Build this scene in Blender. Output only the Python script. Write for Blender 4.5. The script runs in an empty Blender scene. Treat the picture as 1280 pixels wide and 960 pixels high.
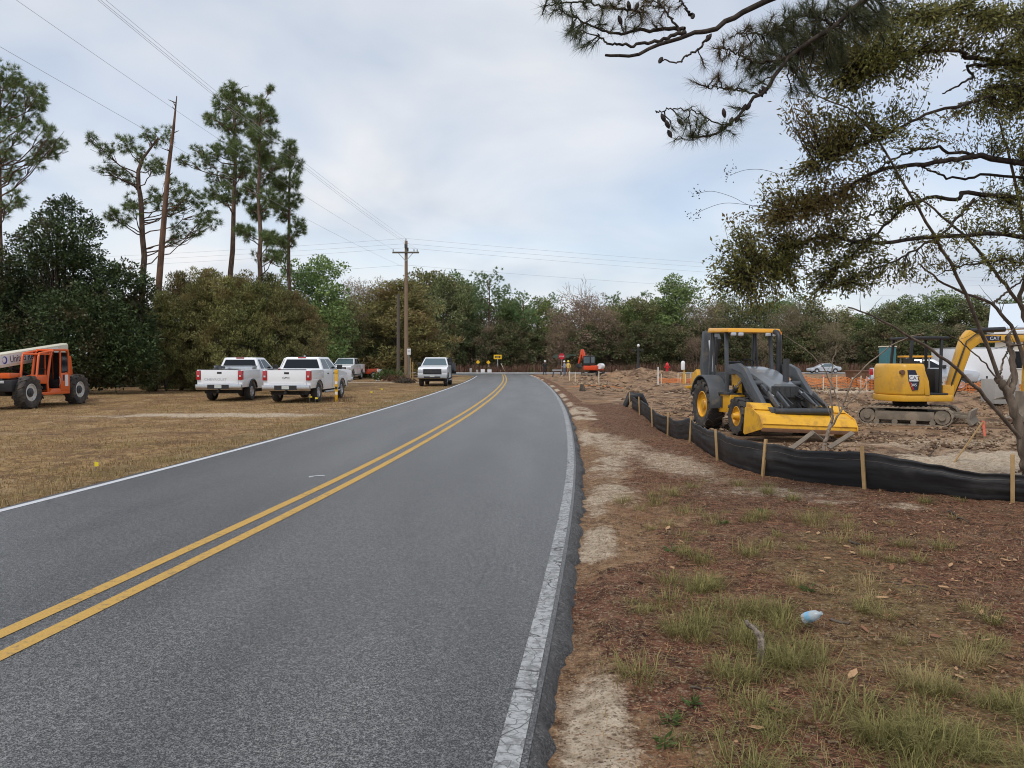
import bpy, bmesh, math, random
import numpy as np
from mathutils import Vector, Matrix, Euler

# ------------------------------------------------------------------ camera, sky, sun, exposure
sc = bpy.context.scene
COL = sc.collection
R = math.radians
rad = math.radians
FPX = 961.0                      # focal length in photo pixels (1280 wide)
CAMZ = 1.65
PITCH = R(1.67)
cam_d = bpy.data.cameras.new("camera")
cam_d.sensor_width = 36.0
cam_d.lens = FPX / 1280.0 * 36.0
cam_d.clip_start = 0.1
cam_d.clip_end = 3000.0
cam = bpy.data.objects.new("camera", cam_d)
cam.location = (0, 0, CAMZ)
cam.rotation_euler = (R(90) - PITCH, 0, 0)
COL.objects.link(cam)
sc.camera = cam

sc.view_settings.view_transform = 'Standard'
sc.view_settings.look = 'None'
sc.view_settings.gamma = 1.0
sc.view_settings.use_curve_mapping = False
sc.view_settings.exposure = 0.28
sc.render.engine = 'CYCLES'
sc.cycles.use_denoising = True
sc.cycles.pixel_filter_type = 'BLACKMAN_HARRIS'
sc.cycles.filter_width = 1.05
sc.cycles.max_bounces = 6
sc.cycles.diffuse_bounces = 3
sc.cycles.transparent_max_bounces = 8
sc.cycles.use_adaptive_sampling = True

SUN_EL, SUN_AZ = R(58), R(215)   # azimuth from +Y clockwise: behind the camera, to the left
wd = bpy.data.worlds.new("World")
sc.world = wd
wd.use_nodes = True
nt = wd.node_tree
nt.nodes.clear()
def wn(t, **k):
    n = nt.nodes.new(t)
    for a, b in k.items():
        setattr(n, a, b)
    return n
w_out = wn('ShaderNodeOutputWorld')
w_sky = wn('ShaderNodeTexSky')
w_sky.sky_type = 'NISHITA'
w_sky.sun_disc = False
w_sky.sun_elevation = SUN_EL
w_sky.sun_rotation = SUN_AZ
w_sky.air_density = 1.0
w_sky.dust_density = 1.0
w_b1 = wn('ShaderNodeBackground')
w_b1.inputs['Strength'].default_value = 0.14
nt.links.new(w_sky.outputs[0], w_b1.inputs[0])
w_tc = wn('ShaderNodeTexCoord')
w_sep = wn('ShaderNodeSeparateXYZ')
nt.links.new(w_tc.outputs['Generated'], w_sep.inputs[0])
def wmath(op, a, b):
    m = wn('ShaderNodeMath', operation=op)
    for i, s in enumerate((a, b)):
        if hasattr(s, 'links'):
            nt.links.new(s, m.inputs[i])
        else:
            m.inputs[i].default_value = s
    return m.outputs[0]
zc = wmath('ADD', wmath('MAXIMUM', w_sep.outputs[2], 0.0), 0.30)
u = wmath('DIVIDE', w_sep.outputs[0], zc)
v = wmath('DIVIDE', w_sep.outputs[1], zc)
w_cmb = wn('ShaderNodeCombineXYZ')
nt.links.new(u, w_cmb.inputs[0]); nt.links.new(v, w_cmb.inputs[1])
w_n1 = wn('ShaderNodeTexNoise'); w_n1.inputs['Scale'].default_value = 1.05
w_n1.inputs['Detail'].default_value = 3; w_n1.inputs['Roughness'].default_value = 0.5
w_n1.inputs['Distortion'].default_value = 0.4
nt.links.new(w_cmb.outputs[0], w_n1.inputs['Vector'])
w_r1 = wn('ShaderNodeValToRGB')                       # how thick the cloud layer is
w_r1.color_ramp.elements[0].position = 0.36; w_r1.color_ramp.elements[0].color = (0.46, 0.46, 0.46, 1)
w_r1.color_ramp.elements[1].position = 0.60; w_r1.color_ramp.elements[1].color = (0.96, 0.96, 0.96, 1)
nt.links.new(w_n1.outputs[0], w_r1.inputs[0])
w_n2 = wn('ShaderNodeTexNoise'); w_n2.inputs['Scale'].default_value = 1.7
w_n2.inputs['Detail'].default_value = 5; w_n2.inputs['Roughness'].default_value = 0.48
w_n2.inputs['Distortion'].default_value = 0.3
nt.links.new(w_cmb.outputs[0], w_n2.inputs['Vector'])
w_r2 = wn('ShaderNodeValToRGB')                       # light and darker cloud
w_r2.color_ramp.elements[0].position = 0.34; w_r2.color_ramp.elements[0].color = (0.56, 0.62, 0.71, 1)
w_r2.color_ramp.elements[1].position = 0.60; w_r2.color_ramp.elements[1].color = (0.83, 0.835, 0.85, 1)
nt.links.new(w_n2.outputs[0], w_r2.inputs[0])
w_b2 = wn('ShaderNodeBackground'); w_b2.inputs['Strength'].default_value = 0.90
nt.links.new(w_r2.outputs[0], w_b2.inputs[0])
w_mix = wn('ShaderNodeMixShader')
nt.links.new(w_r1.outputs[0], w_mix.inputs[0])
nt.links.new(w_b1.outputs[0], w_mix.inputs[1])
nt.links.new(w_b2.outputs[0], w_mix.inputs[2])
nt.links.new(w_mix.outputs[0], w_out.inputs[0])

sun_d = bpy.data.lights.new("sun", 'SUN')
sun_d.energy = 1.5
sun_d.angle = R(18)
sun_d.color = (1.0, 0.96, 0.90)
sun = bpy.data.objects.new("sun", sun_d)
sd = Vector((math.sin(SUN_AZ) * math.cos(SUN_EL), math.cos(SUN_AZ) * math.cos(SUN_EL), math.sin(SUN_EL)))
sun.rotation_euler = (-sd).to_track_quat('-Z', 'Y').to_euler()
sun.location = sd * 60
COL.objects.link(sun)

# ------------------------------------------------------------------ helpers
def unit(a):
    a = np.asarray(a, float)
    return a / (np.linalg.norm(a, axis=-1, keepdims=True) + 1e-12)

def P(px, py, d):
    """a point of the place at d metres ahead, seen from the survey position"""
    a = (px - 640.0) / FPX; b = (480.0 - py) / FPX
    cp, sp = math.cos(PITCH), math.sin(PITCH)
    x, y, z = a, cp + b * sp, -sp + b * cp
    s = d / y
    return Vector((x * s, d, CAMZ + z * s))

def fast_mesh(name, verts, faces, smooth=False, loops_n=None):
    """faces: (M,k) int array"""
    me = bpy.data.meshes.new(name)
    verts = np.asarray(verts, np.float32).reshape(-1, 3)
    faces = np.asarray(faces, np.int32)
    m, k = faces.shape
    me.vertices.add(len(verts)); me.vertices.foreach_set('co', verts.ravel())
    me.loops.add(m * k); me.loops.foreach_set('vertex_index', faces.ravel())
    me.polygons.add(m)
    me.polygons.foreach_set('loop_start', np.arange(0, m * k, k, dtype=np.int32))
    me.polygons.foreach_set('loop_total', np.full(m, k, np.int32))
    if smooth:
        me.polygons.foreach_set('use_smooth', np.ones(m, bool))
    me.update(calc_edges=True)
    return me

def link(name, me, mat, parent=None):
    o = bpy.data.objects.new(name, me)
    if me is not None and mat is not None and len(me.materials) == 0:
        for m_ in (mat if isinstance(mat, (list, tuple)) else [mat]):
            me.materials.append(m_)
    if parent is not None:
        o.parent = parent
    COL.objects.link(o)
    return o

def tag(o, label=None, cat=None, group=None, kind=None):
    if label: o['label'] = label
    if cat: o['category'] = cat
    if group: o['group'] = group
    if kind: o['kind'] = kind
    return o

def thing(name, label, cat, loc=(0, 0, 0), rz=0.0, group=None):
    o = bpy.data.objects.new(name, None)
    o.empty_display_size = 0.2
    o.location = loc
    o.rotation_euler = (0, 0, rz)
    COL.objects.link(o)
    return tag(o, label, cat, group)

def copy_tree(o, parent=None, loc=None, rz=None, scale=None, label=None):
    c = o.copy(); COL.objects.link(c)
    if parent is not None: c.parent = parent
    if loc is not None: c.location = loc
    if rz is not None: c.rotation_euler = (0, 0, rz)
    if scale is not None: c.scale = scale
    if label: c['label'] = label
    for ch in list(o.children):
        copy_tree(ch, c)
    return c

class MB:
    def __init__(s): s.v = []; s.f = []
    def add(s, vs, fs):
        b = len(s.v); s.v.extend([tuple(p) for p in vs]); s.f.extend([tuple(i + b for i in q) for q in fs]); return s
    def box(s, x0, x1, y0, y1, z0, z1):
        return s.add([(x0,y0,z0),(x1,y0,z0),(x1,y1,z0),(x0,y1,z0),(x0,y0,z1),(x1,y0,z1),(x1,y1,z1),(x0,y1,z1)],
                     [(0,3,2,1),(4,5,6,7),(0,1,5,4),(1,2,6,5),(2,3,7,6),(3,0,4,7)])
    def bar(s, p0, p1, w, h, up=(0, 0, 1)):
        """box beam from p0 to p1, w across, h along up"""
        p0, p1 = Vector(p0), Vector(p1); t = (p1 - p0).normalized(); u = Vector(up)
        a = t.cross(u)
        if a.length < 1e-4: a = t.cross(Vector((1, 0, 0)))
        a.normalize(); u = a.cross(t).normalized()
        vs = []
        for p in (p0, p1):
            for sa, su in ((-1,-1),(1,-1),(1,1),(-1,1)):
                vs.append(p + a * (sa * w / 2) + u * (su * h / 2))
        return s.add(vs, [(0,1,2,3),(7,6,5,4),(0,4,5,1),(1,5,6,2),(2,6,7,3),(3,7,4,0)])
    def prism(s, pts, axis, a, b):
        n = len(pts)
        if axis == 'y': f = lambda p, t: (p[0], t, p[1])
        elif axis == 'x': f = lambda p, t: (t, p[0], p[1])
        else: f = lambda p, t: (p[0], p[1], t)
        vs = [f(p, a) for p in pts] + [f(p, b) for p in pts]
        fs = [tuple(range(n)), tuple(range(2 * n - 1, n - 1, -1))]
        fs += [(i, i + n, (i + 1) % n + n, (i + 1) % n) for i in range(n)]
        return s.add(vs, fs)
    def loft(s, rings, cap=True):
        n = len(rings[0]); vs = [p for r in rings for p in r]; fs = []
        for k in range(len(rings) - 1):
            for i in range(n):
                j = (i + 1) % n
                fs.append((k*n+i, k*n+j, (k+1)*n+j, (k+1)*n+i))
        if cap:
            fs.append(tuple(range(n - 1, -1, -1))); b = (len(rings) - 1) * n
            fs.append(tuple(range(b, b + n)))
        return s.add(vs, fs)
    def tube(s, pts, r, n=8, cap=True):
        pts = [Vector(p) for p in pts]; m = len(pts)
        rs = r if hasattr(r, '__len__') else [r] * m
        rings = []; ref = None
        for i in range(m):
            t = (pts[min(i + 1, m - 1)] - pts[max(i - 1, 0)]).normalized()
            if ref is None:
                ref = t.cross(Vector((0, 0, 1)))
                if ref.length < 0.05: ref = t.cross(Vector((1, 0, 0)))
                ref.normalize()
            else:
                ref = (ref - t * ref.dot(t)).normalized()
            b = t.cross(ref)
            rings.append([pts[i] + (ref * math.cos(2*math.pi*k/n) + b * math.sin(2*math.pi*k/n)) * rs[i] for k in range(n)])
        return s.loft(rings, cap)
    def cyl(s, p0, p1, r, n=14, r1=None):
        return s.tube([p0, p1], [r, r if r1 is None else r1], n)
    def lathe_y(s, prof, c, n=24, cap=True):
        """prof: list of (radius, y offset) turned round an axle along y through c"""
        rings = []
        for (r, h) in prof:
            rings.append([(c[0] + r*math.cos(2*math.pi*k/n), c[1] + h, c[2] + r*math.sin(2*math.pi*k/n)) for k in range(n)])
        return s.loft(rings, cap)
    def lathe_z(s, prof, c, n=16):
        rings = []
        for (r, h) in prof:
            rings.append([(c[0] + r*math.cos(2*math.pi*k/n), c[1] + r*math.sin(2*math.pi*k/n), c[2] + h) for k in range(n)])
        return s.loft(rings, True)
    def build(s, name, mat, parent=None, bevel=0.0, smooth=0, seg=2):
        me = bpy.data.meshes.new(name)
        me.from_pydata(s.v, [], s.f)
        bm = bmesh.new(); bm.from_mesh(me)
        bmesh.ops.recalc_face_normals(bm, faces=bm.faces)
        if bevel > 0:
            es = [e for e in bm.edges if len(e.link_faces) == 2 and e.calc_face_angle(0) > R(28)]
            bmesh.ops.bevel(bm, geom=es, offset=bevel, segments=seg, profile=0.6, affect='EDGES', clamp_overlap=True)
        bm.to_mesh(me); bm.free()
        if smooth or bevel > 0:
            me.polygons.foreach_set('use_smooth', np.ones(len(me.polygons), bool))
            me.set_sharp_from_angle(angle=R(smooth if smooth else 40))
        me.update()
        return link(name, me, mat, parent)

def text_mesh(name, body, size, origin, xdir, up, mat, parent, align='LEFT', extrude=0.004, sx=1.0):
    cu = bpy.data.curves.new(name, 'FONT')
    cu.body = body; cu.size = size; cu.align_x = align; cu.extrude = extrude; cu.resolution_u = 2
    t = bpy.data.objects.new(name, cu); COL.objects.link(t)
    dg = bpy.context.evaluated_depsgraph_get()
    me = bpy.data.meshes.new_from_object(t.evaluated_get(dg))
    bpy.data.objects.remove(t); bpy.data.curves.remove(cu)
    x = Vector(xdir).normalized() * sx; u = Vector(up).normalized(); n = Vector(xdir).normalized().cross(u)
    M = Matrix(((x[0], u[0], n[0], origin[0]), (x[1], u[1], n[1], origin[1]), (x[2], u[2], n[2], origin[2]), (0, 0, 0, 1)))
    me.transform(M)
    me.materials.clear()
    return link(name, me, mat, parent)

# ------------------------------------------------------------------ procedural materials
class NB:
    """small node builder"""
    def __init__(s, name):
        s.m = bpy.data.materials.new(name); s.m.use_nodes = True
        s.t = s.m.node_tree; s.t.nodes.clear()
        s.out = s.t.nodes.new('ShaderNodeOutputMaterial')
        s.bs = s.t.nodes.new('ShaderNodeBsdfPrincipled')
        s.t.links.new(s.bs.outputs[0], s.out.inputs[0])
        s.tc = s.t.nodes.new('ShaderNodeTexCoord')
        s.obj = s.tc.outputs['Object']
    def n(s, t): return s.t.nodes.new(t)
    def l(s, a, b): s.t.links.new(a, b)
    def put(s, sock, v):
        if hasattr(v, 'links'): s.l(v, sock)
        else:
            if isinstance(v, (tuple, list)) and len(v) == 3 and sock.type == 'RGBA': v = (*v, 1)
            sock.default_value = v
    def noise(s, scale, detail=3, rough=0.55, vec=None, dist=0.0, stretch=None):
        n = s.n('ShaderNodeTexNoise'); n.inputs['Scale'].default_value = scale
        n.inputs['Detail'].default_value = detail; n.inputs['Roughness'].default_value = rough
        n.inputs['Distortion'].default_value = dist
        vv = vec if vec is not None else s.obj
        if stretch:
            mp = s.n('ShaderNodeMapping'); mp.inputs['Scale'].default_value = stretch; s.l(vv, mp.inputs[0]); vv = mp.outputs[0]
        s.l(vv, n.inputs['Vector']); return n.outputs[0]
    def voro(s, scale, feature='F1', vec=None, rnd=1.0):
        n = s.n('ShaderNodeTexVoronoi'); n.feature = feature; n.inputs['Scale'].default_value = scale
        n.inputs['Randomness'].default_value = rnd
        s.l(vec if vec is not None else s.obj, n.inputs['Vector']); return n.outputs
    def math(s, op, a, b=0.0, clamp=False):
        m = s.n('ShaderNodeMath'); m.operation = op; m.use_clamp = clamp
        s.put(m.inputs[0], a); s.put(m.inputs[1], b); return m.outputs[0]
    def step(s, x, lo, hi):
        m = s.n('ShaderNodeMapRange'); m.interpolation_type = 'SMOOTHSTEP'
        s.put(m.inputs[0], x); m.inputs[1].default_value = lo; m.inputs[2].default_value = hi
        return m.outputs[0]
    def mix(s, f, a, b, mode='MIX'):
        m = s.n('ShaderNodeMix'); m.data_type = 'RGBA'; m.blend_type = mode
        s.put(m.inputs[0], f); s.put(m.inputs[6], a); s.put(m.inputs[7], b); return m.outputs[2]
    def attr(s, name):
        a = s.n('ShaderNodeAttribute'); a.attribute_name = name; return a.outputs['Fac']
    def bump(s, h, strength=0.3, dist=0.02):
        b = s.n('ShaderNodeBump'); b.inputs['Strength'].default_value = strength; b.inputs['Distance'].default_value = dist
        s.put(b.inputs['Height'], h); s.l(b.outputs[0], s.bs.inputs['Normal']); return b
    def set(s, **k):
        for a, b in k.items(): s.put(s.bs.inputs[a.replace('_', ' ')], b)
        return s

def simple(name, col, rough=0.5, metal=0.0, var=0.12, scale=6.0, coat=0.0, dirt=None, dirt_amt=0.0, dirt_scale=3.0, bump=0.0, bscale=60.0, spec=0.5):
    b = NB(name)
    n = b.noise(scale, 4)
    dark = tuple(c * (1 - var) for c in col); light = tuple(min(1, c * (1 + var)) for c in col)
    c = b.mix(n, dark, light)
    r = rough
    if dirt_amt > 0:
        d = b.noise(dirt_scale, 6, 0.65)
        f = b.step(d, 0.62 - 0.35 * dirt_amt, 0.78 - 0.25 * dirt_amt)
        f = b.math('MULTIPLY', f, min(1, 0.35 + dirt_amt * 0.6))
        c = b.mix(f, c, dirt or (0.17, 0.11, 0.07))
        r = b.math('ADD', b.math('MULTIPLY', f, 0.85 - rough), rough)
    b.set(Base_Color=c, Roughness=r, Metallic=metal)
    b.bs.inputs['Specular IOR Level'].default_value = spec
    if coat: b.bs.inputs['Coat Weight'].default_value = coat; b.bs.inputs['Coat Roughness'].default_value = 0.12
    if bump: b.bump(b.noise(bscale, 4, 0.6), bump, 0.01)
    return b.m

def leafmat(name, c1, c2, c3=None, trans=0.25, rough=0.6, hue=0.0, objvar=0.0, spec=0.3):
    """foliage: every leaf (mesh island) its own shade, every tree a little different"""
    b = NB(name)
    g = b.n('ShaderNodeNewGeometry')
    c = b.mix(g.outputs['Random Per Island'], c1, c2)
    if c3 is not None:
        f = b.step(b.noise(0.55, 3), 0.50, 0.66)
        c = b.mix(f, c, c3)
    if objvar > 0:
        oi = b.n('ShaderNodeObjectInfo')
        hs = b.n('ShaderNodeHueSaturation')
        b.put(hs.inputs['Hue'], b.math('ADD', b.math('MULTIPLY', oi.outputs['Random'], hue), 0.5 - hue / 2))
        wn_ = b.n('ShaderNodeTexWhiteNoise'); wn_.noise_dimensions = '1D'; b.l(oi.outputs['Random'], wn_.inputs['W'])
        b.put(hs.inputs['Value'], b.math('ADD', b.math('MULTIPLY', wn_.outputs[0], objvar * 2), 1 - objvar))
        b.l(c, hs.inputs['Color']); c = hs.outputs[0]
    b.set(Base_Color=c, Roughness=rough)
    b.bs.inputs['Specular IOR Level'].default_value = spec
    if trans > 0:
        tr = b.n('ShaderNodeBsdfTranslucent'); b.l(c, tr.inputs[0])
        mx = b.n('ShaderNodeMixShader'); mx.inputs[0].default_value = trans
        b.l(b.bs.outputs[0], mx.inputs[1]); b.l(tr.outputs[0], mx.inputs[2]); b.l(mx.outputs[0], b.out.inputs[0])
    return b.m

M = {}
M['white'] = simple('white_paint', (0.83, 0.84, 0.85), 0.28, coat=0.6, var=0.03, dirt=(0.50, 0.43, 0.35), dirt_amt=0.08, dirt_scale=1.2)
M['silver'] = simple('silver_paint', (0.55, 0.57, 0.60), 0.3, metal=0.3, coat=0.5, var=0.03)
M['glass'] = simple('dark_glass', (0.008, 0.010, 0.013), 0.08, var=0.1, spec=0.35)
M['glass_l'] = simple('pale_glass', (0.09, 0.13, 0.15), 0.06, var=0.1, spec=0.8)
M['chrome'] = simple('bumper_chrome', (0.55, 0.55, 0.56), 0.25, metal=0.85, var=0.08)
M['black'] = simple('black_plastic', (0.022, 0.022, 0.024), 0.5, var=0.3)
M['under'] = simple('underbody', (0.020, 0.018, 0.016), 0.85, var=0.3)
M['redlens'] = simple('red_lens', (0.42, 0.015, 0.02), 0.2, coat=0.5, var=0.15)
M['lamp'] = simple('head_lamp', (0.55, 0.57, 0.60), 0.12, coat=1.0)
M['amber'] = simple('amber_lens', (0.8, 0.25, 0.02), 0.25)
M['tyre'] = simple('tyre_rubber', (0.040, 0.038, 0.036), 0.85, var=0.3, dirt=(0.16, 0.11, 0.075), dirt_amt=0.35, dirt_scale=5, bump=0.3, bscale=30)
M['tyre_mud'] = simple('muddy_tyre_rubber', (0.045, 0.041, 0.038), 0.9, var=0.3, dirt=(0.155, 0.118, 0.085), dirt_amt=0.5, dirt_scale=4, bump=0.4, bscale=25)
M['alloy'] = simple('alloy_rim', (0.55, 0.56, 0.58), 0.35, metal=0.6, var=0.1)
M['whiterim'] = simple('white_rim', (0.66, 0.65, 0.62), 0.5, dirt=(0.25, 0.18, 0.12), dirt_amt=0.3)
M['yellow'] = simple('machine_yellow', (0.72, 0.36, 0.020), 0.42, var=0.08, coat=0.15, dirt=(0.22, 0.13, 0.06), dirt_amt=0.28, dirt_scale=2.2)
M['yellow_w'] = simple('worn_bucket_yellow', (0.76, 0.40, 0.022), 0.5, var=0.10, dirt=(0.30, 0.14, 0.05), dirt_amt=0.42, dirt_scale=2.8)
M['catyel'] = simple('digger_yellow', (0.70, 0.37, 0.030), 0.42, var=0.08, coat=0.15, dirt=(0.32, 0.18, 0.06), dirt_amt=0.30, dirt_scale=2.0)
M['roofyel'] = simple('canopy_yellow', (0.78, 0.36, 0.015), 0.4, var=0.05, coat=0.2)
M['grey'] = simple('machine_grey', (0.075, 0.082, 0.090), 0.45, var=0.1, dirt=(0.22, 0.18, 0.13), dirt_amt=0.32, dirt_scale=3)
M['hood'] = simple('hood_grey', (0.155, 0.168, 0.182), 0.32, var=0.07, coat=0.3, dirt=(0.30, 0.26, 0.21), dirt_amt=0.25)
M['charcoal'] = simple('charcoal_metal', (0.045, 0.048, 0.052), 0.5, var=0.2, dirt=(0.15, 0.12, 0.09), dirt_amt=0.3)
M['rod'] = simple('cylinder_rod', (0.62, 0.62, 0.62), 0.2, metal=0.9, var=0.05)
M['rust'] = simple('rusty_steel', (0.17, 0.085, 0.045), 0.8, var=0.35, bump=0.4)
M['steelmud'] = simple('muddy_steel', (0.20, 0.165, 0.125), 0.85, var=0.25, dirt=(0.33, 0.26, 0.19), dirt_amt=0.5, bump=0.5, bscale=25)
M['rubtrack'] = simple('muddy_rubber_track', (0.11, 0.09, 0.07), 0.9, var=0.3, dirt=(0.34, 0.27, 0.195), dirt_amt=0.85, dirt_scale=5, bump=0.6, bscale=30)
M['orange'] = simple('lift_orange', (0.72, 0.12, 0.018), 0.4, var=0.08, coat=0.2, dirt=(0.25, 0.15, 0.08), dirt_amt=0.18)
M['redor'] = simple('digger_red_orange', (0.68, 0.07, 0.015), 0.4, var=0.08, coat=0.2)
M['cream'] = simple('boom_cream', (0.74, 0.70, 0.56), 0.45, var=0.06, dirt=(0.45, 0.38, 0.26), dirt_amt=0.25)
M['decal'] = simple('white_decal', (0.76, 0.77, 0.78), 0.4, var=0.02)
M['blue'] = simple('blue_decal', (0.015, 0.06, 0.30), 0.4, var=0.05)
M['navytext'] = simple('navy_lettering', (0.015, 0.02, 0.05), 0.5, var=0.05)
M['greytext'] = simple('grey_lettering', (0.50, 0.51, 0.53), 0.4, var=0.05)
M['catred'] = simple('red_decal', (0.35, 0.02, 0.03), 0.4)
M['plate'] = simple('number_plate', (0.55, 0.58, 0.55), 0.5, var=0.35, scale=30)
M['wood'] = simple('stake_wood', (0.42, 0.27, 0.12), 0.8, var=0.3, scale=12, bump=0.3, bscale=40)
M['lath'] = simple('survey_lath', (0.66, 0.58, 0.44), 0.8, var=0.15)
M['oldwood'] = simple('weathered_plank', (0.20, 0.16, 0.12), 0.85, var=0.3, scale=9, bump=0.4)
M['pole'] = simple('pole_wood', (0.24, 0.165, 0.105), 0.85, var=0.25, scale=1.5, bump=0.4, bscale=20)
M['pole_d'] = simple('grey_pole_wood', (0.115, 0.095, 0.075), 0.85, var=0.25, scale=1.5, bump=0.4, bscale=20)
M['galv'] = simple('galvanised_steel', (0.42, 0.43, 0.43), 0.5, metal=0.6, var=0.1)
M['signyel'] = simple('sign_yellow', (0.80, 0.47, 0.01), 0.45, var=0.04)
M['signred'] = simple('sign_red', (0.52, 0.012, 0.03), 0.45, var=0.04)
M['signwhite'] = simple('sign_white', (0.78, 0.78, 0.78), 0.5, var=0.04)
M['signgreen'] = simple('sign_green', (0.05, 0.085, 0.06), 0.5, var=0.04)
M['postyel'] = simple('marker_post_yellow', (0.74, 0.40, 0.012), 0.5, var=0.12)
M['hydrant'] = simple('hydrant_red', (0.62, 0.02, 0.025), 0.4, var=0.1)
M['flagyel'] = simple('flag_yellow', (0.85, 0.66, 0.02), 0.6, var=0.05)
M['flagpink'] = simple('ribbon_orange_pink', (0.90, 0.20, 0.12), 0.6, var=0.05)
M['concrete'] = simple('concrete', (0.36, 0.34, 0.31), 0.85, var=0.15, bump=0.3)
M['wire'] = simple('wire_grey', (0.50, 0.51, 0.54), 0.6, var=0.05)
M['teal'] = simple('teal_box', (0.05, 0.17, 0.19), 0.5, var=0.1)
M['bluebarrel'] = simple('blue_barrel', (0.02, 0.05, 0.42), 0.4, var=0.1)
M['skin'] = simple('skin', (0.42, 0.24, 0.16), 0.6, var=0.05)

# ------------------------------------------------------------------ the lie of the land
def smooth01(t):
    t = np.clip(t, 0, 1); return t * t * (3 - 2 * t)
def vnoise(x, y, seed=0):
    x = np.asarray(x, float); y = np.asarray(y, float)
    xi = np.floor(x); yi = np.floor(y); fx = x - xi; fy = y - yi
    def h(a, b):
        s = np.sin(a * 127.1 + b * 311.7 + seed * 74.7) * 43758.5453
        return s - np.floor(s)
    fx = fx * fx * (3 - 2 * fx); fy = fy * fy * (3 - 2 * fy)
    return (h(xi, yi) * (1 - fx) + h(xi + 1, yi) * fx) * (1 - fy) + (h(xi, yi + 1) * (1 - fx) + h(xi + 1, yi + 1) * fx) * fy
def fbm(x, y, seed=0, o=4):
    s = 0; a = 0.5; t = 0
    for k in range(o):
        s = s + a * vnoise(np.asarray(x) * 2**k, np.asarray(y) * 2**k, seed + k * 7); t += a; a *= 0.5
    return s / t

_cy = np.array([-60, -25, -5, 3.1, 4.4, 6.1, 7.8, 10.3, 15.4, 23.7, 30.0, 36.4, 48.0, 62.0, 75.0, 88.0, 100.0, 125.0])
_cx = np.array([-12.2, -6.9, -4.18, -3.13, -2.97, -2.78, -2.59, -2.33, -1.93, -1.45, -1.20, -0.98, -0.74, -0.60, -0.68, -0.88, -1.15, -1.75])
_fy = np.linspace(-60, 125, 2400); _fx = np.interp(_fy, _cy, _cx)
for _ in range(3):
    _k = np.ones(61) / 61
    _p = np.pad(_fx, 30, mode='reflect', reflect_type='odd'); _fx = np.convolve(_p, _k, 'valid')
LANE = 3.12
def xc(y): return np.interp(y, _fy, _fx)
CROSS0, CROSS1 = 107.0, 117.0           # the road the lane meets

# silt fence line (x as a function of distance), from its far end to the near right
FENCE = [(4.36, 28.0), (4.12, 24.5), (3.98, 21.5), (3.90, 19.0), (3.82, 16.3), (3.56, 13.1), (3.80, 11.5), (4.72, 10.2), (6.05, 9.25), (8.6, 8.0), (12.5, 6.6), (18, 4.8)]
_fa = np.array(FENCE)
def fence_dist(x, y):
    """signed distance to the fence line, positive on the building-site side"""
    x = np.asarray(x, float); y = np.asarray(y, float)
    ext = np.vstack([[5.2, 60.0], [4.7, 40.0], _fa, [60, -8]])
    best = np.full(x.shape, 1e9); sgn = np.ones(x.shape)
    for a, b in zip(ext[:-1], ext[1:]):
        d = b - a; L2 = d @ d
        t = np.clip(((x - a[0]) * d[0] + (y - a[1]) * d[1]) / L2, 0, 1)
        qx = x - (a[0] + t * d[0]); qy = y - (a[1] + t * d[1])
        ds = np.hypot(qx, qy); cr = d[0] * qy - d[1] * qx
        m = ds < best
        best = np.where(m, ds, best); sgn = np.where(m, np.sign(cr), sgn)
    return best * sgn
MOUNDS = [  # x, y, radius x, radius y, height : spoil heaps and the clay bank of the dig
    (11.4, 74, 5.0, 3.5, 0.95), (15.0, 72, 4.0, 3.0, 0.55), (7.0, 78, 3.0, 2.5, 0.35), (5.6, 50, 2.2, 1.6, 0.22),
    (13.0, 33, 5.0, 2.2, 0.40), (19.5, 31, 4.0, 2.0, 0.50), (24, 36, 5, 3, 0.6), (30, 62, 8, 4, 0.7), (22, 58, 6, 3, 0.35),
    (13.6, 18.2, 2.6, 1.0, 0.22), (10.6, 14.6, 2.4, 0.9, 0.14), (9.4, 12.6, 2.0, 0.8, 0.10), (13.5, 52, 5, 2, 0.35), (33.2, 92, 1.8, 1.6, 1.3)]
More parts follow.
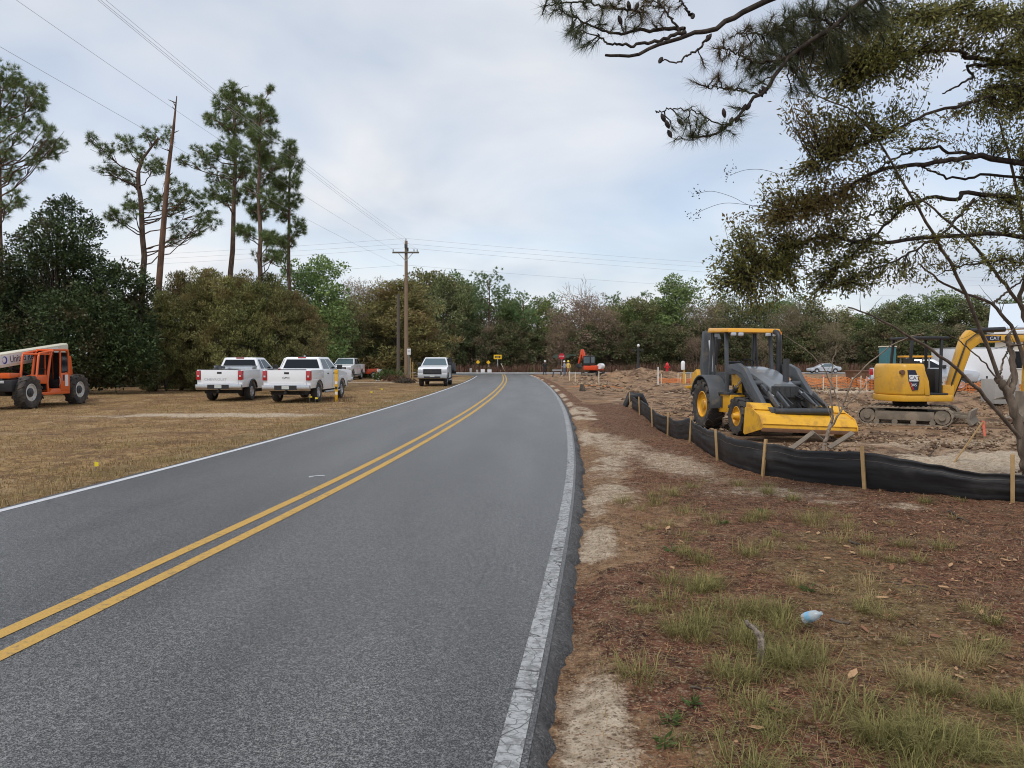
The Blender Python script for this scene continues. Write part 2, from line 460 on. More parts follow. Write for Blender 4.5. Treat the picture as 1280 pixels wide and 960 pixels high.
def height(x, y):
    x = np.asarray(x, float); y = np.asarray(y, float)
    yy = np.clip(y, -60, 125)
    dr = x - (xc(yy) + LANE); dl = (xc(yy) - LANE) - x
    out = np.maximum(dr, dl)                       # metres outside the edge lines
    onroad = smooth01((0.42 - out) / 0.14) * (y < CROSS1 + 4)
    cross = smooth01((6.0 - np.abs(y - (CROSS0 + CROSS1) / 2)) / 1.0)
    near = smooth01((45 - np.hypot(x, y)) / 30)
    z = (fbm(x * 0.11, y * 0.11, 3) - 0.5) * 0.25 * smooth01((out - 1.0) / 8)
    z = z + (fbm(x * 1.3, y * 1.3, 11, 3) - 0.5) * 0.085 * smooth01((out - 0.2) / 1.0)
    z = z + (fbm(x * 5.0, y * 5.0, 15, 2) - 0.5) * 0.035 * near * smooth01((out - 0.3) / 0.5)
    fd = fence_dist(x, y)
    site = smooth01(fd / 2.0) * (x > 2) * smooth01((100 - y) / 15) * smooth01((y - 3) / 4)
    z = z - 0.13 * smooth01(fd / 3.0) * site
    z = z + (fbm(x * 0.55, y * 0.55, 21, 4) - 0.5) * 0.30 * site
    z = z + (fbm(x * 2.2, y * 2.2, 27, 3) - 0.5) * 0.22 * site
    z = z + (fbm(x * 7, y * 7, 29, 2) - 0.5) * 0.07 * site * near
    for mx, my, rx, ry, h in MOUNDS:
        q = ((x - mx) / rx) ** 2 + ((y - my) / ry) ** 2
        z = z + h * np.exp(-q * 1.6) * (0.7 + 0.6 * fbm(x * 0.9, y * 0.9, 33, 3))
    # wheel tracks through the dig
    z = z - 0.05 * np.exp(-((np.abs(x - 9.0 - 0.05 * y) - 0.9) / 0.22) ** 2) * site
    # the left field falls away a little under the lift truck
    z = z - 0.20 * np.exp(-(((x + 20) / 7) ** 2 + ((y - 29) / 6) ** 2))
    z = z - 0.03 - 0.02 * smooth01(out / 0.6)
    # level pads where machines stand
    for px_, py_, r_, lv in PADS:
        k = smooth01((r_ * 1.5 - np.hypot(x - px_, y - py_)) / (r_ * 0.5))
        z = z * (1 - k) + lv * k
    far = smooth01((np.hypot(x, y) - 260) / 300)
    z = z * (1 - onroad) + (-0.09) * onroad
    z = z * (1 - cross) + (-0.10) * cross
    return z * (1 - far) - 0.15 * far
PADS = [(6.4, 19.6, 2.8, -0.20), (11.6, 22.6, 2.0, -0.17), (-19.9, 31.6, 2.8, -0.20), (-8.7, 33.8, 2.2, -0.05), (-12.45, 35.6, 2.2, -0.06),
        (-5.55, 55.6, 2.6, -0.08), (-15.0, 74.5, 2.6, -0.06), (-9.8, 45.0, 2.4, -0.06)]
def gz(x, y): return float(height(np.array([x]), np.array([y]))[0])
def ground_pt(px, py):
    """where the sight line through that photo pixel meets the ground"""
    d = CAMZ * FPX / max(py - 452.0, 1.0)
    for _ in range(6):
        p = P(px, py, d); z = gz(p.x, p.y)
        d = d * (CAMZ - z) / (CAMZ - p.z)
    p = P(px, py, d); p.z = gz(p.x, p.y); return p
def on(x, y, dz=0.0): return Vector((x, y, gz(x, y) + dz))

def axis_pts(segs):
    out = []
    for a, b, st in segs: out.append(np.arange(a, b, st))
    return np.unique(np.round(np.concatenate(out), 4))
gx = axis_pts([(-900, -200, 60), (-200, -60, 8), (-60, -25, 1.5), (-25, -7, 0.4), (-7, 12, 0.11), (12, 30, 0.35), (30, 80, 1.2), (80, 220, 8), (220, 901, 60)])
gy = axis_pts([(-120, -10, 10), (-10, 1, 1.0), (1, 16, 0.10), (16, 40, 0.28), (40, 85, 0.6), (85, 135, 1.5), (135, 260, 8), (260, 1500, 70)])
GX, GY = np.meshgrid(gx, gy)
gX, gY = GX.ravel(), GY.ravel()
gZ = height(gX, gY)
nx, ny = len(gx), len(gy)
idx = np.arange(nx * ny).reshape(ny, nx)
gf = np.stack([idx[:-1, :-1], idx[:-1, 1:], idx[1:, 1:], idx[1:, :-1]], -1).reshape(-1, 4)
ground_me = fast_mesh('ground', np.stack([gX, gY, gZ], 1), gf, smooth=True)

# what covers the ground where: soft masks, broken up by noise in the material
_yy = np.clip(gY, -60, 125)
g_dr = gX - (xc(_yy) + LANE); g_dl = (xc(_yy) - LANE) - gX; g_fd = fence_dist(gX, gY)
right = (g_dr > 0)
m_site = smooth01((g_fd + 0.25) / 0.5) * (gX > 2.0) * smooth01((108 - gY) / 5)
m_site = np.maximum(m_site, smooth01((gY - 26) / 8) * (g_dr > 0.9) * smooth01((108 - gY) / 4) * 0.75)
m_sand = np.exp(-((g_dr - 0.36) / 0.20) ** 2) * right * (0.15 + 0.95 * smooth01((fbm(gX * 0.25, gY * 0.55, 41) - 0.36) / 0.3))
m_sand = np.maximum(m_sand, 0.85 * np.exp(-((g_dr - 0.62) / 0.5) ** 2) * right * (0.2 + 0.9 * smooth01((fbm(gX * 1.4, gY * .7, 45) - .42) / .2)) * smooth01((gY - 7) / 4) * smooth01((34 - gY) / 8))
for (sx, sy, rx, ry, a) in [(2.75, 12.8, 0.7, 2.4, 1.0), (2.15, 15.5, 0.8, 3.5, 0.85), (3.4, 10.0, 1.3, 0.9, 0.75), (4.6, 9.0, .5, .3, .75), (2.2, 8.4, 0.5, 0.35, 0.55), (1.5, 11.5, 0.6, 2.5, 0.55), (3.9, 9.2, 0.6, 0.3, 0.65),
                            (4.1, 5.2, 0.5, 0.3, 0.45), (3.2, 3.9, 0.3, 0.3, 0.5), (-9.6, 24.4, 4.6, 1.0, 1.2), (-17, 21, 3.5, .5, .55), (-6.8, 20, 1.5, .35, .5), (-8.2, 15.0, 1.0, .25, .4), (-5.0, 33, 1.5, 1.2, .6), (-5.6, 27.5, 2.5, 0.5, 0.65), (-13, 22.8, 2.5, 0.4, 0.5), (-11, 62, 8, 1.6, 0.9), (-5.5, 70, 3, 4, 0.6),
                            (10.5, 14.3, 5.0, 2.4, 1.1), (8.2, 12.2, 3.2, 1.4, 1.0), (5.2, 15, 1.2, 4, .6), (13, 19, 4, 1.2, .7), (14.5, 15.0, 4.0, 1.6, 0.85), (9.5, 17.3, 3.0, 1.0, 0.7), (21, 47, 9, 3, 0.9), (32, 75, 12, 4, 0.8), (10, 85, 8, 4, 0.5), (4.8, 33, 1.2, 6, 0.5)]:
    m_sand = np.maximum(m_sand, a * np.exp(-((gX - sx) / rx) ** 2 - ((gY - sy) / ry) ** 2))
m_clay = np.zeros_like(gX)
for (sx, sy, rx, ry, a) in [(5.6, 50, 2.4, 1.3, 1.0), (24, 62, 9, 6, 1.0), (33, 70, 10, 7, 0.9), (15, 64, 5, 3, 0.7), (28, 50, 6, 3, 0.75), (33.2, 92, 2.4, 2.2, 1.0), (2.9, 84, 1.2, 5, 0.5), (30, 84, 18, 5, 0.75), (2.3, 20, 0.5, 7, 0.3), (7, 70, 4, 4, 0.35)]:
    m_clay = np.maximum(m_clay, a * np.exp(-((gX - sx) / rx) ** 2 - ((gY - sy) / ry) ** 2))
m_green = np.zeros_like(gX)
m_green = np.maximum(m_green, 0.8 * right * np.exp(-((g_dr - 2.3) / 0.95) ** 2) * smooth01((11 - gY) / 5))
m_green = np.maximum(m_green, 0.35 * right * np.exp(-((g_dr - 1.2) / 0.5) ** 2) * smooth01((9 - gY) / 4))
m_green = np.maximum(m_green, 0.75 * (g_dl > 0) * np.exp(-((g_dl - 0.8) / 1.1) ** 2))
m_tan = right * smooth01((1.55 - g_dr + 3.2 * (fbm(gX * .9, gY * .7, 43) - .5)) / 1.6) * (1 - 0.5 * smooth01((gY - 20) / 10))
m_dry = (g_dl > -0.2) * 1.0 * smooth01((120 - gY) / 10)
m_wood = smooth01((gY - 116) / 5) + smooth01((-gX - 22 - 0.0 * gY) / 8) * smooth01((gY - 50) / 6)
for nm, arr in (('site', m_site), ('sand', m_sand), ('clay', m_clay), ('green', m_green), ('dry', m_dry), ('tan', m_tan), ('wood', np.clip(m_wood, 0, 1))):
    at = ground_me.attributes.new(nm, 'FLOAT', 'POINT'); at.data.foreach_set('value', arr.astype(np.float32))

def b_dist(b, pos, scale, amt):
    n = b.n('ShaderNodeTexNoise'); n.inputs['Scale'].default_value = scale; b.l(pos, n.inputs['Vector'])
    n.inputs['Detail'].default_value = 3
    va = b.n('ShaderNodeVectorMath'); va.operation = 'SCALE'; b.l(n.outputs['Color'], va.inputs[0]); va.inputs['Scale'].default_value = amt
    vb = b.n('ShaderNodeVectorMath'); vb.operation = 'ADD'; b.l(pos, vb.inputs[0]); b.l(va.outputs[0], vb.inputs[1])
    return vb.outputs[0]
b = NB('ground_cover')
geo = b.n('ShaderNodeNewGeometry'); pos = geo.outputs['Position']
big = b.noise(0.35, 4, 0.6, pos); mid = b.noise(1.7, 5, 0.62, pos); fine = b.noise(11, 5, 0.65, pos); vf = b.noise(55, 4, 0.7, pos)
strk = b.noise(26, 4, 0.7, pos, 0.8, stretch=(1, 0.35, 1))
straw = b.mix(b.step(fine, 0.34, 0.66), (0.038, 0.016, 0.011), (0.205, 0.088, 0.054))
straw = b.mix(b.math('MULTIPLY', b.step(vf, 0.52, 0.68), 0.75), straw, (0.42, 0.25, 0.145))
straw = b.mix(b.math('MULTIPLY', b.step(mid, 0.52, 0.70), 0.5), straw, (0.24, 0.165, 0.10))
tanc = b.mix(b.step(fine, 0.34, 0.64), (0.095, 0.046, 0.026), (0.36, 0.215, 0.120))
tanc = b.mix(b.math('MULTIPLY', b.step(vf, 0.50, 0.68), 0.7), tanc, (0.56, 0.40, 0.235))
tanc = b.mix(b.math('MULTIPLY', b.step(mid, 0.48, 0.66), 0.6), tanc, (0.205, 0.092, 0.048))
drygrass = b.mix(b.step(fine, 0.34, 0.64), (0.150, 0.080, 0.034), (0.47, 0.305, 0.135))
drygrass = b.mix(b.math('MULTIPLY', b.step(mid, 0.50, 0.62), 0.75), drygrass, (0.185, 0.098, 0.048))
drygrass = b.mix(b.math('MULTIPLY', b.step(big, 0.50, 0.62), 0.6), drygrass, (0.20, 0.105, 0.060))
mid2 = b.noise(0.8, 6, 0.7, pos, 0.6)
drygrass = b.mix(b.math('MULTIPLY', b.step(mid2, 0.54, 0.62), 0.75), drygrass, (0.115, 0.064, 0.036))
drygrass = b.mix(b.math('MULTIPLY', b.math('SUBTRACT', 1.0, b.step(mid2, 0.38, 0.46)), 0.6), drygrass, (0.50, 0.36, 0.20))
drygrass = b.mix(b.math('MULTIPLY', b.step(vf, 0.55, 0.72), 0.5), drygrass, (0.43, 0.31, 0.16))
dirt = b.mix(b.step(mid, 0.38, 0.60), (0.085, 0.050, 0.032), (0.35, 0.225, 0.140))
dirt = b.mix(b.math('MULTIPLY', b.step(big, 0.45, 0.66), 0.7), dirt, (0.36, 0.215, 0.115))
dirt = b.mix(b.math('MULTIPLY', b.step(fine, 0.54, 0.66), 0.65), dirt, (0.075, 0.043, 0.028))
sand = b.mix(b.step(fine, 0.3, 0.7), (0.45, 0.355, 0.25), (0.70, 0.585, 0.45))
clay = b.mix(b.step(mid, 0.3, 0.7), (0.36, 0.115, 0.038), (0.52, 0.235, 0.095))
green = b.mix(b.step(fine, 0.3, 0.7), (0.105, 0.080, 0.028), (0.27, 0.215, 0.095))
wood = b.mix(b.step(fine, 0.3, 0.7), (0.055, 0.036, 0.022), (0.15, 0.10, 0.06))
def mask(name, n, w=0.9, lo=0.42, hi=0.62):
    a = b.attr(name)
    s = b.math('ADD', a, b.math('MULTIPLY', b.math('SUBTRACT', n, 0.5), w))
    return b.step(s, lo, hi)
nsum = b.math('ADD', b.math('MULTIPLY', mid, 0.6), b.math('MULTIPLY', fine, 0.4))
c = b.mix(mask('tan', nsum, 0.9), straw, tanc)
c = b.mix(mask('dry', big, 0.3), c, drygrass)
c = b.mix(b.math('MULTIPLY', mask('green', nsum, 1.8, 0.45, 0.85), 0.65), c, green)
c = b.mix(mask('site', fine, 0.8), c, dirt)
c = b.mix(mask('clay', mid, 1.1), c, clay)
c = b.mix(b.math('MULTIPLY', mask('sand', b.math('ADD', b.math('MULTIPLY', nsum, 0.65), b.math('MULTIPLY', vf, 0.35)), 2.4, 0.40, 0.85), 0.88), c, sand)
for scl, th, amt in ((34, 0.62, 0.75), (78, 0.55, 0.8)):
    vo = b.voro(scl, 'F1', b_dist(b, pos, scl * 0.8, 0.5 / scl)); sp = b.n('ShaderNodeSeparateColor'); b.l(vo['Color'], sp.inputs[0])
    fleck = b.mix(sp.outputs[0], (0.045, 0.024, 0.016), (0.46, 0.34, 0.22))
    k = b.math('MULTIPLY', b.step(sp.outputs[1], th, th + 0.1), b.math('SUBTRACT', amt, b.math('MULTIPLY', b.attr('site'), 0.35)))
    c = b.mix(b.math('MULTIPLY', k, b.math('SUBTRACT', 1.0, b.step(vo['Distance'], 0.30, 0.62))), c, fleck)
streak = b.step(b.noise(2.6, 6, 0.75, pos, 1.2), 0.52, 0.64)
c = b.mix(b.math('MULTIPLY', b.math('MULTIPLY', streak, b.attr('tan')), 0.35), c, (0.085, 0.042, 0.024))
c = b.mix(b.math('MULTIPLY', b.math('MULTIPLY', b.step(strk, 0.56, 0.70), b.math('SUBTRACT', 1.0, b.attr('site'))), 0.45), c, (0.085, 0.045, 0.028))
c = b.mix(mask('wood', big, 0.4), c, wood)
b.set(Base_Color=c, Roughness=0.95); b.bs.inputs['Specular IOR Level'].default_value = 0.12
hh = b.math('ADD', b.math('MULTIPLY', fine, 1.0), b.math('MULTIPLY', vf, 0.35))
b.bump(hh, 1.0, 0.07)
M['ground'] = b.m
ground = link('ground', ground_me, M['ground']); tag(ground, kind='structure')

# ------------------------------------------------------------------ the road
def asphalt(name, base, spread, rough=0.40):
    b = NB(name)
    geo = b.n('ShaderNodeNewGeometry'); pos = geo.outputs['Position']
    v = b.voro(175, 'F1', pos); col = v['Color']
    sp = b.n('ShaderNodeSeparateColor'); b.l(col, sp.inputs[0])
    agg = b.step(sp.outputs[0], 0.25, 0.95)
    n1 = b.noise(0.5, 4, 0.6, pos, stretch=(1.6, 0.25, 1)); n2 = b.noise(5, 5, 0.65, pos); n3 = b.noise(70, 3, 0.7, pos)
    lo = tuple(x * (1 - spread) for x in base); hi = tuple(x * (1 + spread * 1.2) for x in base)
    c = b.mix(agg, lo, hi)
    c = b.mix(b.math('MULTIPLY', b.step(n3, 0.58, 0.68), 0.6), c, tuple(min(.6, x * 2.6) for x in base))
    c = b.mix(0.55, c, b.mix(b.step(n1, 0.30, 0.70), (0.62, 0.62, 0.63), (1.28, 1.28, 1.27)), 'MULTIPLY')
    c = b.mix(0.5, c, b.mix(n2, (0.70, 0.70, 0.70), (1.3, 1.3, 1.3)), 'MULTIPLY')
    n4 = b.noise(30, 3, 0.75, pos)
    c = b.mix(0.8, c, b.mix(b.step(n4, 0.36, 0.66), (0.62, 0.62, 0.62), (1.45, 1.45, 1.45)), 'MULTIPLY')
    lat = b.math('ABSOLUTE', b.attr('lat'), 0.0)
    wp = b.math('ADD', b.math('SUBTRACT', 1.0, b.step(b.math('ABSOLUTE', b.math('SUBTRACT', lat, 0.85), 0.0), 0.1, 0.5)), b.math('SUBTRACT', 1.0, b.step(b.math('ABSOLUTE', b.math('SUBTRACT', lat, 2.35), 0.0), 0.1, 0.5)))
    c = b.mix(b.math('MULTIPLY', wp, 0.30), c, (1.35, 1.35, 1.33), 'MULTIPLY')
    c = b.mix(b.math('MULTIPLY', b.math('SUBTRACT', 1.0, b.step(b.math('ABSOLUTE', b.math('SUBTRACT', lat, 1.6), 0.0), 0.0, 0.35)), b.math('MULTIPLY', b.step(b.noise(0.35, 4, .6, pos), 0.42, 0.62), 0.35)), c, (0.6, 0.6, 0.6), 'MULTIPLY')
    # scuffs and tar
    sc_ = b.noise(1.3, 6, 0.72, pos, 1.5)
    c = b.mix(b.math('MULTIPLY', b.step(sc_, 0.63, 0.70), 0.55), c, tuple(x * 0.42 for x in base))
    # hairline cracks
    ve = b.voro(0.42, 'DISTANCE_TO_EDGE', b_dist(b, pos, 0.9, 0.7))
    cr = b.math('SUBTRACT', 1.0, b.step(ve['Distance'], 0.0, 0.006))
    cr = b.math('MULTIPLY', cr, b.step(b.noise(0.3, 2, 0.5, pos), 0.52, 0.60))
    c = b.mix(b.math('MULTIPLY', cr, 0.6), c, (0.02, 0.02, 0.02))
    b.set(Base_Color=c, Roughness=rough); b.bs.inputs['Specular IOR Level'].default_value = 0.62
    b.bump(b.math('ADD', v['Distance'], b.math('MULTIPLY', n3, 0.6)), 0.5, 0.006)
    return b.m
M['asphalt'] = asphalt('asphalt', (0.094, 0.092, 0.090), 0.75)
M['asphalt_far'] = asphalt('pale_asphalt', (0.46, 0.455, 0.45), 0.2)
M['asphalt_edge'] = asphalt('broken_asphalt', (0.070, 0.068, 0.068), 0.6, 0.9)

def strip(name, ys, x0, x1, z, mat, nx_=2, skirt=None):
    xs = [x0 + (x1 - x0) * k / (nx_ - 1) for k in range(nx_)]
    cols = len(xs); vs = np.stack([np.stack([xx, ys, np.full_like(ys, z)], 1) for xx in xs], 1).reshape(-1, 3)
    m = len(ys); id_ = np.arange(m * cols).reshape(m, cols)
    fs = np.stack([id_[:-1, :-1], id_[:-1, 1:], id_[1:, 1:], id_[1:, :-1]], -1).reshape(-1, 4)
    me = fast_mesh(name, vs, fs)
    o = link(name, me, mat); return o
ry = np.concatenate([np.arange(-58, 1, 0.5), np.arange(1, 25, 0.06), np.arange(25, CROSS0 + 0.4, 0.3)])
jag_r = 0.00 + 0.15 * (fbm(ry * 1.1, ry * 0 + 3, 51, 5)) + 0.07 * (vnoise(ry * 7, ry * 0, 52) - 0.5) + 0.05 * (vnoise(ry * 16, ry * 0, 54) - 0.5)
jag_l = 0.12 + 0.16 * (fbm(ry * 0.9, ry * 0 + 9, 53, 5))
flare_l = 14.0 * smooth01((ry - 88) / 18) ** 2
flare_r = 5.0 * smooth01((ry - 97) / 10) ** 2
# carriageway with a broken outer edge: top sheet plus a sloping crumbled skirt
road = strip('road', ry, xc(ry) - LANE - 0.10 - flare_l, xc(ry) + LANE + 0.085 + flare_r, 0.0, M['asphalt'], 29)
_rv = np.array([v_.co for v_ in road.data.vertices]); _la = road.data.attributes.new('lat', 'FLOAT', 'POINT'); _la.data.foreach_set('value', (_rv[:, 0] - xc(_rv[:, 1])).astype(np.float32)); tag(road, kind='structure')
def skirt(name, inner, outer):
    vs = np.stack([np.stack([inner, ry, np.full_like(ry, -0.0015)], 1), np.stack([(inner + outer) / 2, ry, -0.010 - 0.012 * vnoise(ry * 7, ry * 0, 5)], 1),
                   np.stack([outer, ry, np.full_like(ry, -0.045)], 1), np.stack([outer * 1.0 + np.sign(outer - inner) * 0.05, ry, np.full_like(ry, -0.14)], 1)], 1).reshape(-1, 3)
    m = len(ry); id_ = np.arange(m * 4).reshape(m, 4)
    fs = np.stack([id_[:-1, :-1], id_[:-1, 1:], id_[1:, 1:], id_[1:, :-1]], -1).reshape(-1, 4)
    o = link(name, fast_mesh(name, vs, fs), M['asphalt_edge'], road); return o
skirt('crumbled_edge', xc(ry) + LANE + 0.075 + flare_r, xc(ry) + LANE + 0.10 + jag_r * 0.75 + flare_r)
skirt('crumbled_edge', xc(ry) - LANE - 0.09 - flare_l, xc(ry) - LANE - 0.10 - jag_l - flare_l)
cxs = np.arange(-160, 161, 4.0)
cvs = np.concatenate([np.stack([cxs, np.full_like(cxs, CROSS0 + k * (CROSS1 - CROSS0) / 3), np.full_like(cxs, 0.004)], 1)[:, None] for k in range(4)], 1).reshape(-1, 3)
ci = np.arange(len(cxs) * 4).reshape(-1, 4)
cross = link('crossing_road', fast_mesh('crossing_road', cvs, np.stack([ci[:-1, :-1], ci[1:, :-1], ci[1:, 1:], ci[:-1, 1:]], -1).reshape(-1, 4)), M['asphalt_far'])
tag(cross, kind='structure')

def paint(name, col, wear_lo, wear_hi, crackle=False):
    b = NB(name)
    geo = b.n('ShaderNodeNewGeometry'); pos = geo.outputs['Position']
    n = b.noise(16, 6, 0.72, pos); n2 = b.noise(1.2, 3, 0.6, pos); n3 = b.noise(90, 3, 0.7, pos)
    w = b.step(b.math('ADD', b.math('MULTIPLY', n, 0.75), b.math('MULTIPLY', n2, 0.25)), wear_lo, wear_hi)
    c = b.mix(b.step(n3, 0.35, 0.7), tuple(x * 0.80 for x in col), col)
    c = b.mix(w, c, tuple(x * 0.33 + 0.055 for x in col))
    if crackle:
        ve = b.voro(14, 'DISTANCE_TO_EDGE', b_dist(b, pos, 9, 0.10))
        cr = b.math('SUBTRACT', 1.0, b.step(ve['Distance'], 0.010, 0.05))
        c = b.mix(b.math('MULTIPLY', cr, 0.75), c, (0.075, 0.075, 0.075))
        ve2 = b.voro(2.2, 'DISTANCE_TO_EDGE', b_dist(b, pos, 3, 0.3))
        cr2 = b.math('SUBTRACT', 1.0, b.step(ve2['Distance'], 0.0, 0.02))
        c = b.mix(b.math('MULTIPLY', cr2, 0.9), c, (0.03, 0.03, 0.03))
    b.set(Base_Color=c, Roughness=0.7); b.bs.inputs['Specular IOR Level'].default_value = 0.3
    b.bump(n3, 0.4, 0.004)
    return b.m
M['p_white'] = paint('worn_white_line', (0.41, 0.415, 0.415), 0.44, 0.60, True)
M['p_white2'] = paint('white_line', (0.62, 0.63, 0.65), 0.56, 0.70)
M['p_yel'] = paint('yellow_line', (0.56, 0.34, 0.085), 0.50, 0.66)
py_ = ry[(ry > -40) & (ry < 99)]
wob = 0.006 * (fbm(py_ * 1.5, py_ * 0, 61) - 0.5)
tag(strip('edge_line', py_[py_ < 96], (xc(py_) + LANE - 0.055 + wob)[py_ < 96], (xc(py_) + LANE + 0.055 + wob)[py_ < 96], 0.004, M['p_white']), kind='structure')
ql = py_[py_ < 88]
tag(strip('edge_line', ql, xc(ql) - LANE - 0.055, xc(ql) - LANE + 0.055, 0.004, M['p_white2']), kind='structure')
for sgn in (-1, 1):
    o0 = xc(py_) + sgn * 0.135
    tag(strip('centre_line', py_, o0 - 0.058 + wob, o0 + 0.058 + wob, 0.004, M['p_yel']), kind='structure')
# small survey mark sprayed beside the centre line
q = ground_pt(396, 603)
mk = MB(); 
mk.bar((q.x - 0.10, q.y - 0.05, 0.0045), (q.x + 0.10, q.y + 0.06, 0.0045), 0.05, 0.001); mk.bar((q.x - 0.02, q.y - 0.10, 0.0047), (q.x - 0.08, q.y - 0.12, 0.0047), 0.05, 0.001)
tag(mk.build('survey_paint_mark', M['p_white2']), kind='structure')

# ------------------------------------------------------------------ vegetation builders
class Tubes:
    """many tapered branches gathered into one mesh"""
    def __init__(s): s.V = []; s.F = []; s.n = 0
    def add(s, pts, r, n=6):
        pts = np.asarray(pts, float); m = len(pts)
        r = np.asarray(r, float) if hasattr(r, '__len__') else np.full(m, float(r))
        t = np.gradient(pts, axis=0); t = unit(t)
        ref = np.array([0.31, 0.87, 0.12]) if abs(t[0, 2]) > 0.8 else np.array([0.0, 0.0, 1.0])
        a = unit(np.cross(t, ref)); b_ = np.cross(t, a)
        th = np.linspace(0, 2 * np.pi, n, endpoint=False)
        ring = pts[:, None] + (a[:, None] * np.cos(th)[None, :, None] + b_[:, None] * np.sin(th)[None, :, None]) * r[:, None, None]
        id_ = np.arange(m * n).reshape(m, n) + s.n
        nxt = np.roll(id_, -1, axis=1)
        s.F.append(np.stack([id_[:-1], nxt[:-1], nxt[1:], id_[1:]], -1).reshape(-1, 4))
        s.V.append(ring.reshape(-1, 3)); s.n += m * n
    def mesh(s, name): return fast_mesh(name, np.concatenate(s.V), np.concatenate(s.F), smooth=True)

def curve(p0, p1, rng, sag=0.0, wob=0.08, k=6, lift=0.0):
    p0 = np.asarray(p0, float); p1 = np.asarray(p1, float); t = np.linspace(0, 1, k)[:, None]
    L = np.linalg.norm(p1 - p0)
    q = p0 + (p1 - p0) * t + np.array([0, 0, 1.0]) * (lift - sag) * L * (t * (1 - t)) * 2
    q[1:-1] += rng.normal(0, wob * L / k, (k - 2, 3)); return q

def leaf_quads(c, ax, l, w, rng, flat=0.0):
    n = len(c); ax = unit(ax)
    up = np.array([0, 0, 1.0]); rnd = rng.normal(0, 1, (n, 3)); rnd = rnd * (1 - flat) + up * flat * 2
    side = unit(np.cross(ax, rnd)); nor = np.cross(ax, side)
    l = np.asarray(l).reshape(-1, 1) * np.ones((n, 1)); w = np.asarray(w).reshape(-1, 1) * np.ones((n, 1))
    v0 = c - ax * l * 0.5; v2 = c + ax * l * 0.5 + nor * l * 0.06
    v1 = c + side * w * 0.5 - ax * l * 0.06 + nor * w * 0.18; v3 = c - side * w * 0.5 - ax * l * 0.06 + nor * w * 0.18
    return np.stack([v0, v1, v2, v3], 1).reshape(-1, 3), np.arange(n * 4).reshape(n, 4)

def needle_tris(c, d, l, w, rng):
    n = len(c); d = unit(d); side = unit(np.cross(d, rng.normal(0, 1, (n, 3))))
    l = np.asarray(l).reshape(-1, 1) * np.ones((n, 1))
    v = np.stack([c - side * w * 0.5, c + side * w * 0.5, c + d * l - np.array([0, 0, 1.0]) * l * 0.10], 1)
    return v.reshape(-1, 3), np.arange(n * 3).reshape(n, 3)

def sphere_dirs(n, rng): return unit(rng.normal(0, 1, (n, 3)))

# --- bark and leaf materials
def bark(name, c1, c2, scale=7.0, stretch=(1, 1, 0.25)):
    b = NB(name); n = b.noise(scale, 5, 0.65, stretch=stretch); n2 = b.noise(1.2, 3)
    c = b.mix(b.step(n, 0.35, 0.68), c1, c2); c = b.mix(b.math('MULTIPLY', b.step(n2, 0.5, 0.7), 0.4), c, c1)
    b.set(Base_Color=c, Roughness=0.95); b.bs.inputs['Specular IOR Level'].default_value = 0.15
    b.bump(n, 0.7, 0.03); return b.m
M['bark_pine'] = bark('pine_bark', (0.085, 0.060, 0.047), (0.215, 0.145, 0.105))
M['bark_dead'] = bark('dead_pine_bark', (0.085, 0.056, 0.042), (0.235, 0.135, 0.085), 4.0)
M['bark_grey'] = bark('grey_bark', (0.055, 0.045, 0.036), (0.15, 0.125, 0.10))
M['bark_dark'] = bark('dark_bark', (0.028, 0.022, 0.018), (0.085, 0.066, 0.052), 14)
M['bark_myrtle'] = bark('smooth_stem_bark', (0.10, 0.078, 0.060), (0.24, 0.185, 0.14), 9)
M['bark_pale'] = bark('pale_twig_bark', (0.20, 0.155, 0.12), (0.36, 0.29, 0.23))
M['lf_pine'] = leafmat('pine_needles', (0.050, 0.085, 0.026), (0.270, 0.330, 0.125), None, 0.3, 0.55)
M['lf_pine_far'] = leafmat('far_pine_needles', (0.065, 0.115, 0.042), (0.257, 0.351, 0.142), None, 0.25, 0.6, 0.03, 0.15)
M['lf_pine_near'] = leafmat('near_pine_needles', (0.045, 0.062, 0.026), (0.14, 0.15, 0.075), (0.15, 0.11, 0.06), 0.25, 0.55)
M['lf_magnolia'] = leafmat('magnolia_leaves', (0.016, 0.031, 0.011), (0.091, 0.130, 0.047), (0.084, 0.070, 0.034), 0.08, 0.45, spec=0.22)
M['lf_oak'] = leafmat('water_oak_leaves', (0.050, 0.058, 0.016), (0.310, 0.290, 0.082), (0.200, 0.140, 0.045), 0.4, 0.5)
M['lf_cedar'] = leafmat('cedar_sprays', (0.056, 0.066, 0.021), (0.370, 0.350, 0.130), (0.275, 0.215, 0.088), 0.25, 0.7, 0.05, 0.2)
M['lf_olive'] = leafmat('olive_foliage', (0.060, 0.074, 0.028), (0.310, 0.320, 0.135), (0.230, 0.190, 0.100), 0.3, 0.7, 0.05, 0.22)
M['lf_green'] = leafmat('mid_green_foliage', (0.065, 0.105, 0.032), (0.280, 0.343, 0.119), None, 0.25, 0.65, 0.04, 0.18)
M['lf_dark'] = leafmat('dark_evergreen_foliage', (0.031, 0.041, 0.016), (0.181, 0.203, 0.081), (0.182, 0.130, 0.072), 0.25, 0.65, 0.05, 0.25)
M['lf_brown'] = leafmat('winter_brown_foliage', (0.13, 0.098, 0.062), (0.370, 0.285, 0.190), (0.25, 0.22, 0.11), 0.3, 0.8, 0.04, 0.2)
M['twig_red'] = leafmat('bare_twigs', (0.16, 0.105, 0.07), (0.29, 0.20, 0.14), None, 0.0, 0.9, 0.02, 0.12)
M['weeds'] = leafmat('dead_weeds', (0.12, 0.062, 0.045), (0.25, 0.145, 0.10), (0.16, 0.13, 0.06), 0.2, 0.9)

